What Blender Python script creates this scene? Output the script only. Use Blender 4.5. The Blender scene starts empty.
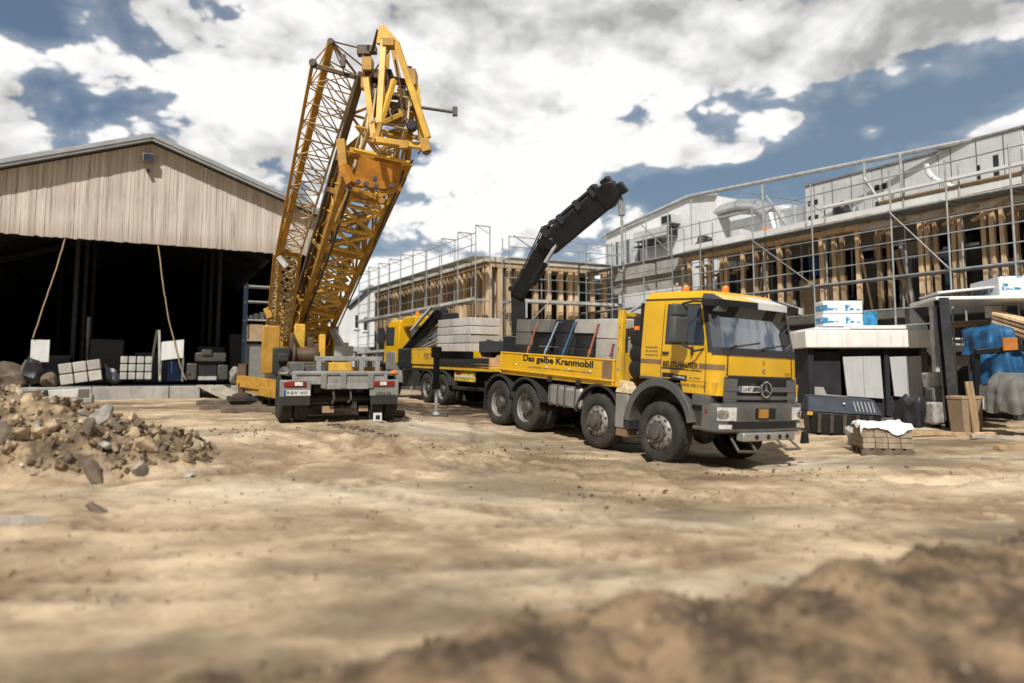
import bpy, bmesh, math, random
import numpy as np
from mathutils import Vector, Matrix, Euler, noise as mnoise
random.seed(7)
V = Vector
scene = bpy.context.scene
COL = scene.collection
R = math.radians

# ------------------------------------------------------------------ camera
FPX, PITCH, CAMH, HORY = 711.0, R(5), 1.625, 372.0
CY = HORY - FPX*math.tan(PITCH)
cam_d = bpy.data.cameras.new('camera')
cam = bpy.data.objects.new('camera', cam_d)
COL.objects.link(cam)
cam.location = (0, 0, CAMH)
cam.rotation_euler = (R(90)+PITCH, 0, 0)
cam_d.sensor_fit = 'HORIZONTAL'
cam_d.sensor_width = 36
cam_d.lens = FPX*36/1024
cam_d.shift_y = -(341.5-CY)/1024
cam_d.clip_start = .1
cam_d.clip_end = 2000
cam_d.dof.use_dof = True
cam_d.dof.focus_distance = 17.0
cam_d.dof.aperture_fstop = .42
scene.camera = cam

def at(px, py, Y):
    """survey point of the site at distance Y"""
    u = (px-512)/FPX; v = -(py-CY)/FPX
    d = V((u, math.cos(PITCH)-v*math.sin(PITCH), math.sin(PITCH)+v*math.cos(PITCH)))
    return V((0, 0, CAMH)) + d*(Y/d.y)

# ------------------------------------------------------------------ mesh builder
class MB:
    def __init__(s): s.v=[]; s.f=[]; s.m=[]; s.cur=0
    def add(s, vs, fs):
        b=len(s.v); s.v += [tuple(x) for x in vs]
        for f in fs: s.f.append(tuple(i+b for i in f)); s.m.append(s.cur)
        return s
    def obox(s, c, ax, ay, az):
        """box with centre c and half-extent vectors"""
        c=V(c); ax,ay,az=V(ax),V(ay),V(az); vs=[]
        for k in (-1,1):
            for j in (-1,1):
                for i in (-1,1): vs.append(c+ax*i+ay*j+az*k)
        return s.add(vs,[(0,2,3,1),(4,5,7,6),(0,1,5,4),(2,6,7,3),(0,4,6,2),(1,3,7,5)])
    def box(s, x0,x1,y0,y1,z0,z1):
        return s.obox(((x0+x1)/2,(y0+y1)/2,(z0+z1)/2),((x1-x0)/2,0,0),(0,(y1-y0)/2,0),(0,0,(z1-z0)/2))
    def beam(s, p, q, w, h=None, up=(0,0,1)):
        p,q=V(p),V(q); h=h or w; a=q-p; L=a.length
        if L<1e-6: return s
        a/=L; u=V(up)
        if abs(a.dot(u))>.98: u=V((1,0,0))
        l=a.cross(u).normalized(); n=l.cross(a)
        return s.obox((p+q)/2, a*(L/2), l*(w/2), n*(h/2))
    def tube(s, p, q, r, n=6, r2=None, caps=True):
        p,q=V(p),V(q); a=q-p
        if a.length<1e-6: return s
        a=a.normalized(); u=V((0,0,1)) if abs(a.z)<.95 else V((1,0,0))
        l=a.cross(u).normalized(); k=l.cross(a); r2=r if r2 is None else r2
        vs=[]
        for c,rr in ((p,r),(q,r2)):
            for i in range(n):
                t=2*math.pi*i/n; vs.append(c+(l*math.cos(t)+k*math.sin(t))*rr)
        fs=[(i,(i+1)%n,n+(i+1)%n,n+i) for i in range(n)]
        if caps: fs += [tuple(range(n-1,-1,-1)), tuple(range(n,2*n))]
        return s.add(vs,fs)
    def path(s, pts, r, n=6):
        for a,b in zip(pts,pts[1:]): s.tube(a,b,r,n)
        return s
    def lathe(s, prof, o, axis, n=32, rad=None, closed=False, cap=True):
        """prof: (radius, distance along axis)"""
        o=V(o); a=V(axis).normalized(); u=V((0,0,1)) if abs(a.z)<.95 else V((1,0,0))
        l=a.cross(u).normalized(); k=l.cross(a); vs=[]
        for j,(r,t) in enumerate(prof):
            for i in range(n):
                th=2*math.pi*i/n; rr=r if rad is None else rad(j,i,r)
                vs.append(o+a*t+(l*math.cos(th)+k*math.sin(th))*rr)
        fs=[]
        m=len(prof)
        for j in range(m if closed else m-1):
            j2=(j+1)%m
            for i in range(n):
                i2=(i+1)%n; fs.append((j*n+i,j*n+i2,j2*n+i2,j2*n+i))
        if not closed and cap:
            if prof[0][0]>1e-4: fs.append(tuple(range(n-1,-1,-1)))
            if prof[-1][0]>1e-4: fs.append(tuple((m-1)*n+i for i in range(n)))
        return s.add(vs,fs)
    def prism(s, poly, o, ex, ey, ez, t0, t1):
        o,ex,ey,ez=V(o),V(ex),V(ey),V(ez); n=len(poly)
        vs=[o+ex*x+ey*y+ez*t0 for x,y in poly]+[o+ex*x+ey*y+ez*t1 for x,y in poly]
        fs=[(i,(i+1)%n,n+(i+1)%n,n+i) for i in range(n)]+[tuple(range(n-1,-1,-1)),tuple(range(n,2*n))]
        return s.add(vs,fs)
    def loft(s, rings, caps=True, closed=True):
        n=len(rings[0]); vs=[p for r in rings for p in r]; fs=[]
        for j in range(len(rings)-1):
            for i in range(n if closed else n-1):
                i2=(i+1)%n; fs.append((j*n+i,j*n+i2,(j+1)*n+i2,(j+1)*n+i))
        if caps and closed: fs += [tuple(range(n-1,-1,-1)), tuple((len(rings)-1)*n+i for i in range(n))]
        return s.add(vs,fs)
    def grid(s, fn, nu, nv):
        vs=[fn(i/nu,j/nv) for j in range(nv+1) for i in range(nu+1)]
        return s.add(vs,[(j*(nu+1)+i,j*(nu+1)+i+1,(j+1)*(nu+1)+i+1,(j+1)*(nu+1)+i) for j in range(nv) for i in range(nu)])
    def blob(s, c, r, seed=0, sub=1, sq=(1,1,1), amp=.35, fr=1.3):
        """a broken, angular lump"""
        vs,fs=ICO[sub]; c=V(c); q=V((seed*3.1,seed*1.7,seed*.9)); out=[]
        rot=Euler((seed*1.3,seed*2.1,seed*.7)).to_matrix()
        for x in vs:
            k=1+amp*mnoise.noise(x*fr+q)*1.6
            p=rot@V((x.x*sq[0],x.y*sq[1],x.z*sq[2]))*k*r
            out.append(c+p)
        return s.add(out,fs)
    def shard(s, c, r_, seed=0, sq=(1,1,1)):
        """an angular broken piece"""
        vs,fs=HULL[seed%len(HULL)]; rot=Euler((seed*1.3,seed*2.1,seed*.7)).to_matrix(); c=V(c)
        return s.add([c+rot@V((x.x*sq[0],x.y*sq[1],x.z*sq[2]))*r_ for x in vs],fs)
    def build(s, name, mats, parent=None, smooth=35, bevel=0, inv=None, seg=2, recalc=True):
        me=bpy.data.meshes.new(name)
        vs=s.v if inv is None else [tuple(inv@V(x)) for x in s.v]
        me.from_pydata(vs,[],s.f)
        if not isinstance(mats,(list,tuple)): mats=[mats]
        for m in mats: me.materials.append(m)
        if len(mats)>1: me.polygons.foreach_set('material_index', s.m)
        if recalc:
            import bmesh
            b=bmesh.new(); b.from_mesh(me); bmesh.ops.recalc_face_normals(b, faces=b.faces); b.to_mesh(me); b.free()
        if smooth:
            me.polygons.foreach_set('use_smooth',[True]*len(me.polygons))
            me.set_sharp_from_angle(angle=R(smooth))
        me.update()
        o=bpy.data.objects.new(name, me); COL.objects.link(o)
        if parent is not None: o.parent=parent
        if bevel:
            md=o.modifiers.new('edge','BEVEL'); md.width=bevel; md.segments=seg; md.limit_method='ANGLE'; md.angle_limit=R(40)
        return o
import bmesh as _bm
ICO={}
for _s in (1,2,3):
    b=_bm.new(); _bm.ops.create_icosphere(b, subdivisions=_s, radius=1)
    b.verts.ensure_lookup_table(); ICO[_s]=([v.co.copy() for v in b.verts],[tuple(v.index for v in f.verts) for f in b.faces]); b.free()

HULL=[]
_rg=random.Random(99)
for _s in range(24):
    b=_bm.new()
    for _i in range(11+_s%6):
        v=V((_rg.gauss(0,1),_rg.gauss(0,1),_rg.gauss(0,1))).normalized()*_rg.uniform(.72,1.05); b.verts.new((v.x,v.y*_rg.uniform(.7,1),v.z*_rg.uniform(.6,1)))
    r_=_bm.ops.convex_hull(b, input=b.verts); _bm.ops.delete(b, geom=[g for g in r_['geom_interior'] if isinstance(g,_bm.types.BMVert)], context='VERTS')
    _bm.ops.recalc_face_normals(b, faces=b.faces)
    b.verts.index_update(); HULL.append(([v.co.copy() for v in b.verts],[tuple(v.index for v in f.verts) for f in b.faces])); b.free()

def tag(o, label=None, cat=None, group=None, kind=None):
    if label: o['label']=label
    if cat: o['category']=cat
    if group: o['group']=group
    if kind: o['kind']=kind
    return o
def empty(name, loc=(0,0,0), rot=(0,0,0), label=None, cat=None, group=None):
    o=bpy.data.objects.new(name,None); COL.objects.link(o); o.location=loc; o.rotation_euler=[R(a) for a in rot]
    o.empty_display_size=.2
    return tag(o,label,cat,group)
def copy_tree(o, parent=None):
    c=o.copy(); COL.objects.link(c); c.parent=parent
    for ch in list(o.children): copy_tree(ch, c)
    return c
def mw(o): return o.matrix_basis.copy()

def text(s, h, width, mat, parent, X, Y, o, inv=None, fat=.0, name='lettering', depth=.002):
    cu=bpy.data.curves.new('t','FONT'); cu.body=s; cu.size=1; cu.offset=fat; cu.extrude=.001; cu.resolution_u=3
    cu.align_x='LEFT'
    ob=bpy.data.objects.new('t',cu); COL.objects.link(ob)
    dg=bpy.context.evaluated_depsgraph_get()
    me=bpy.data.meshes.new_from_object(ob.evaluated_get(dg))
    bpy.data.objects.remove(ob); bpy.data.curves.remove(cu)
    n=len(me.vertices); co=np.empty(n*3); me.vertices.foreach_get('co',co); co=co.reshape(n,3)
    mn=co.min(0); mx=co.max(0)
    sx=width/(mx[0]-mn[0]); sy=h/(mx[1]-mn[1])
    X=V(X).normalized(); Y=V(Y).normalized(); Z=X.cross(Y); o=V(o)
    out=[]
    for c in co:
        p=o+X*((c[0]-mn[0])*sx)+Y*((c[1]-mn[1])*sy)+Z*((c[2]+.001)*.5*depth/.001)
        if inv is not None: p=inv@p
        out.append(p)
    me.vertices.foreach_set('co',np.array([c for p in out for c in p])); me.update()
    me.materials.clear(); me.materials.append(mat); me.name=name
    ob=bpy.data.objects.new(name,me); COL.objects.link(ob); ob.parent=parent
    return ob

# ------------------------------------------------------------------ materials
class NT:
    def __init__(s, tree): s.t=tree; s.l=tree.links
    def n(s, typ, **kw):
        x=s.t.nodes.new(typ)
        for k,v in kw.items(): setattr(x,k,v)
        return x
    def put(s, sock, v):
        if hasattr(v,'is_output') or isinstance(v, bpy.types.NodeSocket): s.l.new(v, sock)
        else: sock.default_value=v
    def math(s, op, a, b=0, c=None, clamp=False):
        x=s.n('ShaderNodeMath', operation=op); x.use_clamp=clamp
        s.put(x.inputs[0],a); s.put(x.inputs[1],b)
        if c is not None: s.put(x.inputs[2],c)
        return x.outputs[0]
    def mix(s, f, a, b, blend='MIX'):
        x=s.n('ShaderNodeMix', data_type='RGBA', blend_type=blend)
        s.put(x.inputs[0],f); s.put(x.inputs[6],a); s.put(x.inputs[7],b)
        return x.outputs[2]
    def ramp(s, f, lo, hi, a=0., b=1., smooth=True):
        x=s.n('ShaderNodeMapRange'); x.interpolation_type='SMOOTHSTEP' if smooth else 'LINEAR'
        s.put(x.inputs[0],f); s.put(x.inputs[1],lo); s.put(x.inputs[2],hi); s.put(x.inputs[3],a); s.put(x.inputs[4],b)
        return x.outputs[0]
    def noise(s, vec, scale, detail=5, rough=.55, dist=0):
        x=s.n('ShaderNodeTexNoise'); x.inputs['Scale'].default_value=scale; x.inputs['Detail'].default_value=detail
        x.inputs['Roughness'].default_value=rough; x.inputs['Distortion'].default_value=dist
        if vec is not None: s.l.new(vec, x.inputs['Vector'])
        return x.outputs[0]
    def mapv(s, vec, sc=(1,1,1), rot=(0,0,0)):
        x=s.n('ShaderNodeMapping'); x.inputs['Scale'].default_value=sc; x.inputs['Rotation'].default_value=rot
        s.l.new(vec, x.inputs[0]); return x.outputs[0]
    def bump(s, h, strength=.3, dist=.02):
        x=s.n('ShaderNodeBump'); x.inputs['Strength'].default_value=strength; x.inputs['Distance'].default_value=dist
        s.l.new(h,x.inputs['Height']); return x.outputs[0]
def c4(c, k=1): return (min(1,c[0]*k),min(1,c[1]*k),min(1,c[2]*k),1)
def newmat(name):
    m=bpy.data.materials.new(name); m.use_nodes=True; t=m.node_tree
    bs=t.nodes['Principled BSDF']; return m, NT(t), bs
DUST=(.26,.2,.13)
def M(name, col, rough=.6, metal=0, var=.18, scale=2.5, bump=.0, bscale=30, dirt=0, dirtcol=DUST, zlo=.0, zhi=2.0, zmin=.25, streak=0, streakcol=(.05,.04,.03), coat=0, spec=.5, stretch=(1,1,1), rust=0, ov=0):
    m,k,bs=newmat(name)
    tc=k.n('ShaderNodeTexCoord').outputs['Object']
    g=k.n('ShaderNodeNewGeometry').outputs['Position']
    vec=k.mapv(tc, stretch)
    n1=k.noise(vec,scale,6,.6)
    f=k.ramp(n1,.3,.7)
    c=k.mix(f,c4(col,1-var),c4(col,1+var))
    if streak:
        n3=k.noise(k.mapv(tc,(6,6,.35)),1.6,5,.65)
        c=k.mix(k.math('MULTIPLY',k.ramp(n3,.48,.75),streak),c,c4(streakcol))
    if rust:
        n4=k.noise(tc,5,6,.7)
        c=k.mix(k.math('MULTIPLY',k.ramp(n4,.55,.7),rust),c,(.16,.06,.02,1))
    if ov:
        oi=k.n('ShaderNodeObjectInfo').outputs['Random']; cc=k.n('ShaderNodeCombineColor')
        v_=k.ramp(oi,0,1,1-ov,1+ov*.6,False)
        for q in range(3): k.put(cc.inputs[q],v_)
        c=k.mix(1.0,c,cc.outputs[0],'MULTIPLY')
    rg=rough
    if dirt:
        n2=k.noise(g,3.2,7,.65)
        sep=k.n('ShaderNodeSeparateXYZ'); k.l.new(g,sep.inputs[0])
        zf=k.ramp(sep.outputs[2],zlo,zhi,1.0,zmin)
        df=k.math('MULTIPLY',k.math('MULTIPLY',k.ramp(n2,.3,.72),zf),dirt,clamp=True)
        c=k.mix(df,c,c4(dirtcol))
        rg=k.ramp(df,0,1,rough,.9,False)
    k.put(bs.inputs['Base Color'],c); k.put(bs.inputs['Roughness'],rg)
    bs.inputs['Metallic'].default_value=metal
    bs.inputs['Specular IOR Level'].default_value=spec
    if coat: bs.inputs['Coat Weight'].default_value=coat; bs.inputs['Coat Roughness'].default_value=.12
    if bump: k.l.new(k.bump(k.noise(tc,bscale,6,.65),bump,.02),bs.inputs['Normal'])
    return m

YEL=(.68,.385,.001)
MT=dict(
 yellow=M('yellow_paint',YEL,.36,0,.09,1.5,dirt=.38,coat=.1,zlo=.7,zhi=2.5,zmin=.08),
 yellow_dirty=M('yellow_paint_worn',(.72,.42,.008),.5,0,.14,3,dirt=.6,zlo=.5,zhi=2.6,zmin=.4,rust=.25),
 crane=M('crane_ochre',(.43,.225,.022),.5,0,.25,2.2,dirt=.35,dirtcol=(.12,.08,.04),zlo=0,zhi=9,zmin=.7,rust=.35),
 crane_light=M('crane_yellow_bright',(.70,.41,.045),.48,0,.2,2,dirt=.3,dirtcol=(.2,.12,.05),zlo=0,zhi=9,zmin=.6,rust=.25),
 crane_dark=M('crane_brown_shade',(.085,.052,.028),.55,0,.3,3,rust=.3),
 crane_wire=M('crane_pale_lattice',(.46,.35,.19),.55,0,.3,3,rust=.4),
 orange_panel=M('crane_orange_sheet',(.42,.17,.015),.55,0,.2,3,rust=.3),
 grey_plastic=M('grey_plastic',(.07,.075,.075),.5,0,.12,3,dirt=.42,zlo=.4,zhi=1.9,zmin=.1),
 grey_mid=M('grey_painted_steel',(.2,.2,.185),.5,0,.15,3,dirt=.45,zlo=.2,zhi=1.8),
 grey_deck=M('carrier_grey',(.27,.27,.262),.5,0,.25,3,dirt=.4,rust=.2,zlo=.3,zhi=2,streak=.4),
 grey_light=M('pale_grey_steel',(.42,.42,.4),.5,0,.18,3,dirt=.4,rust=.15,zlo=.3,zhi=2,streak=.3),
 chassis=M('chassis_black',(.02,.02,.02),.6,0,.3,4,dirt=.35,zlo=0,zhi=1.5,zmin=.1),
 black=M('black_steel',(.009,.0095,.011),.45,0,.3,4,dirt=.10,dirtcol=(.08,.07,.05),zlo=0,zhi=3,zmin=.1,spec=.35),
 blacksoft=M('black_rubber',(.022,.022,.022),.75,0,.2,5),
 tyre=M('tyre_rubber',(.014,.0138,.0135),.85,0,.25,6,dirt=.3,dirtcol=(.16,.125,.085),zlo=.0,zhi=1.4,zmin=.55,bump=.25,bscale=60),
 rim=M('steel_rim',(.26,.25,.235),.5,.4,.2,6,dirt=.5,zlo=0,zhi=1.3),
 hub=M('hub_steel',(.07,.068,.065),.5,.3,.3,8,dirt=.5,zlo=0,zhi=1.3),
 chrome=M('chrome',(.62,.62,.62),.18,1,.05,3),
 alu=M('brushed_aluminium',(.5,.5,.49),.38,.8,.12,3,dirt=.4,zlo=.2,zhi=1.6),
 zinc=M('galvanised_tube',(.31,.32,.32),.6,.2,.2,5,rust=.08,ov=0.25),
 zinc_pale=M('weathered_deck',(.46,.45,.42),.75,0,.25,2,streak=.3,ov=0.25),
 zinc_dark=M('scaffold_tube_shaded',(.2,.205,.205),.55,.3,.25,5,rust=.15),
 white=M('white_paint',(.72,.72,.7),.5,0,.08,2,streak=.12,ov=0.18),
 whitewall=M('white_render',(.72,.725,.72),.85,0,.08,1.2,streak=.22,bump=.08,bscale=15,ov=0.12),
 lens_clear=M('clear_lamp_lens',(.75,.75,.72),.12,.3,.25,18),
 red=M('red_lens',(.22,.016,.013),.2,0,.15,10),
 orange=M('orange_lens',(.85,.2,.02),.25,0,.1,10),
 plate=M('plate_white',(.6,.6,.58),.4,0,.05,5),
 blue=M('blue_paint',(.02,.07,.22),.5,0,.2,4),
 bluestrap=M('blue_webbing',(.04,.13,.28),.8,0,.15,20),
 greystrap=M('pale_blue_webbing',(.25,.34,.42),.8,0,.15,20),
 orangestrap=M('orange_webbing',(.36,.12,.055),.8,0,.15,20),
 redstrap=M('red_webbing',(.25,.04,.04),.8,0,.15,20),
 ink=M('black_lettering',(.012,.012,.012),.5,0,.1,5),
 inkwhite=M('white_lettering',(.75,.75,.72),.5,0,.1,5),
 brown=M('brown_sheet',(.2,.12,.06),.55,0,.15,4,dirt=.3),
 slab=M('cast_concrete_pale',(.46,.44,.4),.85,0,.14,2.5,bump=.25,bscale=25,streak=.25,streakcol=(.18,.17,.15),ov=0.22),
 slab_dark=M('cast_concrete_dark',(.14,.135,.122),.85,0,.2,2.5,bump=.25,bscale=25,streak=.3,ov=0.3),
 tarblock=M('dark_wrapped_block',(.018,.019,.02),.45,0,.4,2.5,bump=.3,bscale=9,ov=0.4),
 concrete=M('site_concrete',(.36,.345,.31),.88,0,.2,1.5,bump=.2,bscale=20,streak=.35,streakcol=(.12,.11,.1)),
 concrete_dark=M('dark_concrete',(.085,.08,.075),.8,0,.35,1.5,bump=.2,bscale=20,streak=.4,streakcol=(.02,.02,.02)),  # darker concrete with near-black streaks
 fascia=M('stained_white_fascia',(.8,.78,.72),.8,0,.1,2,streak=.5,streakcol=(.36,.26,.15),bump=.1,bscale=20),
 timber=M('spruce_stud',(.64,.46,.275),.75,0,.22,2.5,stretch=(3,3,.5),streak=.25,streakcol=(.2,.11,.05),ov=0.3),
 timber_dk=M('weathered_stud',(.40,.27,.15),.75,0,.25,2.5,stretch=(3,3,.5),streak=.35,streakcol=(.1,.06,.03),ov=0.35),
 osb=M('brown_board',(.36,.26,.165),.8,0,.12,9,bump=.1,bscale=40,ov=0.25),
 pale_board=M('pale_sheathing',(.5,.47,.41),.8,0,.18,1.4,streak=.2),
 void=M('dark_interior',(.018,.018,.021),.9,0,.4,2),  # near-black: shade of unlit rooms and openings put into the colour
 darkmetal=M('dark_steel_column',(.03,.035,.042),.5,.2,.3,3,dirt=.3,zlo=0,zhi=3),
 hvac=M('galvanised_sheet',(.52,.53,.53),.5,.15,.12,1.2,streak=.2,streakcol=(.25,.25,.25)),
 silver=M('silver_duct',(.55,.56,.56),.3,.7,.12,4),
 roofmetal=M('grey_roof_sheet',(.36,.37,.38),.45,.3,.12,1),
 glass_dark=M('dark_window',(.03,.04,.055),.08,0,.3,2),
 bluetarp=M('blue_tarpaulin',(.009,.085,.2),.6,0,.35,3,bump=.6,bscale=5),
 darktarp=M('black_tarpaulin',(.02,.021,.024),.4,0,.4,3,bump=.6,bscale=6),
 foil=M('white_foil',(.76,.76,.75),.35,0,.06,4,bump=.5,bscale=9),
 paver=M('tan_paving_block',(.33,.26,.18),.85,0,.25,8,bump=.3,bscale=40,ov=0.15),
 cardboard=M('cardboard',(.36,.25,.15),.85,0,.15,5),
 rope=M('hemp_rope',(.36,.27,.15),.9,0,.25,20),
 planks=M('grey_planks',(.38,.34,.27),.8,0,.25,3,streak=.3),
 stone=M('tan_rubble_stone',(.40,.30,.19),.95,0,.45,7,bump=.6,bscale=14,ov=0.35),
 stone_grey=M('grey_broken_concrete',(.30,.28,.25),.95,0,.4,7,bump=.6,bscale=14),
 stone_dark=M('dark_wet_stone',(.13,.10,.07),.85,0,.3,4,bump=.6,bscale=14),
 stone_white=M('white_chalk_chunk',(.68,.65,.6),.9,0,.15,4,bump=.4,bscale=14),
 rack_blue=M('blue_rack_paint',(.009,.022,.04),.5,0,.15,4),
)
# windscreen: dark glass with a clean mirror coat
def glassmat():
    m,k,bs=newmat('cab_glass')
    bs.inputs['Base Color'].default_value=(.30,.32,.35,1); bs.inputs['Roughness'].default_value=.03; bs.inputs['Metallic'].default_value=.85
    bs.inputs['Specular IOR Level'].default_value=1.0; bs.inputs['IOR'].default_value=1.9
    return m
MT['glass']=glassmat()
# ------------------------------------------------------------------ sky and light
SUN_EL, SUN_AZ = R(47), math.atan2(-.22,-1)       # azimuth of the sun seen from the site: behind the camera, slightly left
sun_dir = V((math.sin(SUN_AZ)*math.cos(SUN_EL), math.cos(SUN_AZ)*math.cos(SUN_EL), math.sin(SUN_EL)))
ld=bpy.data.lights.new('sun','SUN'); ld.energy=4.8; ld.angle=R(1.5); ld.color=(1,.96,.90)
lo=bpy.data.objects.new('sun',ld); COL.objects.link(lo); lo.location=(0,-10,30)
lo.rotation_euler=sun_dir.to_track_quat('Z','Y').to_euler()
w=bpy.data.worlds.new('World'); scene.world=w; w.use_nodes=True
k=NT(w.node_tree); bg=w.node_tree.nodes['Background']
sky=k.n('ShaderNodeTexSky', sky_type='NISHITA'); sky.sun_disc=False; sky.sun_elevation=SUN_EL; sky.sun_rotation=SUN_AZ
sky.air_density=1.2; sky.dust_density=1.5; sky.ozone_density=1.6
dirv=k.n('ShaderNodeTexCoord').outputs['Generated']
sp=k.n('ShaderNodeSeparateXYZ'); k.l.new(dirv,sp.inputs[0]); dx,dy,dz=sp.outputs
az=k.math('ARCTAN2',dx,dy); el=k.math('ARCSINE',dz)
def azel(px,py):
    d=(at(px,py,10)-V((0,0,CAMH))).normalized(); return math.atan2(d.x,d.y), math.asin(d.z)
# cumulus: noise on the direction sphere
vv=k.mapv(dirv,(1,1,1.55))
n_big=k.noise(vv,4.2,3,.5,.25); n_fine=k.noise(vv,11,12,.66,.2)
def billow(vec,scale,det=4):
    x=k.n('ShaderNodeTexVoronoi',feature='F1'); x.inputs['Scale'].default_value=scale; x.inputs['Detail'].default_value=det; x.inputs['Roughness'].default_value=.55
    k.l.new(vec,x.inputs['Vector']); return k.math('SUBTRACT',1,x.outputs['Distance'])
def warp(vec):
    nz=k.n('ShaderNodeTexNoise'); nz.inputs['Scale'].default_value=5; nz.inputs['Detail'].default_value=4; k.l.new(vec,nz.inputs['Vector'])
    a=k.n('ShaderNodeVectorMath',operation='MULTIPLY_ADD'); k.l.new(nz.outputs['Color'],a.inputs[0]); a.inputs[1].default_value=(.12,.12,.12); k.l.new(vec,a.inputs[2]); return a.outputs[0]
wv=warp(vv)
vup=k.n('ShaderNodeVectorMath',operation='ADD'); k.l.new(vv,vup.inputs[0]); vup.inputs[1].default_value=(-.015,-.01,.05)
wvu=warp(vup.outputs[0])
b1=billow(wv,9,3); b1u=billow(wvu,9,3)
n_up=k.noise(vup.outputs[0],9.5,7,.58,.25); n_upb=k.noise(vup.outputs[0],4.2,3,.5,.25)
cover=k.math('ADD',k.math('ADD',k.math('MULTIPLY',n_big,.5),k.math('MULTIPLY',n_fine,.32)),k.math('MULTIPLY_ADD',b1,.34,-.10))
coverup=k.math('ADD',k.math('ADD',k.math('MULTIPLY',n_upb,.5),k.math('MULTIPLY',n_up,.32)),k.math('MULTIPLY_ADD',b1u,.34,-.10))
def spot(px,py,wx,wy,amp,cur):
    a,e=azel(px,py)
    ux=k.math('DIVIDE',k.math('SUBTRACT',az,a),wx/FPX); uy=k.math('DIVIDE',k.math('SUBTRACT',el,e),wy/FPX)
    g=k.math('EXPONENT',k.math('MULTIPLY',k.math('ADD',k.math('MULTIPLY',ux,ux),k.math('MULTIPLY',uy,uy)),-1))
    return k.math('MULTIPLY_ADD',g,amp,cur)
bias=.325
for s in [(20,22,70,26,-.24),(70,88,80,20,-.12),(150,95,40,30,-.06),(100,130,50,16,-.1),(200,55,90,40,.12),(130,20,60,20,-.04),(235,105,45,25,-.14),(40,130,60,30,.1),(45,52,55,10,.12),
          (270,50,60,25,.1),(235,12,45,12,-.16),(210,150,60,30,.04),
          (640,92,70,26,-.15),(735,108,70,24,-.15),(860,128,110,40,-.22),(960,105,80,38,-.2),(1010,90,40,30,-.1),(740,178,110,26,-.22),(640,192,60,16,-.16),(600,242,60,16,-.2),(395,248,60,14,-.18),(560,95,30,14,-.08),
          (690,150,70,16,.12),(795,118,20,10,.26),(735,158,32,9,.2),(870,130,16,8,.2),(650,170,50,22,.08),(1000,128,40,12,.26),(870,40,210,42,.18),(480,110,120,90,.08),(420,292,90,16,.12),(500,225,70,20,.08),(470,40,170,60,.14),(700,30,170,40,.12)]:
    bias=spot(*s,bias)
cov=k.math('ADD',cover,bias)
dens=k.math('MAXIMUM',k.ramp(cov,.50,.575),k.ramp(cov,.34,.58,0,.22))
# relief: bright where there is less cloud above, grey below and in the thick parts
relief=k.math('MULTIPLY',k.math('SUBTRACT',cover,coverup),3.0)
base=.50
for s in [(830,35,200,38,.42),(960,15,120,36,.3),(640,5,140,26,.25),(505,45,90,40,.28),(440,85,60,50,.16),(330,12,120,22,.25),(570,95,80,50,-.25),(600,190,170,80,-.34),(480,210,120,60,-.2),(120,110,150,60,-.06),(480,170,140,60,-.04),(420,150,70,40,.1),(250,70,70,40,-.12)]:
    base=spot(*s,base)
thick=k.ramp(cov,.66,1.0)
grey=k.math('ADD',k.math('SUBTRACT',base,relief),k.math('MULTIPLY',thick,.22))
grey=k.ramp(grey,.36,1.45,0,1,False)
ccol=k.mix(grey,(12.1,12.0,11.85,1),(5.0,5.0,4.95,1))
skyc=k.mix(1.0,sky.outputs[0],(.62,.70,.82,1),'MULTIPLY')
skyc=k.mix(k.ramp(az,-.5,.6,.34,.66),skyc,(2.6,3.6,4.6,1))
skyc=k.mix(k.ramp(el,.0,.2,.5,0),skyc,(6.0,7.2,8.2,1))
# unseen sky overhead and behind the camera, dimmed to deepen the shadows
back=k.math('MAXIMUM',k.ramp(dy,.05,-.5),k.ramp(el,.62,.95))
ccol=k.mix(back,ccol,k.mix(1.0,ccol,(.33,.335,.345,1),'MULTIPLY'))
skyc=k.mix(back,skyc,k.mix(1.0,skyc,(.6,.6,.6,1),'MULTIPLY'))
col=k.mix(dens,skyc,ccol)
k.l.new(col,bg.inputs[0]); bg.inputs[1].default_value=.083
w.cycles.sampling_method='MANUAL'; w.cycles.sample_map_resolution=1024

scene.view_settings.view_transform='Standard'; scene.view_settings.look='None'; scene.view_settings.exposure=0; scene.view_settings.gamma=1
scene.cycles.use_denoising=True
scene.cycles.max_bounces=6; scene.cycles.diffuse_bounces=3; scene.cycles.glossy_bounces=3; scene.cycles.transmission_bounces=4
scene.cycles.sample_clamp_indirect=4

# ------------------------------------------------------------------ poses of the vehicles
def pose(loc, rot):
    return Matrix.Translation(V(loc)) @ Euler([R(a) for a in rot]).to_matrix().to_4x4()
T1_ROT=(-1.5,3.5,-57); T2_ROT=(0,-1.5,120); CR_ROT=(0,0,110)
def origin(rot, local, world): return V(world)-Euler([R(a) for a in rot]).to_matrix()@V(local)
T1_O=origin(T1_ROT,(0,-1.12,.54),at(658,432.2,12.7)); T1=pose(T1_O,T1_ROT)
T2_O=origin(T2_ROT,(0,1.15,.52),at(426,388,25)); T2=pose(T2_O,T2_ROT)
CR_O=at(340,423,15.0); CR=pose(CR_O,CR_ROT)
AX1=(0,-1.69,-4.24,-5.37)

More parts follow.
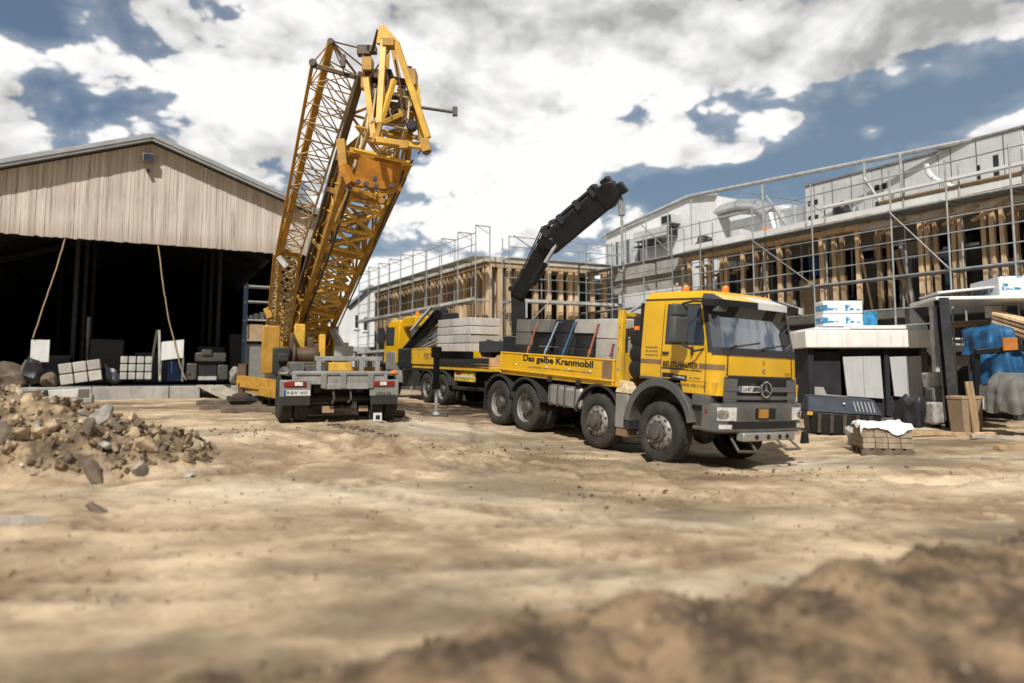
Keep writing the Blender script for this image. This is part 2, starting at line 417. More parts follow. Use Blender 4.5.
# ------------------------------------------------------------------ terrain
ctrl=[(0,0,0),(0,4,-.02),(3,4,.0),(-3,5,.03),(2.5,8,-.02),(-3,9,.12),(-7,7,.2),(7,7,.02),(11,8,.1),(7.05,13.2,.12),(9,17,.2),(14,15,.3),(10,22,.3),
      (-10,12,.4),(-13,20,.5),(-8.6,22,.5),(-20,27,.5),(-11,31,.5),(-26,24,.5),(0,34,.6),(-10,44,.65),(10,34,.5),(16,20,.35),(22,16,.4),(0,50,.7),(-25,45,.6),(25,40,.6),(0,-8,0),(12,-5,0),(-12,-5,.1),(-16,9,.4),(16,7,.15)]
for x in AX1:
    for y in (-1.0,1.0): p=T1@V((x,y,0)); ctrl.append((p.x,p.y,p.z))
for x in (0,-1.3,3.6):
    for y in (-1.0,1.0): p=T2@V((x,y,0)); ctrl.append((p.x,p.y,p.z))
for x in (0.3,1.7,9):
    for y in (-.95,.95): p=CR@V((x,y,0)); ctrl.append((p.x,p.y,p.z))
ctrl=np.array(ctrl)
_d=np.linalg.norm(ctrl[:,None,:2]-ctrl[None,:,:2],axis=2)
_n=len(ctrl); _A=np.zeros((_n+1,_n+1)); _A[:_n,:_n]=-_d-np.eye(_n)*.02*0; _A[:_n,_n]=1; _A[_n,:_n]=1
_w=np.linalg.solve(_A,np.concatenate([ctrl[:,2],[0]]))
def base_h(x,y):
    x=np.asarray(x,float); y=np.asarray(y,float); h=np.full(x.shape,_w[-1])
    for i in range(_n): h=h-_w[i]*np.hypot(x-ctrl[i,0],y-ctrl[i,1])
    r=np.hypot(x,y-15); t=np.clip((r-38)/25,0,1); t=t*t*(3-2*t)
    return h*(1-t)+.6*t
def _hash(i,j,s):
    n=(i.astype(np.int64)*374761393+j.astype(np.int64)*668265263+s*1274126177)&0x7fffffff
    n=((n^(n>>13))*1274126177)&0x7fffffff
    return ((n^(n>>16))&0xffff)/65535.0
def vnoise(x,y,s=0):
    i=np.floor(x); j=np.floor(y); fx=x-i; fy=y-j; fx=fx*fx*(3-2*fx); fy=fy*fy*(3-2*fy)
    a=_hash(i,j,s); b=_hash(i+1,j,s); c=_hash(i,j+1,s); d=_hash(i+1,j+1,s)
    return a+(b-a)*fx+(c-a)*fy+(a-b-c+d)*fx*fy
def fbm(x,y,oct=5,s=0,g=.5):
    v=0; a=1; t=0
    for o in range(oct):
        v=v+a*vnoise(x+o*17.3,y-o*9.1,s+o); t+=a; a*=g; x=x*2.03; y=y*2.03
    return v/t
def sstep(a,b,x): t=np.clip((x-a)/(b-a),0,1); return t*t*(3-2*t)
_bank=[(-3.5,1.6),(-.9,3.45),(1.1,4.3),(3.7,5.45),(8.0,7.0),(14,8.6)]
def bank_sd(x,y):
    """distance on the camera side of the crest line of the soil bank (positive = on the bank)"""
    best=np.full(np.shape(x),1e9); sg=np.zeros(np.shape(x))
    for (ax,ay),(bx,by) in zip(_bank,_bank[1:]):
        ux,uy=bx-ax,by-ay; L=ux*ux+uy*uy
        t=np.clip(((x-ax)*ux+(y-ay)*uy)/L,0,1); px,py=ax+t*ux-x,ay+t*uy-y; d=np.hypot(px,py)
        side=np.sign((x-ax)*uy-(y-ay)*ux)
        m=d<best; best=np.where(m,d,best); sg=np.where(m,side,sg)
    return best*sg
_TR=[[(3.0,12.2),(3.5,10.2),(2.8,8.2),(.4,6.9),(-3.5,6.3),(-9,6.6)],[(-6,14.5),(-3,11.2),(1,8.9),(6,7.6),(13,7.0)],[(-2.2,20),(-1.6,14),(-2.6,10.4),(-5.5,8),(-10,7.2)],[(15,11.8),(8,10.4),(4,10.2),(0,11.4),(-4.5,13.4)],[(9,5.9),(4,6.4),(0,5.3),(-5,4.6)]]
def _smooth(P):
    P=[np.array(p,float) for p in P]; P=[2*P[0]-P[1]]+P+[2*P[-1]-P[-2]]; out=[]
    for i in range(1,len(P)-2):
        for t in np.linspace(0,1,9)[:-1]:
            a,b,c,d=P[i-1:i+3]; out.append(.5*((2*b)+(c-a)*t+(2*a-5*b+4*c-d)*t*t+(3*b-a-3*c+d)*t**3))
    out.append(P[-2]); return out
_TR=[_smooth(p) for p in _TR]
def tracks(x,y):
    """wheel ruts: depth mask and distance run along them"""
    best=np.full(np.shape(x),9.0); run=np.zeros(np.shape(x))
    wx=x+(fbm(x*.8,y*.8,3,81)-.5)*.25; wy=y+(fbm(x*.8+9,y*.8,3,83)-.5)*.25
    for P in _TR:
        dmin=np.full(np.shape(x),1e9); rl=np.zeros(np.shape(x)); acc=0.
        for a,b in zip(P,P[1:]):
            ux,uy=b-a; L=ux*ux+uy*uy; t=np.clip(((wx-a[0])*ux+(wy-a[1])*uy)/L,0,1); dd=np.hypot(a[0]+t*ux-wx,a[1]+t*uy-wy); rl=np.where(dd<dmin,acc+t*math.sqrt(L),rl); dmin=np.minimum(dmin,dd); acc+=math.sqrt(L)
        e=np.abs(dmin-.95); run=np.where(e<best,rl+e*.8,run); best=np.minimum(best,e)
    return best,run
def masks(x,y):
    wob=(fbm(x*1.3,y*1.3,4,11)-.5)*.7
    sd=bank_sd(x,y)+wob
    bank=sstep(-.55,.35,sd)
    # rubble heap on the left
    rx,ry=x+7.5,y-10.4
    ca,sa=math.cos(.15),math.sin(.15); u=(rx*ca+ry*sa)/3.0; v=(-rx*sa+ry*ca)/1.7
    rr=np.sqrt(u*u+v*v)+(fbm(x*.9,y*.9,4,23)-.5)*.55
    heap=np.clip(1-rr,0,1)
    return bank,heap,sd
def ground_h(x,y,fine=True):
    x=np.asarray(x,float); y=np.asarray(y,float)
    h=base_h(x,y); bank,heap,sd=masks(x,y)
    far=1-sstep(26,45,np.hypot(x,y-6))
    # broad swells and shallow wheel ruts running along the haul way
    h=h+(fbm(x*.35,y*.35,3,3)-.5)*.08*far
    hx=x*.839+y*.545; hl=-x*.545+y*.839
    rut=np.sin(hx*3.3+(fbm(hl*.3,hx*.3,3,9)-.5)*7)
    way=sstep(3.5,6.5,y)*(1-sstep(17,22,y))
    h=h-.015*sstep(.3,.95,rut)*far*way*(.4+.9*fbm(hx*.4,hl*.2,3,77))
    if fine:
        tk,rn=tracks(x,y); lug=sstep(-.3,.3,np.sin(rn*2*math.pi/.24)); wear=.35+.65*sstep(.35,.6,fbm(x*.6,y*.6,3,87)); h=h-(.012+.026*lug)*(1-sstep(.10,.20,tk))*wear*(1+.6*sstep(8,11,y))+.014*np.exp(-((tk-.30)/.09)**2)*wear*(.3+1.2*fbm(x*5,y*5,3,89))
        f=fbm(x*2.2,y*2.2,6,5,.55)-.5
        h=h+f*.022*far
        ridged=1-np.abs(2*fbm(x*1.1+4,y*2.6,4,31)-1)
        h=h+.018*sstep(.75,1.0,ridged)*far*sstep(6,10,y)
    for (cx,cy,rx,ry) in ((-2.6,13.0,2.6,.9),(-.4,11.7,2.2,.8),(1.2,11.0,1.3,.5),(-5.0,15.6,1.2,.5),(3.0,9.3,1.2,.4),(6.5,10.6,1.5,.5)):
        mm_=np.clip(1.15-np.sqrt(((x-cx)/rx)**2+((y-cy)/ry)**2)-(fbm(x*1.5,y*1.5,3,93)-.5),0,1); h=h+sstep(0,.4,mm_)*((fbm(x*4.5,y*6,4,95)-.5)*.20 if fine else 0)
    top=.38+.10*sstep(-1,4,x)
    h=h+bank*(top+(fbm(x*2.6,y*2.6,5,41,.55)-.5)*(.20 if fine else .0)+(fbm(x*8,y*8,3,47,.55)-.5)*(.10 if fine else 0)) - bank*sstep(.5,2.6,sd)*.18
    hh=1.08*np.power(heap,.72)
    h=h+hh+sstep(0,.12,heap)*((fbm(x*2.2,y*2.2,5,51,.62)-.5)*.55 if fine else 0)
    return with_pools(x,y,h)
_POOLS=[]
def with_pools(x,y,h):
    for (cx,cy,rx,ry,zl) in _POOLS:
        d=np.sqrt(((x-cx)/rx)**2+((y-cy)/ry)**2)+(fbm(x*2.1+cx,y*2.1,3,71)-.5)*.7
        m=1-sstep(.55,1.0,d); lip=1-sstep(1.5,2.1,d); h=h*(1-lip)+np.maximum(h,zl+.004)*lip; h=h*(1-m)+(zl-.06)*m
    return h
def gh(x,y,fine=False): return float(ground_h(np.array([x]),np.array([y]),fine)[0])
def bh(x,y): return float(base_h(np.array([x]),np.array([y]))[0])

def pool(px,py,rx,ry):
    for i in range(500):
        Y=2.4+i*.05; p=at(px,py,Y)
        if p.z<bh(p.x,p.y): break
    _POOLS.append((p.x,p.y,rx,ry,bh(p.x,p.y)))
pool(-6,520,.55,.4); pool(990,458,1.1,.34)
def make_ground():
    nu,nv=820,860
    ang=np.linspace(-1.28,1.28,nu)
    rad=4.9*np.power(66/4.9,np.linspace(0,1,nv))
    A,Rr=np.meshgrid(ang,rad); X=Rr*A; Y=Rr-4+0*A
    Z=ground_h(X,Y)
    # skirt rows to the horizon
    far=[90,150,300,700]
    bank,heap,sd=masks(X,Y)
    allX=[X.ravel()]; allY=[Y.ravel()]; allZ=[Z.ravel()]
    vx=np.concatenate(allX); vy=np.concatenate(allY); vz=np.concatenate(allZ)
    idx=np.arange(nu*nv).reshape(nv,nu)
    q=np.stack([idx[:-1,:-1],idx[:-1,1:],idx[1:,1:],idx[1:,:-1]],-1).reshape(-1,4)
    # the rest of the plain, a coarse ring that starts under the fine sheet edges
    verts=np.stack([vx,vy,vz],1)
    me=bpy.data.meshes.new('ground')
    me.vertices.add(len(verts)); me.vertices.foreach_set('co',verts.ravel())
    me.loops.add(q.size); me.loops.foreach_set('vertex_index',q.ravel().astype(np.int32))
    me.polygons.add(len(q)); me.polygons.foreach_set('loop_start',np.arange(0,q.size,4,dtype=np.int32))
    me.polygons.foreach_set('loop_total',np.full(len(q),4,dtype=np.int32))
    me.polygons.foreach_set('use_smooth',np.ones(len(q),dtype=bool))
    me.update(calc_edges=True); me.validate()
    at_=me.color_attributes.new('masks','FLOAT_COLOR','POINT')
    colr=np.zeros((len(verts),4)); colr[:,0]=bank.ravel(); colr[:,1]=np.clip(heap.ravel()*6,0,1)
    TK,RN=tracks(X,Y); wet=sstep(.52,.7,fbm(X*.35+2,Y*.8+5,4,61)).ravel(); colr[:,2]=wet; colr[:,3]=((1-sstep(.10,.26,TK))*(.55+.45*sstep(-.3,.3,np.sin(RN*2*math.pi/.24)))*(.35+.65*sstep(.35,.6,fbm(X*.6,Y*.6,3,87)))).ravel()
    at_.data.foreach_set('color',colr.ravel())
    pal=np.zeros_like(X); wx_=X+(fbm(X*.9,Y*.9,4,101)-.5)*1.4; wy_=Y+(fbm(X*.9+5,Y*.9,4,103)-.5)*1.0
    for (cx,cy,rx,ry,a_) in ((-1.6,15.4,1.5,1.2,.9),(4.4,12.6,2.2,.7,.8),(-2.5,9.0,2.8,.7,.65),(1.2,8.0,2.2,.5,.45),(.4,14.2,1.4,.6,.5),(-6,13.5,2.2,.9,.45),(7.5,10.2,2.5,.6,.45),(1.0,5.6,2.0,.4,.35)):
        pal=np.maximum(pal,a_*np.exp(-((wx_-cx)/rx)**2-((wy_-cy)/ry)**2))
    pa_=me.color_attributes.new('pale','FLOAT_COLOR','POINT'); pc_=np.ones((len(verts),4)); pc_[:,:3]=pal.ravel()[:,None]; pa_.data.foreach_set('color',pc_.ravel())
    o=bpy.data.objects.new('ground',me); COL.objects.link(o); tag(o,kind='structure')
    # surrounding plain
    mb=MB(); xs=np.concatenate([[-1500,-400,-150],np.linspace(-90,90,91),[150,400,1500]]); ys=np.concatenate([[-1500,-400,-120],np.linspace(-50,110,81),[180,400,1500]])
    gx_,gy_=np.meshgrid(xs,ys); gz_=ground_h(gx_,gy_,False); inside=(gy_>0)&(gy_<60)&(np.abs(gx_)<1.22*(gy_+4)); gz_=gz_-.03-.25*inside
    m_=len(xs); mb.add([(float(a),float(b),float(c)) for a,b,c in zip(gx_.ravel(),gy_.ravel(),gz_.ravel())],[(r_*m_+c_,r_*m_+c_+1,(r_+1)*m_+c_+1,(r_+1)*m_+c_) for r_ in range(len(ys)-1) for c_ in range(m_-1)])
    b=mb.build('plain',None,smooth=0,recalc=False); 
    return o,b
gmat,k,bs=newmat('site_soil')
pos=k.n('ShaderNodeNewGeometry').outputs['Position']
ca=k.n('ShaderNodeVertexColor'); ca.layer_name='masks'
sepc=k.n('ShaderNodeSeparateColor'); k.l.new(ca.outputs[0],sepc.inputs[0])
nA=k.noise(pos,.45,6,.6); nB=k.noise(pos,2.3,7,.65,.3); nC=k.noise(pos,14,6,.7); nD=k.noise(k.mapv(pos,(.8,1.15,1),(0,0,R(-20))),1.1,6,.6,.5)
mixn=k.math('ADD',k.math('MULTIPLY',nA,.5),k.math('ADD',k.math('MULTIPLY',nB,.2),k.math('MULTIPLY',nD,.3)))
c=k.mix(k.ramp(mixn,.40,.60),(.235,.16,.092,1),(.55,.425,.272,1))
c=k.mix(k.ramp(nD,.55,.72,0,.8),c,(.66,.51,.33,1))
nE=k.noise(k.mapv(pos,(.8,1.3,1),(0,0,R(-12))),.8,8,.7,.8)
c=k.mix(k.ramp(nE,.52,.70,0,.75),c,(.15,.095,.05,1))
nF=k.noise(k.mapv(pos,(.8,1.6,1)),3.1,7,.7,.4)
c=k.mix(k.ramp(nF,.56,.72,0,.7),c,(.14,.095,.055,1))
nG=k.noise(pos,.6,4,.6,.5)
c=k.mix(k.ramp(nG,.55,.7,0,.22),c,(.40,.35,.27,1))
pa=k.n('ShaderNodeVertexColor'); pa.layer_name='pale'
c=k.mix(k.math('MULTIPLY',pa.outputs[0],k.ramp(nB,.25,.6,.35,.9)),c,(.70,.60,.46,1))
c=k.mix(k.ramp(nC,.55,.74,0,.5),c,(.13,.09,.052,1))
c=k.mix(k.ramp(nC,.25,.42,.35,0),c,(.58,.47,.32,1))
c=k.mix(k.math('MULTIPLY',ca.outputs[1],.62),c,(.15,.098,.054,1))
bk=k.mix(k.ramp(nB,.38,.62),(.06,.038,.02,1),(.29,.195,.11,1))
bk=k.mix(k.ramp(nC,.5,.7,0,.5),bk,(.24,.165,.095,1)); bk=k.mix(k.ramp(nC,.5,.3,0,.6),bk,(.05,.033,.018,1))
c=k.mix(sepc.outputs[0],c,bk)
hp=k.mix(k.ramp(nB,.38,.62),(.06,.042,.025,1),(.36,.255,.15,1)); hp=k.mix(k.ramp(nC,.45,.62,0,.7),hp,(.07,.05,.03,1))
c=k.mix(k.math('MULTIPLY',sepc.outputs[1],.9),c,hp)
wf=k.math('MULTIPLY',sepc.outputs[2],k.math('SUBTRACT',1,sepc.outputs[0]))
c=k.mix(k.math('MULTIPLY',wf,.5),c,(.13,.09,.052,1))
k.put(bs.inputs['Base Color'],c); k.put(bs.inputs['Roughness'],k.ramp(wf,0,1,.92,.42))
hgt=k.math('ADD',k.math('MULTIPLY',nC,.5),nB)
k.l.new(k.bump(hgt,.6,.05),bs.inputs['Normal'])
g,pl=make_ground()
for o in (g,pl): o.data.materials.clear(); o.data.materials.append(gmat)
tag(pl,kind='structure')
# ------------------------------------------------------------------ truck parts
def make_wheel(parent, x, y, r=.54, w=.33, side=-1, kind='front', dual=False):
    """a wheel standing at local x, y (y of its outer face); side = -1 or 1 says which way it faces"""
    ax=V((0,side,0)); o=V((x,y,r))
    def lug(r0):
        def f(j,i,rr):
            if rr>r0*.985: return rr-(.014 if ((i//2)+(j//3))%2 else 0)
            return rr
        return f
    mb=MB(); rr=r
    prof=[(r*.60,-.035),(r*.62,-.005),(r*.72,.012),(r*.86,.010),(r*.945,-.01),(r*.99,-.035),(r,-.06),(r,-w*.35),(r*.985,-w*.36),(r*.985,-w*.42),(r,-w*.43),(r,-w*.62),(r*.985,-w*.63),(r*.985,-w*.69),(r,-w*.7),(r,-w+.05),(r*.97,-w+.02),(r*.86,-w),(r*.62,-w+.02),(r*.55,-w+.05)]
    mb.lathe(prof,o,ax,72,rad=lug(r),cap=False)
    if dual:
        o2=o-ax*(w+.03); mb.lathe(prof,o2,ax,48,rad=lug(r),cap=False)
    wh=mb.build('wheel',MT['tyre'],parent,smooth=40)
    mb=MB()
    if kind=='front':
        mb.lathe([(r*.62,-.02),(r*.60,-.05),(r*.57,-.06),(r*.55,-.03),(r*.42,.015),(r*.36,.02),(r*.30,.0),(0,.0)],o,ax,40,cap=False)
        # hand holes
    else:
        mb.lathe([(r*.62,-.01),(r*.60,-.035),(r*.56,-.05),(r*.54,-.12),(r*.50,-.165),(r*.32,-.18),(0,-.18)],o,ax,40,cap=False)
    mb.build('rim',MT['rim'],wh,smooth=40)
    mb=MB()
    if kind=='front':
        mb.lathe([(r*.34,.0),(r*.33,.05),(r*.24,.07),(r*.22,.115),(r*.17,.13),(0,.13)],o,ax,28)
        for i in range(10):
            t=2*math.pi*i/10; q=o+V((math.cos(t),0,math.sin(t)))*r*.385
            mb.tube(q,q+ax*.05,.018,6)
        for i in range(10):
            t=2*math.pi*(i+.5)/10; q=o+V((math.cos(t),0,math.sin(t)))*r*.50
            mb.tube(q-ax*.02,q+ax*.004,.026,8)
    else:
        mb.lathe([(r*.30,-.18),(r*.29,-.04),(r*.26,-.02),(r*.15,-.01),(0,-.01)],o,ax,28)
        for i in range(10):
            t=2*math.pi*i/10; q=o+V((math.cos(t),0,math.sin(t)))*r*.385
            mb.tube(q-ax*.19,q-ax*.13,.018,6)
    mb.build('hub',MT['hub'],wh,smooth=40)
    return wh

def fender_ring(mb, cx, cz, r0, r1, y0, y1, a0, a1, n=18):
    poly=[(cx+r1*math.cos(R(a0+(a1-a0)*i/n)),cz+r1*math.sin(R(a0+(a1-a0)*i/n))) for i in range(n+1)]
    poly+=[(cx+r0*math.cos(R(a1+(a0-a1)*i/n)),cz+r0*math.sin(R(a1+(a0-a1)*i/n))) for i in range(n+1)]
    vs=[];m=n+1
    for i in range(m):
        for y in (y0,y1):
            vs.append((poly[i][0],y,poly[i][1])); vs.append((poly[2*m-1-i][0],y,poly[2*m-1-i][1]))
    fs=[]
    for i in range(m-1):
        a=i*4; b=a+4   # 0 outer y0, 1 inner y0, 2 outer y1, 3 inner y1
        fs+=[(a,b,b+2,a+2),(a+1,a+3,b+3,b+1),(a,a+1,b+1,b),(a+2,b+2,b+3,a+3)]
    fs+=[(0,2,3,1),((m-1)*4,(m-1)*4+1,(m-1)*4+3,(m-1)*4+2)]
    mb.add(vs,fs)

# cab skin: plan outline at each height, so that panels can be laid on it
class Skin:
    def __init__(s, xr, xf, w, rad): s.xr=xr; s.xf=xf; s.w=w; s.rad=rad
    def pt(s, u, z, off=0.0):
        xf=s.xf(z); r=s.rad(z); w=s.w(z); xr=s.xr
        if u<=1: p=V((xr+u*(xf-r-xr),-w,z)); n=V((0,-1,0))
        elif u<=2:
            t=(u-1)*math.pi/2; n=V((math.sin(t),-math.cos(t),0)); p=V((xf-r,-w+r,z))+n*r
        elif u<=3:
            y=-w+r+(u-2)*2*(w-r); bow=.05*(1-(y/(w-r))**2); p=V((xf+bow,y,z)); n=V((1,0,0))
        elif u<=4:
            t=(u-3)*math.pi/2; n=V((math.cos(t),math.sin(t),0)); p=V((xf-r,w-r,z))+n*r
        else: p=V((xf-r-(u-4)*(xf-r-xr),w,z)); n=V((0,1,0))
        return p+n*off
    def us(s, x, z):      # u on the near side for a given x
        return (x-s.xr)/(s.xf(z)-s.rad(z)-s.xr)
    def uy(s, y, z):
        w=s.w(z); r=s.rad(z); return 2+(y+w-r)/(2*(w-r))
    def ring(s, z, off=0):
        us=[i/6 for i in range(7)]+[1+i/6 for i in range(1,7)]+[2+i/10 for i in range(1,11)]+[3+i/6 for i in range(1,7)]+[4+i/6 for i in range(1,7)]
        return [s.pt(u,z,off) for u in us]
    def patch(s, mb, fu0, fu1, z0, z1, off, nu=8, nz=4, thick=0):
        """skin panel between two u-limits (numbers or functions of z)"""
        g0=fu0 if callable(fu0) else (lambda z:fu0); g1=fu1 if callable(fu1) else (lambda z:fu1)
        def fn(a,b):
            z=z0+(z1-z0)*b; u=g0(z)+(g1(z)-g0(z))*a; return s.pt(u,z,off)
        mb.grid(fn,nu,nz)
        # closed rim back to the skin
        def rim(f):
            vs=[];n=nu if f[0] in 'bt' else nz
            for i in range(n+1):
                t=i/n
                a,b={'b':(t,0),'t':(t,1),'l':(0,t),'r':(1,t)}[f[0]]
                z=z0+(z1-z0)*b; u=g0(z)+(g1(z)-g0(z))*a; vs+= [s.pt(u,z,off),s.pt(u,z,-.004)]
            mb.add(vs,[(2*i,2*i+1,2*i+3,2*i+2) for i in range(n)])
        for f in 'btlr': rim(f)
def lerp_table(tab):
    def f(z):
        if z<=tab[0][0]: return tab[0][1]
        for (a,x),(b,y) in zip(tab,tab[1:]):
            if z<=b: return x+(y-x)*(z-a)/(b-a)
        return tab[-1][1]
    return f

def scrawl(parent,mat,X,Y,o,width,h,seed):
    """a line of lettering too small to read: a row of short worn strokes"""
    rg=random.Random(seed); mb=MB(); X=V(X);Y=V(Y);N=X.cross(Y);o=V(o);x=0
    while x<width:
        w_=h*rg.uniform(.35,.8)
        if rg.random()<.85: mb.obox(o+X*(x+w_/2)+Y*h*.5,X*w_*.42,Y*h*rg.uniform(.3,.5),N*.001)
        x+=w_*1.15
    return mb.build('lettering',mat,parent,smooth=0)
# ------------------------------------------------------------------ the front truck
tr=empty('flatbed_truck',T1_O,T1_ROT,'yellow flatbed lorry with four axles, black loader crane and dark blocks behind its cab','truck')
W=1.1
for i,x in enumerate(AX1):
    for s in (-1,1):
        make_wheel(tr,x,s*1.12,.54,.32 if i<2 else .28,s,'front' if i<2 else 'rear',dual=i>=2)
mb=MB()
for s in (-1,1): mb.box(-6.05,1.1,s*.42-.05,s*.42+.05,.78,1.06)
for x in AX1: mb.tube((x,-.85,.54),(x,.85,.54),.09,10); mb.lathe([(.05,-.2),(.22,-.1),(.24,0),(.22,.1),(.05,.2)],(x,.05,.54),(1,0,0),16)
for x in (-5.9,-4.8,-3.2,-1.2,.6): mb.box(x-.08,x+.08,-.4,.4,.82,1.02)
mb.box(-.72,.78,-.7,.7,.7,1.5); mb.tube((-3.4,0,.7),(0,0,.72),.06,8)
mb.box(-4.0,-2.2,.5,1.0,.55,1.1)
mb.build('chassis',MT['chassis'],tr,bevel=.012)

sk=Skin(-.54, lerp_table([(1.3,1.25),(1.95,1.23),(2.06,1.21),(2.84,1.0),(2.93,.93),(3.05,.8)]),
        lerp_table([(1.3,W),(2.0,W),(2.85,W-.045),(2.95,W-.08),(3.05,W-.2)]),
        lerp_table([(1.3,.17),(1.62,.2),(2.0,.22),(2.84,.2),(3.05,.25)]))
mb=MB(); mb.loft([sk.ring(z) for z in (1.5,1.62,1.8,1.95,2.06,2.3,2.6,2.84,2.92,2.98,3.05)])
mb.prism([(.52,1.29),(1.2,1.29),(1.22,1.5),(.44,1.5)],(0,0,0),(1,0,0),(0,0,1),(0,1,0),-W+.01,W-.01)
cab=mb.build('cab',MT['yellow'],tr,bevel=.0,smooth=28)
# roof cap lip and dark seam
mb=MB(); sk.patch(mb,0,5,2.885,2.915,.008,60,1); mb.build('roof_seam',MT['blacksoft'],cab,smooth=0)
# corner panel (below the lamp line) in yellow with black gap
mb=MB(); sk.patch(mb,1.02,1.95,1.29,1.62,.010,8,3); mb.build('corner_panel',MT['yellow'],cab)
mb=MB(); sk.patch(mb,3.05,3.98,1.29,1.62,.010,8,3); mb.build('corner_panel',MT['yellow'],cab)
# windscreen
mb=MB(); sk.patch(mb,1.36,3.64,2.09,2.80,.010,30,8); ws=mb.build('windscreen',MT['glass'],cab,smooth=60)
mb=MB(); sk.patch(mb,1.12,1.36,2.0,2.86,.012,6,6); sk.patch(mb,3.64,3.88,2.0,2.86,.012,6,6)
sk.patch(mb,1.3,3.7,1.965,2.09,.016,30,3); sk.patch(mb,1.42,3.58,2.80,2.88,.012,20,2)
mb.build('windscreen_surround',MT['blacksoft'],cab,smooth=40)
mb=MB()
for y0,y1 in ((-.75,-.05),(0.0,.7)):
    a=sk.pt(sk.uy(y0,2.1),2.1,.03); b=sk.pt(sk.uy(y1,2.2),2.2,.03); mb.tube(a,b,.012,5); mb.tube(a-V((0,.05,.02)),a+V((0,.1,.03)),.02,5)
mb.build('wiper',MT['blacksoft'],cab)
# side window, door seams, handle
wu0=lambda z: sk.us(.08,z); wu1=lambda z: sk.us(.93-.0*(z-2.1),z)
mb=MB(); sk.patch(mb,lambda z: sk.us(.05,z),lambda z: min(1.0,sk.us(.955,z)),2.10,2.81,.006,8,5); mb.build('window_frame',MT['blacksoft'],cab)
mb=MB(); sk.patch(mb,wu0,lambda z: min(.985,wu1(z)),2.14,2.78,.010,8,5); mb.build('window',MT['glass_dark'],cab)
mb=MB()
for x in (-.02,): sk.patch(mb,lambda z:sk.us(x-.006,z),lambda z:sk.us(x+.006,z),1.52,2.87,.004,1,8)
sk.patch(mb,lambda z:min(1,sk.us(1.0,z)),lambda z:min(1.02,sk.us(1.012,z)),1.33,2.1,.006,1,6)
sk.patch(mb,2.04,2.965,1.60,1.632,.008,12,1); sk.patch(mb,2.02,2.035,1.62,1.97,.006,1,4); sk.patch(mb,2.965,2.98,1.62,1.97,.006,1,4)
mb.build('door_seam',MT['blacksoft'],cab,smooth=0)
mb=MB(); mb.box(.02,.16,-W-.03,-W-.002,1.92,1.965); mb.build('door_handle',MT['blacksoft'],cab,bevel=.008)
# brown stripe and side lettering
mb=MB(); sk.patch(mb,0.0,lambda z:sk.us(-.03,z),1.74,1.82,.004,3,1); sk.patch(mb,lambda z: sk.us(.86,z),2.0,1.71,1.80,.0045,12,1)
mb.build('brown_stripe',MT['brown'],cab)
Xs,Ys=V((1,0,0)),V((0,0,1)); yl=-W-.004
mb=MB(); mb.box(.0,.52,-W-.0035,-W-.001,1.665,1.695); mb.box(.02,.30,-W-.0035,-W-.001,1.52,1.60); mb.box(.24,.60,-W-.0045,-W-.001,1.49,1.58)
mb.build('sign_panel',MT['ink'],cab,smooth=0)
text('BEUTLHAUSER',.10,.82,MT['ink'],cab,Xs,Ys,(.03,yl,1.705),fat=.03)
scrawl(cab,MT['ink'],Xs,Ys,(.52,yl,1.66),.40,.028,1)
text('Nürnberg',.05,.28,MT['inkwhite'],cab,Xs,Ys,(.28,yl-.002,1.515),fat=.008)
scrawl(cab,MT['brown'],Xs,Ys,(.64,yl,1.535),.24,.025,2)
scrawl(cab,MT['brown'],Xs,Ys,(.38,yl,1.41),.62,.035,3)
for q in range(3): scrawl(cab,MT['brown'],Xs,Ys,(-.42,yl,2.02-.07*q),.3,.03,4+q)
# visor: bands of black, white and yellow
mb=MB()
cols=[2,1,1,1,0,2,0,0,2,2]
N=20
def vis(u,z,off): return sk.pt(u,z,off)
for i in range(N):
    u0=1.3+2.3*i/N; u1=1.3+2.3*(i+1)/N
    f=(i+.5)/N
    mb.cur = 2 if f<.2 else 1 if f<.46 else 0 if f<.64 else 2 if f<.76 else 0 if f<.88 else 2
    a=[vis(u0,2.93,.01),vis(u1,2.93,.01),vis(u1,2.76,.30),vis(u0,2.76,.30)]
    b=[p+V((0,0,.06)) for p in a]; b[2]=b[2]+V((.0,0,.05)); b[3]=b[3]+V((0,0,.05))
    mb.add(b+a,[(0,1,2,3),(0,3,7,4),(1,5,6,2)]); q_=mb.cur; mb.cur=0 if q_==0 else 2; mb.add(b+a,[(4,7,6,5),(3,2,6,7)])
mb.cur=0
mb.build('sun_visor',[MT['white'],M('visor_yellow',(.7,.47,.08),.4),MT['black']],cab,smooth=30)
# roof edge, beacons, horn
for (x,y) in ((-.12,-.45),(.5,-.1)):
    mb=MB(); mb.lathe([(.07,0),(.075,.03),(.062,.04),(.06,.13),(.04,.16),(0,.165)],(x,y,3.05),(0,0,1),20)
    bc=mb.build('beacon',MT['orange'],cab)
mb=MB(); mb.tube((-.3,-.5,3.05),(-.3,-.5,3.2),.012); mb.lathe([(.02,0),(.03,.03),(0,.08)],(-.3,-.5,3.2),(0,0,1),10); mb.build('aerial',MT['cardboard'],cab)
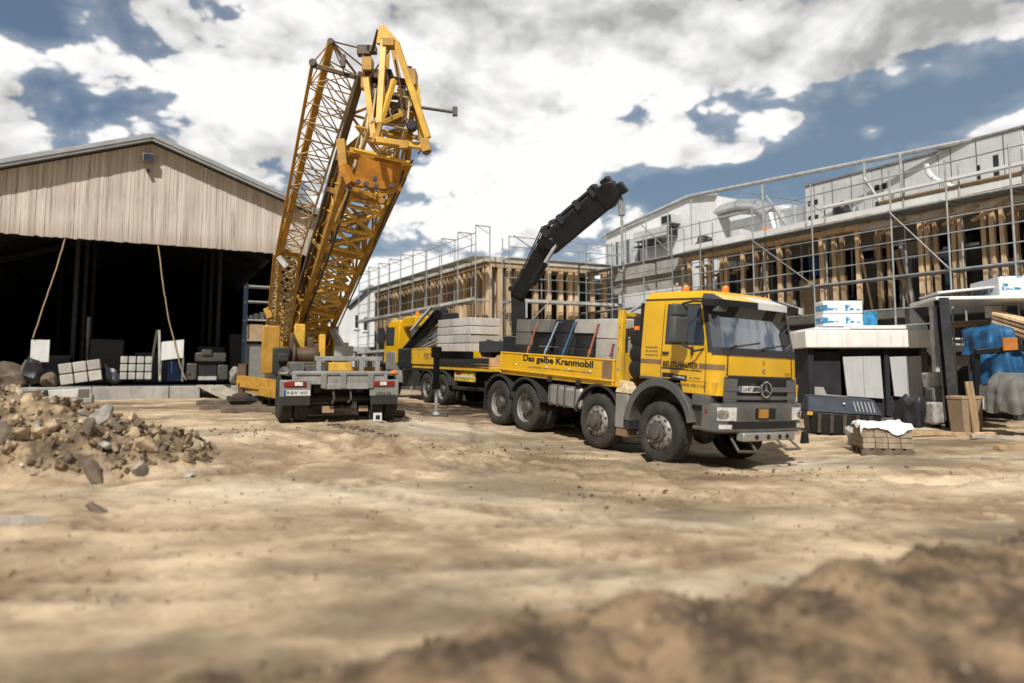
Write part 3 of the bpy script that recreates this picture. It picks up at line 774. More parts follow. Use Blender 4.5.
# mirrors
mb=MB(); mb.box(.58,.72,-W-.46,-W-.13,2.12,2.56); mb.box(.58,.71,-W-.45,-W-.14,2.575,2.78)
mr=mb.build('mirror',MT['grey_plastic'],cab,bevel=.035,seg=3)
mb=MB(); mb.path([(.95,-W+.02,2.84),(.86,-W-.2,2.83),(.7,-W-.29,2.78)],.022); mb.path([(.95,-W+.02,2.05),(.86,-W-.12,2.0),(.72,-W-.29,2.12)],.022); mb.build('mirror_arm',MT['blacksoft'],mr)
mb=MB(); mb.box(.62,.74,W+.12,W+.36,2.16,2.75); mb.build('mirror',MT['grey_plastic'],cab,bevel=.035)
p=sk.pt(1.75,2.74,.2); mb=MB(); mb.obox(p,(.05,0,0),(0,.12,0),(0,.03,.07)); mb.tube(p,sk.pt(1.5,2.86,0),.02); mb.build('ramp_mirror',MT['grey_plastic'],cab,bevel=.02)
mb=MB(); mb.box(.70,.74,-W-.06,-W+.0,1.93,2.08); mb.build('mirror_base',MT['blacksoft'],cab,bevel=.02)
# grille
mb=MB(); sk.patch(mb,1.96,3.04,1.13,1.60,.012,24,4); gr=mb.build('grille',MT['black'],cab,smooth=40)
mb=MB()
for z0,z1,o0 in ((1.13,1.19,.05),(1.24,1.30,.045),(1.375,1.455,.05)): sk.patch(mb,2.0,3.0,z0,z1,o0,16,2)
for a,b in ((1.97,2.14),(2.86,3.03)): sk.patch(mb,a,b,1.20,1.58,.038,8,4)
mb.build('grille_bar',M('grille_grey',(.085,.09,.09),.42,dirt=.2),gr,smooth=40)
c=sk.pt(2.5,1.415,.075); mb=MB()
ringp=[(.115,-.02),(.115,.012),(.128,.02),(.14,.012),(.14,-.02)]
mb.lathe(ringp,c,(1,0,0),40)
for i in range(3):
    t=math.pi/2+2*math.pi*i/3; d=V((0,math.cos(t),math.sin(t))); n=V((0,-math.sin(t),math.cos(t)))
    mb.add([c+d*.118+V((.004,0,0)),c+n*.022-d*.012,c-n*.022-d*.012,c+V((.02,0,0))],[(0,1,3),(0,3,2)])
mb.build('star_emblem',MT['chrome'],gr,smooth=0,recalc=False)
mb=MB(); mb.lathe([(.112,0),(.112,.004),(0,.004)],c-V((.006,0,0)),(1,0,0),32); mb.build('emblem_back',MT['black'],gr)
a=sk.pt(2.16,1.36,.058)
mb=MB(); mb.box(a.x,a.x+.008,a.y,a.y+.50,1.36,1.465); pl_=mb.build('licence_plate',MT['plate'],gr)
mb=MB(); mb.box(a.x+.008,a.x+.0095,a.y,a.y+.045,1.36,1.465); mb.build('plate_band',MT['blue'],pl_)
text('LA·BT 2091',.065,.38,MT['ink'],pl_,(0,1,0),(0,0,1),(a.x+.0105,a.y+.08,1.38),fat=.012)
text('4146',.035,.14,MT['ink'],cab,(0,1,0),(0,0,1),tuple(sk.pt(sk.uy(.62,1.68),1.67,.012)),fat=.01)
mb=MB(); c2=sk.pt(2.5,1.74,.012); mb.lathe([(.03,0),(.03,.02),(0,.03)],c2,(1,0,0),14); mb.lathe([(.018,0),(.018,.03),(0,.03)],sk.pt(2.5,1.89,.01),(1,0,0),10); mb.build('bonnet_knob',MT['chrome'],cab)
# bumper
bk=Skin(1.0, lambda z:1.33, lambda z:1.14, lambda z:.2)
mb=MB(); mb.loft([bk.ring(z,o) for z,o in ((.69,-.03),(.72,0),(.95,.0),(1.10,.0),(1.16,-.02),(1.17,-.1))]); bp=mb.build('bumper',MT['grey_plastic'],tr,smooth=35)
mb=MB(); bk.patch(mb,2.03,2.97,.76,.88,.004,14,2); bk.patch(mb,2.36,2.64,.92,1.10,.006,4,2); mb.build('bumper_opening',MT['black'],bp,smooth=0)
mb=MB(); bk.patch(mb,2.40,2.52,.94,1.09,.03,3,2); mb.build('tow_pin',M('tow_pin',(.35,.17,.03),.5),bp)
for s in (0,1):
    uA,uB=((1.5,2.12),(2.9,3.5))[s]
    mb=MB(); bk.patch(mb,uA,uB,.895,1.11,.010,8,3); h=mb.build('headlight',MT['lens_clear'],bp)
    mb=MB()
    for q in (.3,.7):
        cc=bk.pt(uA+(uB-uA)*q,1.0,.02); d=(bk.pt(uA+(uB-uA)*q,1.0,1)-bk.pt(uA+(uB-uA)*q,1.0,0)).normalized(); mb.lathe([(.07,-.01),(.072,.0),(.06,.004),(.03,-.005),(0,-.005)],cc,d,20)
    mb.build('reflector',MT['chrome'],h)
    mb=MB(); bk.patch(mb,uA+.1,uB-.05,.76,.83,.010,6,1); mb.build('fog_lamp',MT['lens_clear'],bp)
mb=MB(); bk.patch(mb,.55,.85,1.0,1.06,.012,2,1); mb.build('side_marker',MT['red'],bp)
mb=MB()   # tow bar plate and loop
mb.box(1.29,1.45,-.62,.72,.56,.70); bpx=mb.build('underride_bar',MT['alu'],tr,bevel=.02)
mb=MB()
for y in (-.3,0,.3,.5): mb.lathe([(.04,0),(.04,.012),(0,.012)],(1.45,y,.63),(1,0,0),12)
mb.build('bar_bolt',MT['black'],bpx)
mb=MB(); mb.path([(1.4,.25,.6),(1.62,.25,.44),(1.62,.62,.44),(1.4,.62,.58)],.022,8); mb.path([(1.3,-.75,.6),(1.5,-.8,.42),(1.5,-.35,.40),(1.3,-.3,.55)],.022,8); mb.build('step_loop',MT['hub'],tr)
mb=MB(); mb.prism([(0,0),(.12,0),(.16,-.2),(-.04,-.2)],(1.45,.9,.7),(0,1,0),(0,0,1),(1,0,0),0,.05); mb.build('rubber_flap',MT['black'],tr)
# steps between wheel and bumper
mb=MB(); mb.box(.74,1.16,-1.06,-.7,.72,1.3); st=mb.build('step_box',MT['chassis'],tr,bevel=.02)
mb=MB(); mb.box(.76,1.14,-1.13,-1.0,1.1,1.28); mb.box(.78,1.15,-1.12,-.95,.70,.76); mb.build('step_tread',MT['grey_plastic'],st,bevel=.015)
# wings
for s in (-1,1):
    mb=MB(); fender_ring(mb,-.02,.63,.72,.86,s*1.15,s*.72,12,178); f=mb.build('wing',MT['grey_plastic'],tr,smooth=30,bevel=.01)
    mb=MB(); mb.box(-.9,-.74,min(s*1.13,s*.75),max(s*1.13,s*.75),.5,.72); mb.build('mud_flap',MT['blacksoft'],f)
mb=MB(); mb.box(-.53,.05,-W-.04,-W+.02,1.455,1.51); mb.build('sill',MT['grey_plastic'],cab,bevel=.02)
# box behind the cab, tank, marker plate
mb=MB(); mb.box(-1.16,-.80,-1.13,-.8,.48,1.14); mb.build('silencer_box',MT['grey_mid'],tr,bevel=.03)
mb=MB(); mb.box(-1.12,-.82,-1.12,-.85,.34,.47); mb.build('bracket_plate',MT['brown'],tr,bevel=.01)
mb=MB(); mb.prism([(-1.16,1.15),(-.78,1.15),(-.86,1.36),(-1.05,1.38)],(0,-1.14,0),(1,0,0),(0,0,1),(0,1,0),0,.25); mb.build('hazard_plate',M('hazard_cream',(.62,.5,.3),.5,var=.35,scale=9),tr,bevel=.01)
mb=MB(); mb.box(-3.42,-2.24,-1.11,-.62,.70,1.15); tk=mb.build('fuel_tank',MT['alu'],tr,bevel=.09,seg=4)
mb=MB()
for x in (-3.3,-3.02,-2.78,-2.42): mb.box(x-.025,x+.025,-1.118,-.6,.69,1.16)
mb.build('tank_strap',MT['hub'],tk,bevel=.01)
mb=MB(); mb.box(-2.22,-2.0,-1.05,-.7,.7,1.15); mb.build('battery_box',MT['chassis'],tr,bevel=.02)
# air intake and tanks behind the cab
mb=MB(); mb.box(-.92,-.60,-.98,.9,1.55,2.62); ab=mb.build('air_intake',MT['chassis'],tr,bevel=.03)
mb=MB()
for z in (1.62,1.9,2.18): mb.lathe([(.0,-.02),(.15,-.02),(.17,.02),(.17,.03),(.1,.06),(0,.06)],(-.76,-1.0,z),(0,-1,0),20)
mb.tube((-.66,-.96,1.5),(-.66,-.96,2.85),.06,12); mb.build('air_filter',MT['black'],ab)
mb=MB(); mb.box(-.86,-.74,-1.0,-.95,2.3,2.42); mb.build('warning_lamp',MT['orange'],ab)
# wheel arches of the rear axles, second steering axle
for s in (-1,1):
    for x in (AX1[2],AX1[3]):
        mb=MB(); fender_ring(mb,x,.56,.62,.67,s*1.14,s*.55,14,166); mb.build('wing',MT['blacksoft'],tr,smooth=30)
    mb=MB(); fender_ring(mb,AX1[1],.56,.66,.71,s*1.12,s*.7,20,172); mb.build('wing',MT['chassis'],tr,smooth=30)
    mb=MB(); mb.box(-6.03,-6.0,min(s*1.12,s*.6),max(s*1.12,s*.6),.3,1.0); mb.build('mud_flap',MT['blacksoft'],tr)
# platform
mb=MB(); mb.box(-5.3,-1.0,-1.12,1.12,1.24,1.34); mb.box(-6.0,-5.3,-.55,.55,1.06,1.3); bed=mb.build('load_bed',MT['yellow_dirty'],tr,bevel=.012)
mb=MB(); mb.box(-5.29,-1.20,-1.155,-1.115,1.345,1.77); mb.box(-5.3,-1.18,-1.17,-1.11,1.735,1.765)
for x in (-5.27,-1.22): mb.box(x-.025,x+.025,-1.17,-1.12,1.26,1.74)
mb.box(-5.29,-1.18,-1.175,-1.12,1.335,1.375)
sb=mb.build('side_board',MT['yellow'],bed,bevel=.008)
mb=MB(); mb.box(-5.29,-1.20,1.115,1.155,1.345,1.77); mb.build('side_board',MT['yellow'],bed,bevel=.008)
mb=MB(); mb.box(-1.55,-1.26,-1.160,-1.15,1.385,1.73); mb.build('brown_panel',MT['brown'],sb)
text('Das gelbe Kranmobil',.185,2.5,MT['ink'],sb,(1,0,-.012),(0,0,1),(-4.33,-1.158,1.55),fat=.034)
scrawl(sb,MT['brown'],V((1,0,0)),V((0,0,1)),(-4.15,-1.158,1.45),2.3,.035,8)
mb=MB()
for x in (-4.6,-3.4,-2.6,-1.9): mb.lathe([(.02,0),(.02,.012),(0,.012)],(x,-1.157,1.50),(0,-1,0),10)
mb.build('rivet',MT['inkwhite'],sb)
mb=MB()
for x in (-3.3,-2.3): mb.box(x-.06,x+.06,-1.165,-1.1,1.19,1.30)
mb.build('board_latch',MT['blacksoft'],bed,bevel=.01)
mb=MB(); 
for s in (-1,1): mb.box(-1.17,-1.03,s*1.10-.05,s*1.10+.05,1.25,2.72)
mb.box(-1.13,-1.07,-1.05,1.05,2.6,2.68); mb.box(-1.12,-1.07,-1.05,1.05,1.25,1.9)
for y in (-.5,0,.5): mb.box(-1.13,-1.09,y-.03,y+.03,1.9,2.6)
hb=mb.build('headboard',MT['yellow_dirty'],bed,bevel=.01)
mb=MB()
for z in (1.6,2.0,2.4): mb.lathe([(.025,0),(.025,.015),(0,.015)],(-1.10,-1.152,z),(0,-1,0),8)
mb.path([(-1.1,-.9,2.7),(-.95,-.75,2.85),(-.8,-.6,2.88),(-.72,-.5,2.8)],.03,8)
mb.build('rail_fitting',MT['zinc'],hb)
mb=MB(); mb.box(-6.05,-5.98,-1.1,1.1,.62,.72); mb.build('rear_bar',MT['chassis'],tr)

# loader crane behind the platform of the front truck
T1i=T1.inverted()
b0=T1@V((-5.62,-.22,1.25)); kx=b0
c0=at(521,343,18.3); c1=at(517.5,291,18.3)
def quad_ring(c, u, v, a, b): return [c-u*a-v*b, c+u*a-v*b, c+u*a+v*b, c-u*a+v*b]
cr=MB(); cr.beam(c0-V((0,0,.5)),c1,.38,.36,up=(1,0,0)); cr.obox(c0-V((0,0,.15)),(.45,0,0),(0,.4,0),(0,0,.32)); cr.tube(c1,c1+V((0,0,.12)),.24,16)
col_=cr.build('crane_column',MT['black'],tr,inv=T1i,bevel=.03)
mb=MB(); mb.beam(at(526.5,318,18.0),at(526.5,300,18.0),.07,.05); mb.build('grease_tube',MT['zinc'],col_,inv=T1i)
mb=MB(); mb.path([at(500,349,18.4),at(487,345,18.6),at(484,351,18.6),at(494,352,18.4)],.16,10); mb.obox(at(493,347,18.5),(.35,.0,0),(0,.25,0),(0,0,.14)); mb.build('outrigger_roll',MT['blacksoft'],tr,inv=T1i)
A0=at(517,296,18.2); A1=at(552,238.5,17.5); d1=(A1-A0).normalized(); side=d1.cross(V((0,1,0))).normalized()
dep=d1.cross(side).normalized()
def arm(mb,p,q,w0,w1,d0,dd1,n=5):
    rings=[]
    for i in range(n+1):
        t=i/n; c=p+(q-p)*t; rings.append(quad_ring(c,side_,dep_,w0+(w1-w0)*t,d0+(dd1-d0)*t))
    mb.loft(rings)
side_,dep_=side,dep
mb=MB(); arm(mb,A0,A1,.17,.24,.15,.17); a1=mb.build('lower_arm',MT['black'],tr,inv=T1i,bevel=.03)
mb=MB(); mb.tube(at(533,284,17.5),at(545,263,17.2),.085,10); mb.build('ram',MT['black'],a1,inv=T1i); mb=MB(); mb.tube(at(545,263,17.2),at(556,245,17.2),.05,8); mb.build('ram_rod',MT['zinc'],a1,inv=T1i)
B0=at(549,246,17.4); B1=at(603,200,16.5); B2=at(613,190,16.3); d1=(B1-B0).normalized(); side_=d1.cross(V((0,1,0))).normalized(); dep_=d1.cross(side_).normalized()
mb=MB(); arm(mb,B0,B1,.25,.26,.15,.15); a2=mb.build('upper_arm',MT['black'],tr,inv=T1i,bevel=.03)
mb=MB()
for o,r in ((.28,.045),(.38,.03)): mb.tube(B0+d1*.15+(-side_)*o if side_.z<0 else B0+d1*.15+side_*o, (B1+(-side_)*o if side_.z<0 else B1+side_*o), r, 8)
up_=side_ if side_.z>0 else -side_
mb.tube(B0+d1*.3+up_*.30-dep_*.12,B1-d1*.1+up_*.34-dep_*.12,.055,10)
for t in (.1,.4,.7,.97):
    c=B0+(B1-B0)*t; mb.obox(c+up_*.3,d1*.05,up_*.12,dep_*.2)
mb.build('extension_ram',MT['darkmetal'],a2,inv=T1i)
mb=MB(); side_r=side_
mb.loft([quad_ring(B1-d1*.05,side_,dep_,.27,.17),quad_ring(B1+d1*.12,side_,dep_,.29,.18),quad_ring(B2,side_,dep_,.24,.16),quad_ring(B2+d1*.15,side_,dep_,.16,.13)])
mb.obox(B2+up_*.22,d1*.12,up_*.12,dep_*.12); mb.obox(B1+up_*.34,d1*.08,up_*.1,dep_*.14); mb.obox(B2+d1*.2-up_*.1,d1*.08,up_*.14,dep_*.1)
mb.build('arm_head',MT['black'],a2,inv=T1i,bevel=.03)
mb=MB(); q_=[A0+d1*.0+V((-.16,-.2,.1)),A0.lerp(A1,.5)+V((-.22,-.2,.1)),A1+V((-.26,-.2,.25)),B0+up_*.4+d1*.3,B0.lerp(B1,.5)+up_*.42-dep_*.05,B1+up_*.4]
for w_ in (0,.06,.12): mb.path([p+V((w_,-.03*w_,w_*.4)) for p in q_],.018,5)
mb.build('hydraulic_hose',MT['blacksoft'],a2,inv=T1i)
mb=MB()
for t in (.2,.5,.8): mb.beam(B0.lerp(B1,t)-dep_*.155-up_*.22,B0.lerp(B1,t)-dep_*.155+up_*.22,.05,.02)
mb.build('guide_band',MT['darkmetal'],a2,inv=T1i)
kn=at(552,243,17.4); mb=MB(); mb.lathe([(.0,-.24),(.14,-.24),(.17,-.2),(.17,.2),(.14,.24),(0,.24)],kn,dep_,20); mb.obox(kn+V((-.08,0,.08)),d1*.22,up_*.14,dep_*.2); mb.obox(at(549,238,17.4),(.14,0,.07),(0,.16,0),(-.05,0,.12)); mb.build('knee_joint',MT['black'],tr,inv=T1i,bevel=.02)
mb=MB(); pts=[at(*q,17.3) for q in ((549,229),(549.5,222),(554,220),(561,221),(566,224))]; mb.path(pts,.035,8); mb.build('hose_loop',MT['blacksoft'],tr,inv=T1i)
h0=at(621.5,196,16.3); mb=MB(); z=h0.z
for i in range(8):
    c=V((h0.x,h0.y,z-.09*i)); 
    if i%2: mb.obox(c,(.035,0,0),(0,.012,0),(0,0,.05))
    else: mb.obox(c,(.012,0,0),(0,.035,0),(0,0,.05))
mb.tube(h0-V((0,0,.35)),h0-V((0,0,1.55)),.032,6)
ch=mb.build('hook_chain',MT['zinc'],tr,inv=T1i)
mb=MB(); hp=h0-V((0,0,.3)); mb.obox(hp,(.07,0,0),(0,.05,0),(0,0,.16)); hp=h0-V((0,0,1.55)); mb.path([hp,hp+V((.03,0,-.12)),hp+V((.0,0,-.24)),hp+V((-.08,0,-.22)),hp+V((-.09,0,-.15))],.03,8); mb.build('hook',MT['zinc_dark'],ch,inv=T1i)

# ------------------------------------------------------------------ the load on the front truck
def thing_on(Tm, name, mb, mat, loc, label, cat, group, bevel=.015):
    """one liftable mesh whose origin sits at loc of the carrier frame"""
    o=mb.build(name,mat,None,bevel=bevel); o.matrix_world=Tm@Matrix.Translation(V(loc)); return tag(o,label,cat,group)
rng=random.Random(3)
def blockmesh(lx,ly,lz):
    mb=MB(); mb.box(-lx/2,lx/2,-ly/2,ly/2,0,lz); return mb
zb=1.345
names=['lowest','second','third','topmost']
# pale blocks by the headboard
for j in range(3):
    lz=.41; o=thing_on(T1,'concrete_block',blockmesh(.74,1.7,lz-.012),MT['slab'],(-1.66+rng.uniform(-.02,.02),-.10,zb+j*lz),'pale concrete block %s in the stack against the yellow headboard'%['lowest','middle','topmost'][j],'concrete block','concrete blocks on the front lorry')
cols_=[(-2.42,.72,'slab_dark'),(-3.18,.74,'tarblock'),(-3.96,.74,'tarblock'),(-4.72,.72,'slab_dark')]
wh_=['beside the pale stack','third from the headboard','fourth from the headboard','at the tail of the load']
for i,(x,lx,mt) in enumerate(cols_):
    for j in range(4):
        m=MT['tarblock'] if (j<3 and not(i==3 and j==2)) or (i==1 and j==3) else MT['slab_dark'] if i!=1 else MT['slab']
        if i==0 and j==3: m=MT['slab']
        lz=.305
        thing_on(T1,'concrete_block',blockmesh(lx-.01,1.6+rng.uniform(-.1,.1),lz-.012),m,(x+rng.uniform(-.02,.02),-.12+rng.uniform(-.05,.05),zb+j*lz),
                 '%s block in the strapped stack %s, %s layer'%('dark wrapped' if m is MT['tarblock'] else 'grey concrete',wh_[i],names[j]),'concrete block','concrete blocks on the front lorry',.012)
for (px0,py0,px1,py1,mt,lab) in ((538,322,527,353,'orangestrap','orange lashing strap at the tail end of the dark load'),(558,322,544,355,'greystrap','pale blue lashing strap over the dark load'),(575,322,562,356,'bluestrap','bright blue lashing strap over the dark load'),(598,324,588,357,'orangestrap','orange red lashing strap beside the pale block stack'),(613,344,610,357,'redstrap','short dark red strap end on the pale block stack')):
    def sidept(px,py,y):
        d=T1i.to_3x3()@(at(px,py,10)-V((0,0,CAMH))); o=T1i@V((0,0,CAMH)); return o+d*((y-o.y)/d.y)
    a=sidept(px0,py0,-.99); b=sidept(px1,py1,-1.1); mb=MB(); mb.beam(a,b,.045,.008,up=(0,1,0)); mb.beam(a+V((0,0,0)),a+V((0,.75,.06)),.045,.008)
    mb.beam(a+(b-a)*.80,a+(b-a)*.9,.06,.03,up=(0,1,0))
    o=mb.build('lashing_strap',MT[mt],None,smooth=0); o.matrix_world=T1.copy(); tag(o,lab,'strap','lashing straps on the front lorry')

# ------------------------------------------------------------------ the far truck, driving away
t2=empty('loader_truck',T2_O,T2_ROT,'yellow lorry facing away behind the front one, carrying a folded black crane and concrete slabs','truck')
for x,dl,kd in ((3.55,False,'front'),(0,True,'rear'),(-1.27,True,'rear')):
    for s in (-1,1): make_wheel(t2,x,s*1.15,.52,.3,s,kd,dual=dl)
mb=MB()
for s in (-1,1): mb.box(-4.4,4.2,s*.42-.06,s*.42+.06,.75,1.05)
for x in (3.55,0,-1.27): mb.tube((x,-.9,.52),(x,.9,.52),.09,8)
mb.box(2.6,4.2,-.9,.9,.6,1.35); mb.box(.9,2.4,.5,1.1,.55,1.1); mb.box(-3.6,-2.0,-1.1,1.1,.58,.68)
mb.box(-4.2,-2.2,-.6,.6,.6,1.2)
mb.build('chassis',MT['chassis'],t2,bevel=.012)
mb=MB()
rings=[]
for z,xf,w in ((1.35,4.55,1.13),(2.05,4.52,1.13),(2.9,4.25,1.08),(3.02,4.1,1.02)):
    rings.append([V((2.85,-w,z)),V((xf-.15,-w,z)),V((xf,-w+.15,z)),V((xf,w-.15,z)),V((xf-.15,w,z)),V((2.85,w,z))])
mb.loft(rings); c2=mb.build('cab',MT['yellow'],t2,bevel=.03,smooth=30)
mb=MB(); mb.box(3.3,4.2,1.09,1.135,2.02,2.75); mb.build('window',MT['glass'],c2); mb=MB(); mb.box(4.0,4.55,-1.0,1.0,2.1,2.85); mb.build('windscreen',MT['glass'],c2)
mb=MB(); mb.box(2.838,2.852,-.6,.6,2.2,2.75); mb.build('rear_window',MT['glass'],c2)
mb=MB(); mb.box(1.5,2.8,-.7,.98,2.72,3.12); mb.build('roof_box',MT['yellow'],c2,bevel=.05)
mb=MB(); mb.lathe([(.09,0),(.09,.04),(.075,.05),(.07,.2),(0,.24)],(2.5,.5,3.12),(0,0,1),16); mb.build('beacon',MT['orange'],c2)
mb=MB(); mb.box(4.25,4.4,1.2,1.45,2.1,2.75); mb.build('mirror',MT['blacksoft'],c2,bevel=.03)
mb=MB(); mb.box(3.05,4.15,.9,1.17,1.02,1.82); mb.build('side_fairing',MT['grey_mid'],t2,bevel=.09)
mb=MB(); fender_ring(mb,3.55,.55,.64,.72,1.16,.7,5,175); mb.build('wing',MT['grey_mid'],t2)
for s in (-1,1):
    mb=MB(); fender_ring(mb,0,.52,.6,.66,s*1.16,s*.6,15,165); fender_ring(mb,-1.27,.52,.6,.66,s*1.16,s*.6,15,165); mb.build('wing',MT['blacksoft'],t2)
mb=MB(); mb.box(-4.65,1.8,-1.13,1.13,1.2,1.32); bd=mb.build('load_bed',MT['yellow_dirty'],t2,bevel=.01)
mb=MB(); mb.box(-.86,1.78,1.135,1.175,1.34,1.9); mb.box(-.86,1.78,1.13,1.185,1.86,1.89); sb2=mb.build('side_board',MT['yellow_dirty'],bd,bevel=.008)
mb=MB(); mb.box(-4.62,-.9,1.135,1.175,1.62,1.80); mb.build('side_board',MT['yellow'],bd,bevel=.008)
mb=MB(); mb.box(-4.62,-.9,1.14,1.165,1.42,1.60); mb.box(-4.62,-.9,1.137,1.167,1.34,1.41); mb.build('side_rail',MT['chassis'],bd)
text('FSKT',.22,.7,MT['brown'],sb2,(-1,0,0),(0,0,1),(.2,1.178,1.52),fat=.02)
mb=MB(); mb.box(-.6,1.7,-.9,1.1,1.33,1.93); mb.build('tool_chest',MT['grey_mid'],t2)
# stabiliser leg on the near side
lg=T2@V((-.92,1.32,1.95)); zf=gh(lg.x,lg.y)
T2i=T2.inverted()
mb=MB(); mb.obox(V((lg.x,lg.y,1.62)),(.11,0,0),(0,.11,0),(0,0,.85)); mb.obox(V((lg.x,lg.y,2.45)),(.19,0,0),(0,.15,0),(0,0,.13)); mb.tube((lg.x,lg.y,.95),(lg.x,lg.y,1.1),.17,8)
sl=mb.build('stabiliser_leg',MT['black'],t2,inv=T2i,bevel=.02)
lowp=at(436,420,18.6); 
# folded loader crane behind the cab
F0=at(406,350,26.4); F1=at(441,312,25.3); F2=at(450,318,25.0)
dF=(F1-F0).normalized(); side_=dF.cross(V((0,1,0))).normalized(); dep_=dF.cross(side_).normalized()
mb=MB(); arm(mb,F0,F1,.13,.2,.14,.17); mb.obox(F0-V((0,0,.3)),(.25,0,0),(0,.3,0),(0,0,.35)); fc=mb.build('folded_boom',MT['black'],t2,inv=T2i,bevel=.03)
mb=MB(); mb.lathe([(0,-.22),(.2,-.22),(.22,-.18),(.22,.18),(.2,.22),(0,.22)],F1+V((.0,0,-.05)),dep_,18); mb.obox(F2,(.3,0,0),(0,.3,0),(0,0,.16)); mb.build('knee_joint',MT['black'],fc,inv=T2i,bevel=.02)
mb=MB(); u=-side_ if side_.z>0 else side_
for o,r in ((.36,.06),(.56,.045),(.8,.035),(1.0,.03)): mb.tube(F0+u*o*.3+dF*.2,F1+u*(o*.9)-dF*.3,r,8)
mb.build('ram',MT['zinc'],fc,inv=T2i)
u2=-u; mb=MB(); mb.beam(F0+dF*.8+u2*.30-V((0,.3,0)),F1-dF*.1+u2*.33-V((0,.3,0)),.12,.06); mb.build('boom_edge',MT['grey_light'],fc,inv=T2i)
# tail of the far truck
mb=MB(); mb.box(-3.5,-2.1,1.0,1.06,.86,1.18); mb.build('hazard_panel',M('hazard_yellow',(.6,.42,.05),.5,var=.4,scale=5),t2)
mb=MB(); mb.box(-2.6,-2.2,1.055,1.075,1.06,1.16); mb.build('tail_light',MT['red'],t2,bevel=.01)
mb=MB(); mb.box(-3.45,-2.15,1.055,1.07,.98,1.04); mb.build('marker_board',MT['plate'],t2)
# slabs on the far truck
for j in range(4):
    for q,(x,lx) in enumerate(((-1.45,1.24),(-2.73,1.28))):
        lz=.27
        o=thing_on(T2,'concrete_slab',blockmesh(lx-.015,1.05,lz-.018),MT['slab'],(x+rng.uniform(-.02,.02),.6+rng.uniform(-.02,.02),1.80+j*lz),'pale concrete slab on the far lorry, %s layer, %s half'%(names[j],('cab-side','tail-side')[q]),'concrete slab','concrete slabs on the far lorry')
        mb=MB()
for q,x in enumerate((-1.0,-2.1,-3.2)):
    o=thing_on(T2,'timber_bearer',MB().box(-.05,.05,-.95,.95,0,.44) if False else MB().box(-.06,.06,-.95,.95,0,.47),MT['timber_dk'],(x,.1,1.325),'square timber bearer under the slabs on the far lorry','bearer','timber bearers under the slabs')
# free standing prop between the vehicles
pz=gh(lowp.x,lowp.y)
pr=empty('stabiliser_prop',(lowp.x,lowp.y,pz),(0,0,0),'slim grey stabiliser leg with a square foot plate standing on the ground between the vehicles','stabiliser leg')
mb=MB(); mb.obox((0,0,.025),(.30,0,0),(0,.22,0),(0,0,.025)); mb.build('foot_plate',MT['hub'],pr,bevel=.008)
mb=MB(); mb.tube((0,0,.05),(0,0,.75),.045,10); mb.lathe([(.1,.05),(.07,.1),(.045,.13)],(0,0,0),(0,0,1),12); mb.build('ram_rod',MT['zinc'],pr)
top=max(.8,at(437,353,18.6).z-pz)
mb=MB(); mb.obox((0,0,(top+.7)/2),(.075,0,0),(0,.08,0),(0,0,(top-.7)/2)); mb.obox((0,0,top+.02),(.13,0,0),(0,.12,0),(0,0,.14)); mb.obox((0,0,.78),(.1,0,0),(0,.1,0),(0,0,.09)); mb.obox((0,0,1.15),(.1,0,0),(0,.1,0),(0,0,.05)); mb.build('leg_housing',MT['black'],pr,bevel=.02)
mb=MB(); mb.beam((0,0,top-.05),(.9,.5,top-.05),.2,.2); mb.build('cross_beam',MT['black'],pr,bevel=.02)
bpy.data.objects.remove(sl)
# ------------------------------------------------------------------ the large open shed
HROT=(0,0,27.1); HO=V((-19.9,27.6,0)); HT=pose(HO,HROT); HTi=HT.inverted()
hall=empty('storage_shed',HO,HROT,'large open shed with pale vertical boards in its gable and a grey metal roof edge','shed')
SX0,SX1,SAP,ZAP,SL,ZLIN,ZFL=-7.0,12.2,4.95,11.45,.355,7.05,.45
def roofz(t): return ZAP-SL*abs(t-SAP)
# boards: each a little proud or shy of the next
bm,kk,bs=newmat('grey_weathered_boards')
tc=kk.n('ShaderNodeTexCoord').outputs['Object']
sx=kk.n('ShaderNodeSeparateXYZ'); kk.l.new(tc,sx.inputs[0])
bi=kk.math('FLOOR',kk.math('DIVIDE',sx.outputs[0],.165))
wn=kk.n('ShaderNodeTexWhiteNoise',noise_dimensions='1D'); kk.l.new(bi,wn.inputs['W'])
c=kk.mix(wn.outputs[0],(.49,.425,.36,1),(.65,.58,.505,1))
st=kk.noise(kk.mapv(tc,(7,7,.22)),1.4,6,.65)
c=kk.mix(kk.ramp(st,.50,.70,0,.7),c,(.14,.11,.085,1))
st2=kk.noise(kk.mapv(tc,(.6,.6,.25)),1.2,5,.6)
c=kk.mix(kk.ramp(st2,.5,.75,0,.35),c,(.2,.155,.115,1))
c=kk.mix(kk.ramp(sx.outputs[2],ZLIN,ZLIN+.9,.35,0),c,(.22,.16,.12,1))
kk.put(bs.inputs['Base Color'],c); bs.inputs['Roughness'].default_value=.85
mb=MB(); t=SX0; rng=random.Random(5)
while t<SX1:
    t2_=min(t+.165,SX1); g=.003; yo=rng.uniform(-.012,.012); zl=ZLIN+rng.uniform(-.03,.02)
    a,b=t+g,t2_-g
    vs=[(a,-.03+yo,zl),(b,-.03+yo,zl),(b,-.03+yo,roofz(b)-.05),(a,-.03+yo,roofz(a)-.05),(a,.03,zl),(b,.03,zl),(b,.03,roofz(b)-.05),(a,.03,roofz(a)-.05)]
    mb.add(vs,[(0,1,2,3),(4,7,6,5),(0,4,5,1),(0,3,7,4),(1,5,6,2)]); t=t2_
mb.build('gable_boards',bm,hall,smooth=0,recalc=False)
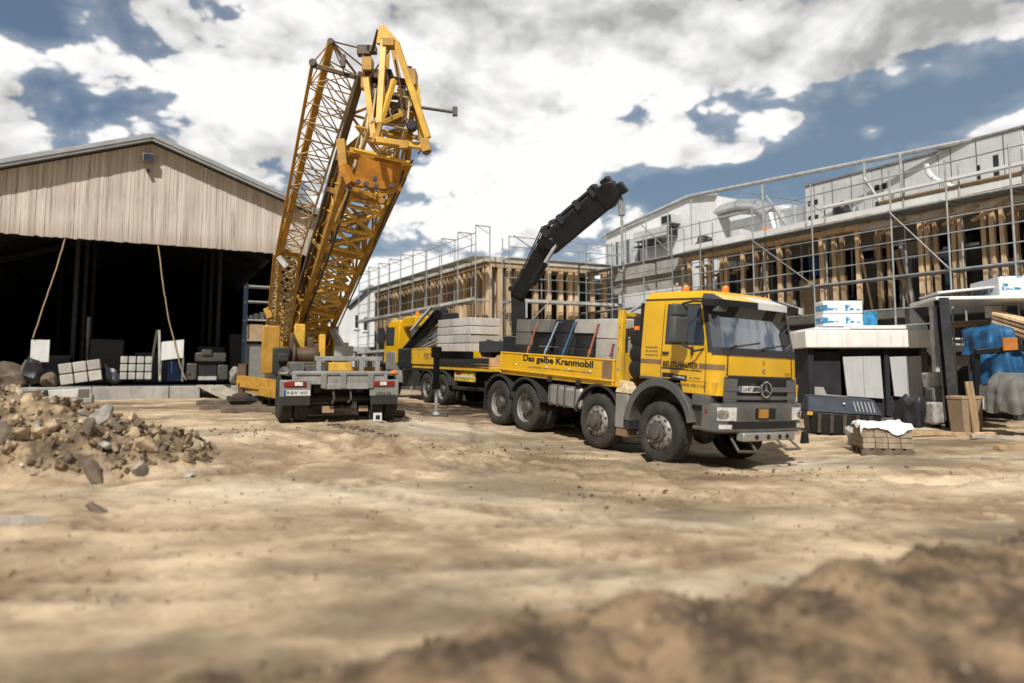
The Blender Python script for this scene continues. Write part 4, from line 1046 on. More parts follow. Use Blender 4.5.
mb=MB(); mb.add([(SX0,.05,ZLIN+.05),(SX1,.05,ZLIN+.05),(SX1,.05,roofz(SX1)-.1),(SAP,.05,ZAP-.1),(SX0,.05,roofz(SX0)-.1)],[(0,1,2,3,4)]); mb.build('gable_backing',MT['void'],hall,smooth=0,recalc=False)
mb=MB(); D=34
for s,a in ((1,SX0-.6),(-1,SX1+.5)):
    z0=roofz(a)
    mb.obox(((a+SAP)/2,D/2-.5,(z0+ZAP)/2+.12),((SAP-a)/2*1,0,(ZAP-z0)/2),(0,D/2+.2,0),(0,0,.07))
mb.build('roof',MT['roofmetal'],hall)
for s,a in ((1,SX0-.6),(-1,SX1+.5)):
    mb=MB(); z0=roofz(a); mb.beam((a,-.6,z0+.09),(SAP,-.6,ZAP+.09),.10,.30); mb.build('verge_flashing',MT['roofmetal'],hall)
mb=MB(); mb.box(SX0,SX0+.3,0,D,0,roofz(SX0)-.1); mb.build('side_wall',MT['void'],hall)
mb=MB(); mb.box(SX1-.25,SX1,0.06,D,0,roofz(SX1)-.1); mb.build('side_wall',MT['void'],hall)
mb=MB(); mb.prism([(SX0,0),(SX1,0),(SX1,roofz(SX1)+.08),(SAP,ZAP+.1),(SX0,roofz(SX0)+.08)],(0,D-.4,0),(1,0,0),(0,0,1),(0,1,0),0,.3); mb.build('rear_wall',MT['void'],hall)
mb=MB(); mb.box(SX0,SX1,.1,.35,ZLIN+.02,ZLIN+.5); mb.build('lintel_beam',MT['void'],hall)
for x in (SX0+1,.55,SX1-.4):
    mb=MB(); mb.box(x-.1,x+.1,14,14.3,ZFL,ZLIN+1); mb.build('steel_post',MT['void'],hall)
for x in (-3,.55,4.9,8.6):
    mb=MB(); mb.beam((x,1.2,roofz(x)-.35),(x,D-.5,roofz(x)-.35),.14,.3); mb.build('purlin',MT['hub'],hall)
for y in (5.5,11,17):
    for a,b in ((SX0,SAP),(SAP,SX1)):
        mb=MB(); mb.beam((a,y,roofz(a)-.55),(b,y,roofz(b)-.55),.16,.34); mb.build('rafter',MT['darkmetal'],hall)
    for x in (2.0,8.3): mb=MB(); mb.box(x-.09,x+.09,y,y+.18,1,roofz(x)-.4); mb.build('steel_post',MT['darkmetal'],hall)
# loading edge: cast slabs along the front
mb=MB(); mb.box(SX0,11.5,.02,D-.4,.25,1.0); mb.build('floor_slab',MT['concrete_dark'],hall)
rng=random.Random(4)
x=.2; q=0
edge=[(0.3,3.2),(3.22,6.0),(6.03,7.2),(8.45,11.4)]
for a,b in edge:
    mb=MB(); mb.box(a,b,-.35,.0,.30,1.03); mb.build('edge_kerb',MT['concrete'],hall,bevel=.03)
# lamp and camera on the gable
mb=MB(); mb.box(-.22,.22,-.35,0,-.0,.36); fl=mb.build('floodlight',MT['grey_mid'],hall,bevel=.03); fl.location=(SAP-.1,-.1,ZAP-.95)
mb=MB(); mb.box(-.19,.19,-.36,-.34,.03,.33); mb.build('lamp_glass',MT['glass_dark'],fl)
mb=MB(); mb.tube((0,0,0),(0,-.25,-.05),.08,10); c_=mb.build('small_lamp',MT['void'],hall); c_.location=(SAP-.1,-.05,ZAP-1.25)
mb=MB(); mb.obox((0,-.12,0),(.12,0,0),(0,.12,0),(0,0,.17)); c_=mb.build('wall_lamp',MT['void'],hall,bevel=.02); c_.location=tuple(HTi@at(121,194,30.1)); 
def hp(px,py,inset):
    """point of the shed interior: where the line of sight meets the plane 'inset' metres behind the gable"""
    o=HTi@V((0,0,CAMH)); d=HTi.to_3x3()@(at(px,py,10)-V((0,0,CAMH))); return o+d*((inset-o.y)/d.y)
# hoses / ropes hanging from the lintel
for pts,lab in (([(66,236),(56,270),(44,305),(33,338)],'pale rope hanging slanted from the shed lintel to the small white board'),([(158,244),(163,285),(169,320),(180,365),(186,380)],'pale rope hanging from the shed lintel down to the plank ramp')):
    mb=MB(); P=[HT@hp(px,py,.05 if i==0 else -.2) for i,(px,py) in enumerate(pts)]
    # smooth
    Q=[]
    for i in range(len(P)-1):
        for j in range(5): Q.append(P[i].lerp(P[i+1],j/5)+V((random.uniform(-.012,.012),0,0)))
    Q.append(P[-1]); mb.path(Q,.026,6); tag(mb.build('rope',MT['rope'],None),lab,'rope','ropes hanging from the shed')
def hbox(name, px0,py0,px1,py1, inset, depth, mat, label, cat, group=None, bevel=.02, tilt=0, parts=None):
    """upright thing inside the shed, between two sight lines"""
    a=hp(px0,py1,inset); b=hp(px1,py0,inset); w_=b.x-a.x; h_=b.z-a.z
    o=empty(name,HT@V(((a.x+b.x)/2,inset,a.z)),(0,0,27.1),label,cat,group)
    return o,w_,h_
o,w_,h_=hbox('notice_board',30,340,50,362,-.1,.05,None,'small white board on a post at the end of the slanted rope','board','white boards in the shed')
mb=MB(); mb.box(-w_/2,w_/2,-.03,.03,0,h_); mb.build('panel',MT['white'],o,bevel=.01); mb=MB(); mb.box(-w_/2,-w_/2+.07,.0,.06,-1.05,.1); mb.build('post',MT['hub'],o)
o,w_,h_=hbox('notice_board',161,341,184,359,-.1,.05,None,'white board on two posts behind the plank ramp','board','white boards in the shed')
mb=MB(); mb.obox((0,0,h_/2),(w_/2,0,.06),(0,.03,0),(0,0,h_/2)); mb.build('panel',MT['whitewall'],o,bevel=.01)
for s in (-1,1): mb=MB(); mb.box(s*w_/2-.05,s*w_/2+.03,.0,.06,-.95,.1); mb.build('post',MT['zinc_dark'],o)
# pallets of pale blocks
def block_stack(name,px0,py0,px1,py1,inset,nx,nz,tilt,lab,mat):
    o,w_,h_=hbox(name,px0,py0,px1,py1,inset,.8,None,lab,'block stack','stacks of pale blocks in the shed')
    o.rotation_euler=(0,R(tilt),R(27.1))
    for i in range(nx):
        for j in range(nz):
            mb=MB(); bw,bh=w_/nx,h_/nz; mb.box(-w_/2+i*bw+.02,-w_/2+(i+1)*bw-.02,0,.7,j*bh+.02,(j+1)*bh-.02); mb.build('block',mat,o,bevel=.03)
    return o
block_stack('block_stack',60,361,104,383,-.25,3,2,-9,'six pale square blocks leaning askew on the shed edge',MT['slab'])
block_stack('block_stack',119,356,153,380,-.1,4,3,0,'pallet of pale blocks under shrink wrap beside the leaning pole',MT['grey_light'])
# clutter behind the ramp: a dark machine with pale covers
o,w_,h_=hbox('machine',186,350,228,380,.2,1,None,'dark machine under pale covers on the shed floor behind the ramp','machine')
mb=MB()
for i,(a,b,c_,d) in enumerate(((-.5,-.25,0,.55),(-.3,.45,.6,.9),(.25,.5,.0,.5),(-.15,.1,.8,1.0))): mb.box(a*w_,b*w_,-.2-.04*i,.6,c_*h_,d*h_)
mb.build('cover',MT['hub'],o,bevel=.05)
mb=MB(); mb.box(-.24*w_,.24*w_,-.1,.7,.05*h_,.6*h_); mb.build('body',MT['void'],o,bevel=.04)
mb=MB(); mb.box(-.22*w_,.22*w_,-.3,-.1,.0,.12*h_); mb.build('bumper_bar',MT['grey_light'],o)
for s in (-1,1): mb=MB(); mb.lathe([(.05,-.1),(.22,-.08),(.22,.08),(.05,.1)],(s*.42*w_,-.1,.22),(0,1,0),16); mb.build('wheel',MT['tyre'],o)
o,w_,h_=hbox('leaning_pole',153,330,158,380,-.05,.1,None,'two pale poles forming a narrow stand between block pallet and board','pole')
mb=MB(); mb.beam((-.22,0,0),(.02,.1,h_),.09,.09); mb.build('pole',MT['hub'],o); mb=MB(); mb.beam((.2,0,0),(.1,.1,h_),.12,.09); mb.build('pole',MT['grey_light'],o)
o,w_,h_=hbox('steel_prop',86,317,91,349,1.5,.1,None,'slim grey prop standing deep in the dark shed','prop')
mb=MB(); mb.tube((0,0,-1.2),(0,0,h_),.06,8); mb.build('tube',MT['chassis'],o); mb=MB(); mb.tube((0,0,h_*.3),(0,0,h_),.08,8); mb.build('sleeve',MT['chassis'],o)
for px in (165,175):
    pass
o,w_,h_=hbox('blue_crate',168,362,184,381,.5,.5,None,'dark blue crate under the white board','crate')
mb=MB(); mb.box(-w_/2,w_/2,0,.8,0,h_); mb.box(-w_/2-.02,w_/2+.02,-.02,.82,h_*.9,h_); mb.build('body',MT['blue'],o,bevel=.02)
mb=MB(); 
for i in range(4): mb.box(-w_/2+.1+i*w_/4,-w_/2+.16+i*w_/4,-.03,0,.05,h_*.88)
mb.build('rib',MT['blue'],o)
# rubble and rags between the stacks
for i,(px,py,r_,m) in enumerate(((38,378,.55,'darktarp'),(50,381,.4,'stone_dark'),(110,377,.35,'darktarp'),(30,372,.4,'stone_dark'),(12,378,.7,'stone_dark'),(236,378,.35,'stone_grey'))):
    p=HT@hp(px,py,.2); mb=MB(); mb.blob((0,0,0),r_,i+2,3,(1.3,.8,.7),.4); o=mb.build('debris_lump',MT[m],None); o.location=p
    tag(o,['dark crumpled sheet beside the small white board','dark lump of rubble below the small white board','black crumpled sheet between the block stacks','dark earth lump left of the small board post','brown earth heap at the edge of the shed','grey rubble lump beside the blue shelf rack'][i],'debris','debris on the shed floor')
for i,(x,y,w_,h_,mt) in enumerate(((1.2,4.5,1.6,1.4,'darkmetal'),(3.4,5.6,1.4,2.2,'hub'),(5.6,6.2,2.0,1.6,'hub'),(8.0,5.0,1.2,1.9,'darkmetal'),(9.6,5.8,1.4,2.6,'hub'))):
    o=empty('storage_crate',HT@V((x,y,1.0)),(0,0,27.1),['dim dark crate deep in the shed behind the leaning blocks','tall dim dark crate deep in the shed beside the wrapped pallet','low dim grey crate deep in the shed behind the wrapped pallet','dim dark crate deep in the shed behind the white board','tall dim grey crate deep in the shed behind the machine'][i],'crate','crates deep in the shed')
    mb=MB(); mb.box(-w_/2,w_/2,0,1.0,.1,h_); mb.build('body',MT[mt],o,bevel=.03); mb=MB()
    for z in (.2,h_*.5,h_-.1): mb.box(-w_/2-.02,w_/2+.02,-.03,1.02,z-.05,z+.05)
    mb.build('batten',MT['hub'],o)
# plank ramp
a=hp(176,381,-.35); b=hp(200,391,-2.0)
mb=MB(); p0=HT@V((6.9,-.30,1.06)); 
o=empty('plank_ramp',HT@V((7.75,-.3,1.05)),(0,0,27.1),'ramp of three grey planks leaning on the shed edge','ramp')
for i in range(3):
    mb=MB(); x0=-.55+i*.37; mb.beam((x0,0.1,0.0),(x0+1.1,-2.1,-.62),.34,.05); mb.build('plank',MT['planks'],o,bevel=.008)
# tall blue shelf rack at the right of the opening
o,w_,h_=hbox('shelf_rack',244,285,282,381,-.3,1,None,'tall blue shelf rack with boxes at the crane end of the shed opening','shelf')
for x in (-w_/2,w_/2):
    for y in (0,.8):
        mb=MB(); mb.box(x-.05,x+.05,y-.04,y+.04,0,h_); mb.build('upright',MT['rack_blue'],o)
for z in (.42*h_,.63*h_,.82*h_,.98*h_):
    mb=MB(); mb.box(-w_/2,w_/2,-.02,.82,z-.05,z); mb.build('shelf_board',MT['grey_light'],o)
mb=MB(); mb.box(-w_/2+.1,w_/2-.15,.15,.75,0.02,.38*h_); tag(mb.build('crate',MT['grey_mid'],None,bevel=.02),'large grey crate on the bottom of the blue rack','crate','boxes on the blue rack').matrix_world=o.matrix_basis.copy()
mb=MB(); mb.box(-w_/2+.12,-w_/2+.75,.1,.6,.421*h_,.58*h_); tag(mb.build('cardboard_box',MT['cardboard'],None,bevel=.01),'brown cardboard box on a shelf of the blue rack','box','boxes on the blue rack').matrix_world=o.matrix_basis.copy()
mb=MB()
for i in range(5): mb.box(-w_/2+.1+.25*i,-w_/2+.3+.25*i,.1,.6,.631*h_,.631*h_+.18+.08*(i%3))
b_=mb.build('supply_boxes',MT['concrete_dark'],None,bevel=.02); tag(b_,'row of dark boxes on the upper shelf of the blue rack','box','boxes on the blue rack'); b_.matrix_world=o.matrix_basis.copy()
# concrete beams lying in front of the shed
for i,(px,py,Y,L,ang,mt) in enumerate(((10,409,20,3.6,10,'concrete'),(45,397,22,2.6,24,'concrete'),(30,404,19,1.6,42,'concrete'),(-12,398,21,3.2,4,'concrete_dark'),(60,393,21.5,1.6,-8,'slab'))):
    p=at(px,py,Y); mb=MB(); mb.box(-L/2,L/2,-.25,.25,0,.28); o=mb.build('concrete_beam',MT[mt],None,bevel=.03); o.location=(p.x,p.y,gh(p.x,p.y)+.15*i*.5+.02); o.rotation_euler=(0,R(-3),R(ang))
    tag(o,['long pale concrete beam lying behind the rubble heap','concrete beam lying slanted in front of the small white board','short concrete beam on top of another behind the heap','dark concrete beam lying at the picture edge behind the heap','short pale concrete slab lying before the shed edge'][i],'concrete beam','concrete beams in front of the shed')

# ------------------------------------------------------------------ mobile tower crane
CRi=CR.inverted()
cn=empty('mobile_tower_crane',CR_O,CR_ROT,'huge ochre mobile tower crane with folded lattice boom raised steeply over its grey carrier','crane')
for s in (-1,1):
    for x in (.55,1.95,7.6,9.0):
        make_wheel(cn,x,s*1.22,.5,.27,s,'rear',dual=True)
def cmb(fn, name, mat, parent=None, **kw):
    mb=MB(); fn(mb); return mb.build(name,mat,parent or cn,**kw)
cmb(lambda m:[m.box(.35,13,s*.45-.08,s*.45+.08,.62,.95) for s in (-1,1)]+[m.tube((x,-.95,.5),(x,.95,.5),.09,8) for x in (.55,1.95,7.6,9.0)]+[m.box(1.0,1.2,-.9,.9,.5,.8)],'chassis',MT['chassis'],bevel=.012)
dk=cmb(lambda m:[m.box(-.02,.16,-.98,.98,.80,1.02),m.box(.0,12.5,-1.1,1.1,.98,1.08),m.box(-.04,.1,-.6,.35,.70,.82)],'deck',MT['grey_deck'],bevel=.015)
cmb(lambda m:[m.box(-.06,-.03,y-.06,y+.06,.72,1.04) for y in (-.62,-.05,.35)]+[m.box(-.05,-.02,-.98+.1,.9,1.0,1.05)],'deck_bracket',MT['grey_mid'],dk,bevel=.01)
rail=cmb(lambda m:[m.box(.5,.62,-.95,.5,1.30,1.40),m.box(.5,.6,.36,.46,1.05,1.32),m.box(.5,.6,-.55,-.45,1.05,1.32),m.box(.5,.6,-.9,-.8,1.05,1.3)],'rear_frame',MT['grey_deck'],bevel=.012)
for s in (-1,1):
    y0,y1=(s*.60,s*1.22); a,b=min(y0,y1),max(y0,y1)
    mg=cmb(lambda m:[m.box(-.03,.02,a,b,.55,.90),m.box(-.02,1.25,a,b,1.0,1.06) ],'mudguard',MT['grey_mid'],bevel=.02)
    cmb(lambda m:[m.box(-.02,.005,a+.02,b-.02,.38,.549)],'mud_flap',MT['blacksoft'],mg)
    tl=cmb(lambda m:m.box(-.06,-.03,a+.10,b-.08,.76,.87),'tail_light',MT['red'],mg,bevel=.012)
    cmb(lambda m:m.box(-.065,-.055,(a+b)/2-.14,(a+b)/2+.02,.78,.855) if s>0 else m.box(-.065,-.055,(a+b)/2-.04,(a+b)/2+.1,.78,.855),'lamp_lens',MT['lens_clear'],tl)
cmb(lambda m:m.box(-.045,-.034,.62,1.14,.58,.69),'licence_plate',MT['plate']); cmb(lambda m:m.box(-.047,-.0455,1.09,1.138,.58,.69),'plate_band',MT['blue'])
text('R·BW 1410',.07,.4,MT['ink'],cn,(0,-1,0),(0,0,1),(-.047,1.07,.60),fat=.012)
cmb(lambda m:m.box(-.045,-.034,-1.12,-.72,.585,.65),'type_plate',MT['grey_mid'])
text('LRH 26',.05,.3,MT['ink'],cn,(0,-1,0),(0,0,1),(-.046,-.75,.592),fat=.01)
cmb(lambda m:m.box(-.05,.03,-1.17,-1.05,1.02,1.09),'side_lamp',MT['orange'],bevel=.015)
cmb(lambda m:[m.box(.3,.34,.1,.34,.20,.34),m.box(.3,.34,-.62,-.42,.22,.34)],'reflector_board',MT['cardboard'])
cmb(lambda m:m.box(-.06,-.03,-.86,-.68,.02,.2),'wheel_marker',MT['plate']); cmb(lambda m:m.box(-.064,-.06,-.82,-.73,.06,.15),'marker_sign',MT['ink'])
cmb(lambda m:[m.path([(.05,.15,.7),(-.02,.13,.5),(.02,.17,.4)],.025,6),m.path([(.05,-.2,.75),(.0,-.22,.5),(.03,-.16,.42)],.022,6)],'chain',MT['hub'])
# lashed things on the carrier
cmb(lambda m:[m.box(1.6,3.2,.1,1.0,1.08,1.3),m.lathe([(0,0),(.3,0),(.3,.06),(.2,.06),(.2,.5),(.3,.5),(.3,.56),(0,.56)],(2.4,.3,1.45),(0,1,0),20),m.box(2.7,3.0,.35,.5,1.3,1.9),m.box(2.7,3.0,.8,.92,1.3,2.0)],'winch',MT['crane_dark'],bevel=.03)
cmb(lambda m:[m.box(3.0,3.3,.55,.8,1.08,2.25),m.box(3.0,3.3,.05,.2,1.08,2.0),m.box(2.9,3.4,-.6,.9,1.08,1.3)],'bracket',MT['crane_light'],bevel=.02)
cmb(lambda m:[m.box(1.0,1.6,.2,.9,1.05,1.22),m.box(.5,1.2,.7,1.0,1.05,1.25),m.tube((.3,1.1,1.1),(1.2,1.15,1.05),.09,8),m.tube((.25,1.15,1.12),(.0,1.0,1.02),.08,8)],'hose_bundle',MT['concrete_dark'],bevel=.03)
cmb(lambda m:[m.box(3.4,4.4,1.12,1.55,1.02,2.22)],'control_cabinet',MT['crane'],bevel=.03)
cmb(lambda m:[m.box(2.6,3.2,.9,1.3,1.0,1.65),m.box(2.2,2.6,.95,1.2,1.3,1.5)],'pump_box',MT['chassis'],bevel=.03)
# slewing platform
cmb(lambda m:[m.lathe([(0,0),(.95,0),(1.0,.08),(1.0,.3),(.9,.38),(0,.38)],(10,0,1.08),(0,0,1),32)],'slewing_ring',MT['crane_dark'])
cmb(lambda m:[m.box(8.9,11.4,-.9,.9,1.46,1.85),m.box(9.2,10.6,-.95,-.75,1.85,2.6),m.box(9.2,10.6,.75,.95,1.85,2.6),m.box(10.6,12.4,-.9,.9,1.5,2.2)],'slewing_platform',MT['crane'],bevel=.02)
# outriggers
def world(name,mat,fn,parent=None,**kw):
    mb=MB(); fn(mb); return mb.build(name,mat,parent or cn,inv=CRi,**kw)
oa=at(240,381,21.6); ob_=at(284,389,20.2)
org=world('outrigger_beam',MT['crane'],lambda m:[m.beam(oa+V((0,0,.0)),ob_+V((.6,-.1,-.02)),.26,.34),m.beam(at(262,391,20.8),at(284,395,20.2),.22,.26),m.beam(at(243,386,21.6),at(270,395,20.8),.15,.18)],bevel=.015)
jf=at(242,402,21.5)
world('outrigger_foot',MT['crane_dark'],lambda m:[m.tube(at(241,383,21.5),at(242,396,21.5),.1,10),m.obox(at(243,373,21.7),(.12,0,0),(0,.1,0),(0,0,.28)),m.lathe([(.28,0),(.28,.06),(.1,.12)],V((jf.x,jf.y,gh(jf.x,jf.y)+.36)),(0,0,1),14)],org)
for i,(dx_,dy_,dz_,L,B_,ang) in enumerate(((0,0,0,2.2,1.1,15),(-.3,.1,.16,1.9,.9,8),(.2,-.1,.31,1.1,.6,30))):
    z=gh(jf.x,jf.y); mb=MB(); mb.box(-L/2,L/2,-B_/2,B_/2,0,.15); o=mb.build('support_pad',MT['stone_dark'] if i<2 else MT['chassis'],None,bevel=.02); o.location=(jf.x+dx_,jf.y+dy_,z-.02+dz_*.8); o.rotation_euler=(0,0,R(ang))
    tag(o,['lowest dark timber pad under the yellow crane outrigger','second dark timber pad under the yellow crane outrigger','topmost small pad under the yellow crane outrigger foot'][i],'support pad','pads under the crane outrigger')
for i,(px,py,Y,L,ang) in enumerate(((262,410,19.3,2.0,12),(300,400,18.2,1.2,-15),(386,408,17.2,.9,10))):
    p=at(px,py,Y); mb=MB(); mb.box(-L/2,L/2,-.3,.3,0,.14); o=mb.build('support_plank',MT['stone_dark'],None,bevel=.02); o.location=(p.x,p.y,gh(p.x,p.y)); o.rotation_euler=(0,0,R(ang))
    tag(o,['long dark plank lying on the ground before the outrigger pads','dark plank lying beside the left carrier wheels','short dark plank lying beside the right carrier wheels'][i],'plank','dark planks on the ground around the crane')
# struts between platform and boom
world('strut',MT['crane_light'],lambda m:[m.beam(at(336,371,22),at(338,341,23.5),.28,.2)],bevel=.02)
world('strut',MT['crane_light'],lambda m:[m.beam(at(344,371,22),at(344,345,23.5),.3,.2)],bevel=.02)
world('erection_ram',MT['grey_light'],lambda m:[m.tube(at(333,331,23),at(343,349,22),.12,10),m.obox(at(344,351,22),(.25,0,0),(0,.2,0),(0,0,.15))])
world('strut',MT['crane'],lambda m:[m.beam(at(278,302,23.4),at(292,349,22.5),.16,.16),m.beam(at(287,340,22.5),at(284,375,21),.2,.2)],bevel=.02)
world('foot_frame',MT['crane_dark'],lambda m:[m.beam(at(290,352,24),at(326,354,24.4),.5,.5),m.beam(at(288,362,23),at(330,366,23.4),.35,.4),m.obox(at(305,370,22.6),(1.1,.2,0),(0,.3,0),(0,0,.25))],bevel=.02)
world('foot_plate',MT['crane'],lambda m:[m.obox(at(300,365,21.6),(.22,0,0),(0,.1,0),(0,0,.55)),m.obox(at(313,367,21.6),(.25,0,0),(0,.1,0),(0,0,.4)),m.obox(at(293,372,21.2),(.15,0,0),(0,.1,0),(0,0,.5)),m.obox(at(350,374,22),(.9,.3,0),(0,.2,0),(0,0,.22))],bevel=.02)
# boom lattice
LLb,LLt=at(293,345,25),at(353,150,14.4)
LRb,LRt=at(321,352,25.4),at(409,163,14.9)
ULb,ULt=at(286,336,25.5),at(362,74,14.9)
URb=ULb+(LRb-LLb); URt=ULt+(LRt-LLt)
def lattice(mb,p0,p1,q0,q1,n,r,style='z',horiz=True,flip=0):
    for i in range(n):
        a0=p0.lerp(p1,i/n); a1=p0.lerp(p1,(i+1)/n); b0_=q0.lerp(q1,i/n); b1_=q0.lerp(q1,(i+1)/n)
        if horiz: mb.tube(a0,b0_,r,5,caps=False)
        if style=='x': mb.tube(a0,b1_,r,5,caps=False); mb.tube(b0_,a1,r,5,caps=False)
        elif (i+flip)%2: mb.tube(a0,b1_,r,5,caps=False)
        else: mb.tube(b0_,a1,r,5,caps=False)
    if horiz: mb.tube(p1,q1,r,5,caps=False)
def flat_band(m,p,q,nrm,w,t): m.beam(p,q,w,t,up=nrm)
LRm=LRb.lerp(LRt,.96)
world('boom_chord',MT['crane'],lambda m:m.beam(LLb,LLt,.13,.13))
world('boom_chord',MT['crane'],lambda m:m.beam(LRb,LRt,.13,.13))
world('boom_chord',MT['crane_dark'],lambda m:m.beam(ULb,ULt,.15,.15))
world('boom_chord',MT['crane_dark'],lambda m:m.beam(URb,URt,.12,.12))
def lower(m):
    lattice(m,LLb,LLt,LRb,LRt,11,.048,'x'); lattice(m,LLb.lerp(ULb,.35),LLt.lerp(ULt,.3),LRb.lerp(URb,.35),LRt.lerp(URt,.3),9,.03,'z'); 
world('boom_bracing',MT['crane_light'],lower)
world('boom_bracing',MT['crane'],lambda m:lattice(m,LRb,LRt,URb,URt,10,.035,'z'))
world('boom_bracing',MT['crane'],lambda m:lattice(m,ULb,ULt,URb,URt,10,.035,'x'))
ULs=ULb.lerp(ULt,.79)
world('boom_bracing',MT['crane_light'],lambda m:lattice(m,LLb,LLt,ULb,ULs,9,.02,'z'))
# side sheeting beside the near chord
world('web_sheet',MT['crane'],lambda m:m.add([LLb.lerp(ULb,.06),LLt.lerp(ULs,.06),LLt.lerp(ULs,.78),LLb.lerp(ULb,.78)],[(0,1,2,3)]),smooth=0)
world('web_strip',MT['crane_light'],lambda m:[m.beam(LLb.lerp(ULb,.08),LLt.lerp(ULs,.08),.1,.02)])
world('web_strip',MT['crane_dark'],lambda m:[m.beam(LLb.lerp(ULb,.62),LLt.lerp(ULs,.62),.12,.06)])
# inner (telescoping) lattice seen inside the lower one
def inner(m):
    cs=[]
    for u_,v_ in ((.2,.25),(.8,.25),(.2,.8),(.8,.8)):
        b_=LLb+(LRb-LLb)*u_+(ULb-LLb)*v_; t_=LLt+(LRt-LLt)*u_+(ULt-LLt)*v_*.7; 
        cs.append((b_.lerp(t_,.15),b_.lerp(t_,1.05)))
    for b_,t_ in cs: m.beam(b_,t_,.07,.07)
    for i,j in ((0,1),(2,3),(0,2),(1,3)): lattice(m,cs[i][0],cs[i][1],cs[j][0],cs[j][1],17,.025,'z',flip=i)
world('inner_lattice',MT['crane_wire'],inner)
# rope runs along the underside
world('hoist_rope',MT['crane_dark'],lambda m:[m.tube(at(333,338,25),at(413,160,15),.02,4),m.tube(at(330,345,25),at(406,178,15),.02,4)])
# gusset frames, a heavier ring every few metres
def rings(m):
    for t in (.0,.3,.62,.86,.985):
        q=[a.lerp(b,t) for a,b in ((LLb,LLt),(LRb,LRt),(URb,URt),(ULb,ULs))]
        for a,b in zip(q,q[1:]+q[:1]): m.beam(a,b,.12,.12)
world('boom_frame',MT['crane'],rings)
# upper cross box and sheet
world('cross_box',MT['orange_panel'],lambda m:[m.add([at(359,160,14.4),at(401,163,14.9),at(399,187,14.9),at(353,181,14.4)],[(0,1,2,3)]),m.beam(at(353,182,14.4),at(400,188,14.9),.16,.16),m.beam(at(359,160,14.5),at(402,164,15),.10,.1),m.beam(at(352,184,14.3),at(344,166,14.4),.2,.14)],smooth=0)
world('sheave',MT['hub'],lambda m:[m.lathe([(0,-.03),(.045,-.03),(.055,-.02),(.04,0),(.055,.02),(.045,.03),(0,.03)],at(*q,14.2),(.4,-.9,.1),14) for q in ((358,182),(375,179),(376,186),(392,186),(366,184))])
world('gusset',MT['crane'],lambda m:[m.beam(at(350,188,14.3),at(372,196,14.6),.1,.1),m.beam(at(399,188,14.9),at(378,196,14.7),.1,.1),m.beam(at(341,140,14.5),at(345,178,14.5),.18,.18),m.beam(at(351,190,14.5),at(337,222,15.8),.12,.12)],bevel=.01)
# head: A-frame with a pointed top
Hn,Hf=13.9,15.0
L_=MT['crane_light']; Cc=MT['crane']
for (a,b,Ya,Yb,w_,mt) in (((384,40),(379,124),Hn+.3,Hn,.17,L_),((396,42),(428,138),Hn+.3,Hn+.1,.16,L_),((394,80),(380,123),Hn+.3,Hn,.14,L_),((392,44),(408,122),Hf,Hf,.13,Cc),((399,88),(410,124),Hf-.4,Hf,.12,Cc),((366,79),(374,138),Hn+.3,Hn+.2,.17,L_),((376,140),(427,147),Hn,Hn+.2,.16,L_),((381,123),(404,113),Hn,Hn+.6,.12,L_),((365,74),(416,84),Hn+.7,Hn+.9,.15,MT['crane_dark']),((381,122),(376,140),Hn,Hn,.13,Cc),((416,86),(424,148),Hn+.9,Hn+.5,.14,L_),((374,130),(420,138),Hf,Hf,.12,Cc),((388,42),(386,118),Hf,Hf,.1,Cc),((404,62),(421,140),Hf,Hf,.09,Cc),((424,139),(427,152),Hn,Hn,.25,Cc)):
    world('head_strut',mt,lambda m:m.beam(at(*a,Ya),at(*b,Yb),w_*.72,w_*.72),bevel=.008)
world('head_cap',L_,lambda m:[m.prism([(0,0),(.30,-.32),(.06,-.36),(-.06,-.28)],at(383.5,26,Hn+.3),(1,.1,0),(0,0,1),(-.1,1,0),-.07,.07),m.beam(at(382,27,Hn+.3),at(379,44,Hn+.3),.1,.1)],smooth=0)
world('head_plate',Cc,lambda m:[m.obox(at(411.5,80,Hn+.9),(.11,0,0),(0,.2,0),(0,0,.17)),m.add([at(385,100,Hf-.2),at(408,104,Hf-.2),at(412,126,Hf-.2),at(386,124,Hf-.2)],[(0,1,2,3)]),m.obox(at(368,66,Hn+.7),(.1,0,0),(0,.15,0),(0,0,.14))],smooth=0)
world('head_motor',MT['black'],lambda m:[m.obox(at(374,96,Hn+1),(.11,0,0),(0,.2,0),(0,0,.42)),m.obox(at(380,77,Hn+1),(.28,0,0),(0,.2,0),(0,0,.1)),m.obox(at(408,72,Hn+.9),(.09,0,0),(0,.1,0),(0,0,.1)),m.lathe([(0,-.08),(.11,-.08),(.11,.08),(0,.08)],at(412,126,Hn-.05),(0,1,0),14)],bevel=.02)
world('side_pole',MT['hub'],lambda m:[m.tube(at(418,107,Hn+.7),at(453,112,Hn+.5),.035,8),m.obox(at(455,111.5,Hn+.5),(.05,0,0),(0,.05,0),(0,0,.09))])
world('hook_block',MT['crane_dark'],lambda m:[m.lathe([(0,-.08),(.09,-.06),(.09,.06),(0,.08)],at(426,150,Hn),(0,1,0),12),m.tube(at(421,150,Hn),at(418,154,Hn),.02,6)])
world('head_cable',MT['crane_dark'],lambda m:[m.path([at(384,60,Hn+.4),at(388,80,Hn+.2),at(386,100,Hn+.2),at(392,118,Hn+.1)],.02,5),m.path([at(395,60,Hn+.6),at(400,85,Hn+.5),at(402,110,Hn+.3),at(412,128,Hn)],.02,5),m.tube(at(368,80,Hn+.6),at(392,46,Hn+.4),.02,5),m.tube(at(412,86,Hn+.9),at(398,48,Hn+.5),.02,5),m.tube(at(380,124,Hn),at(412,126,Hn),.018,5)])
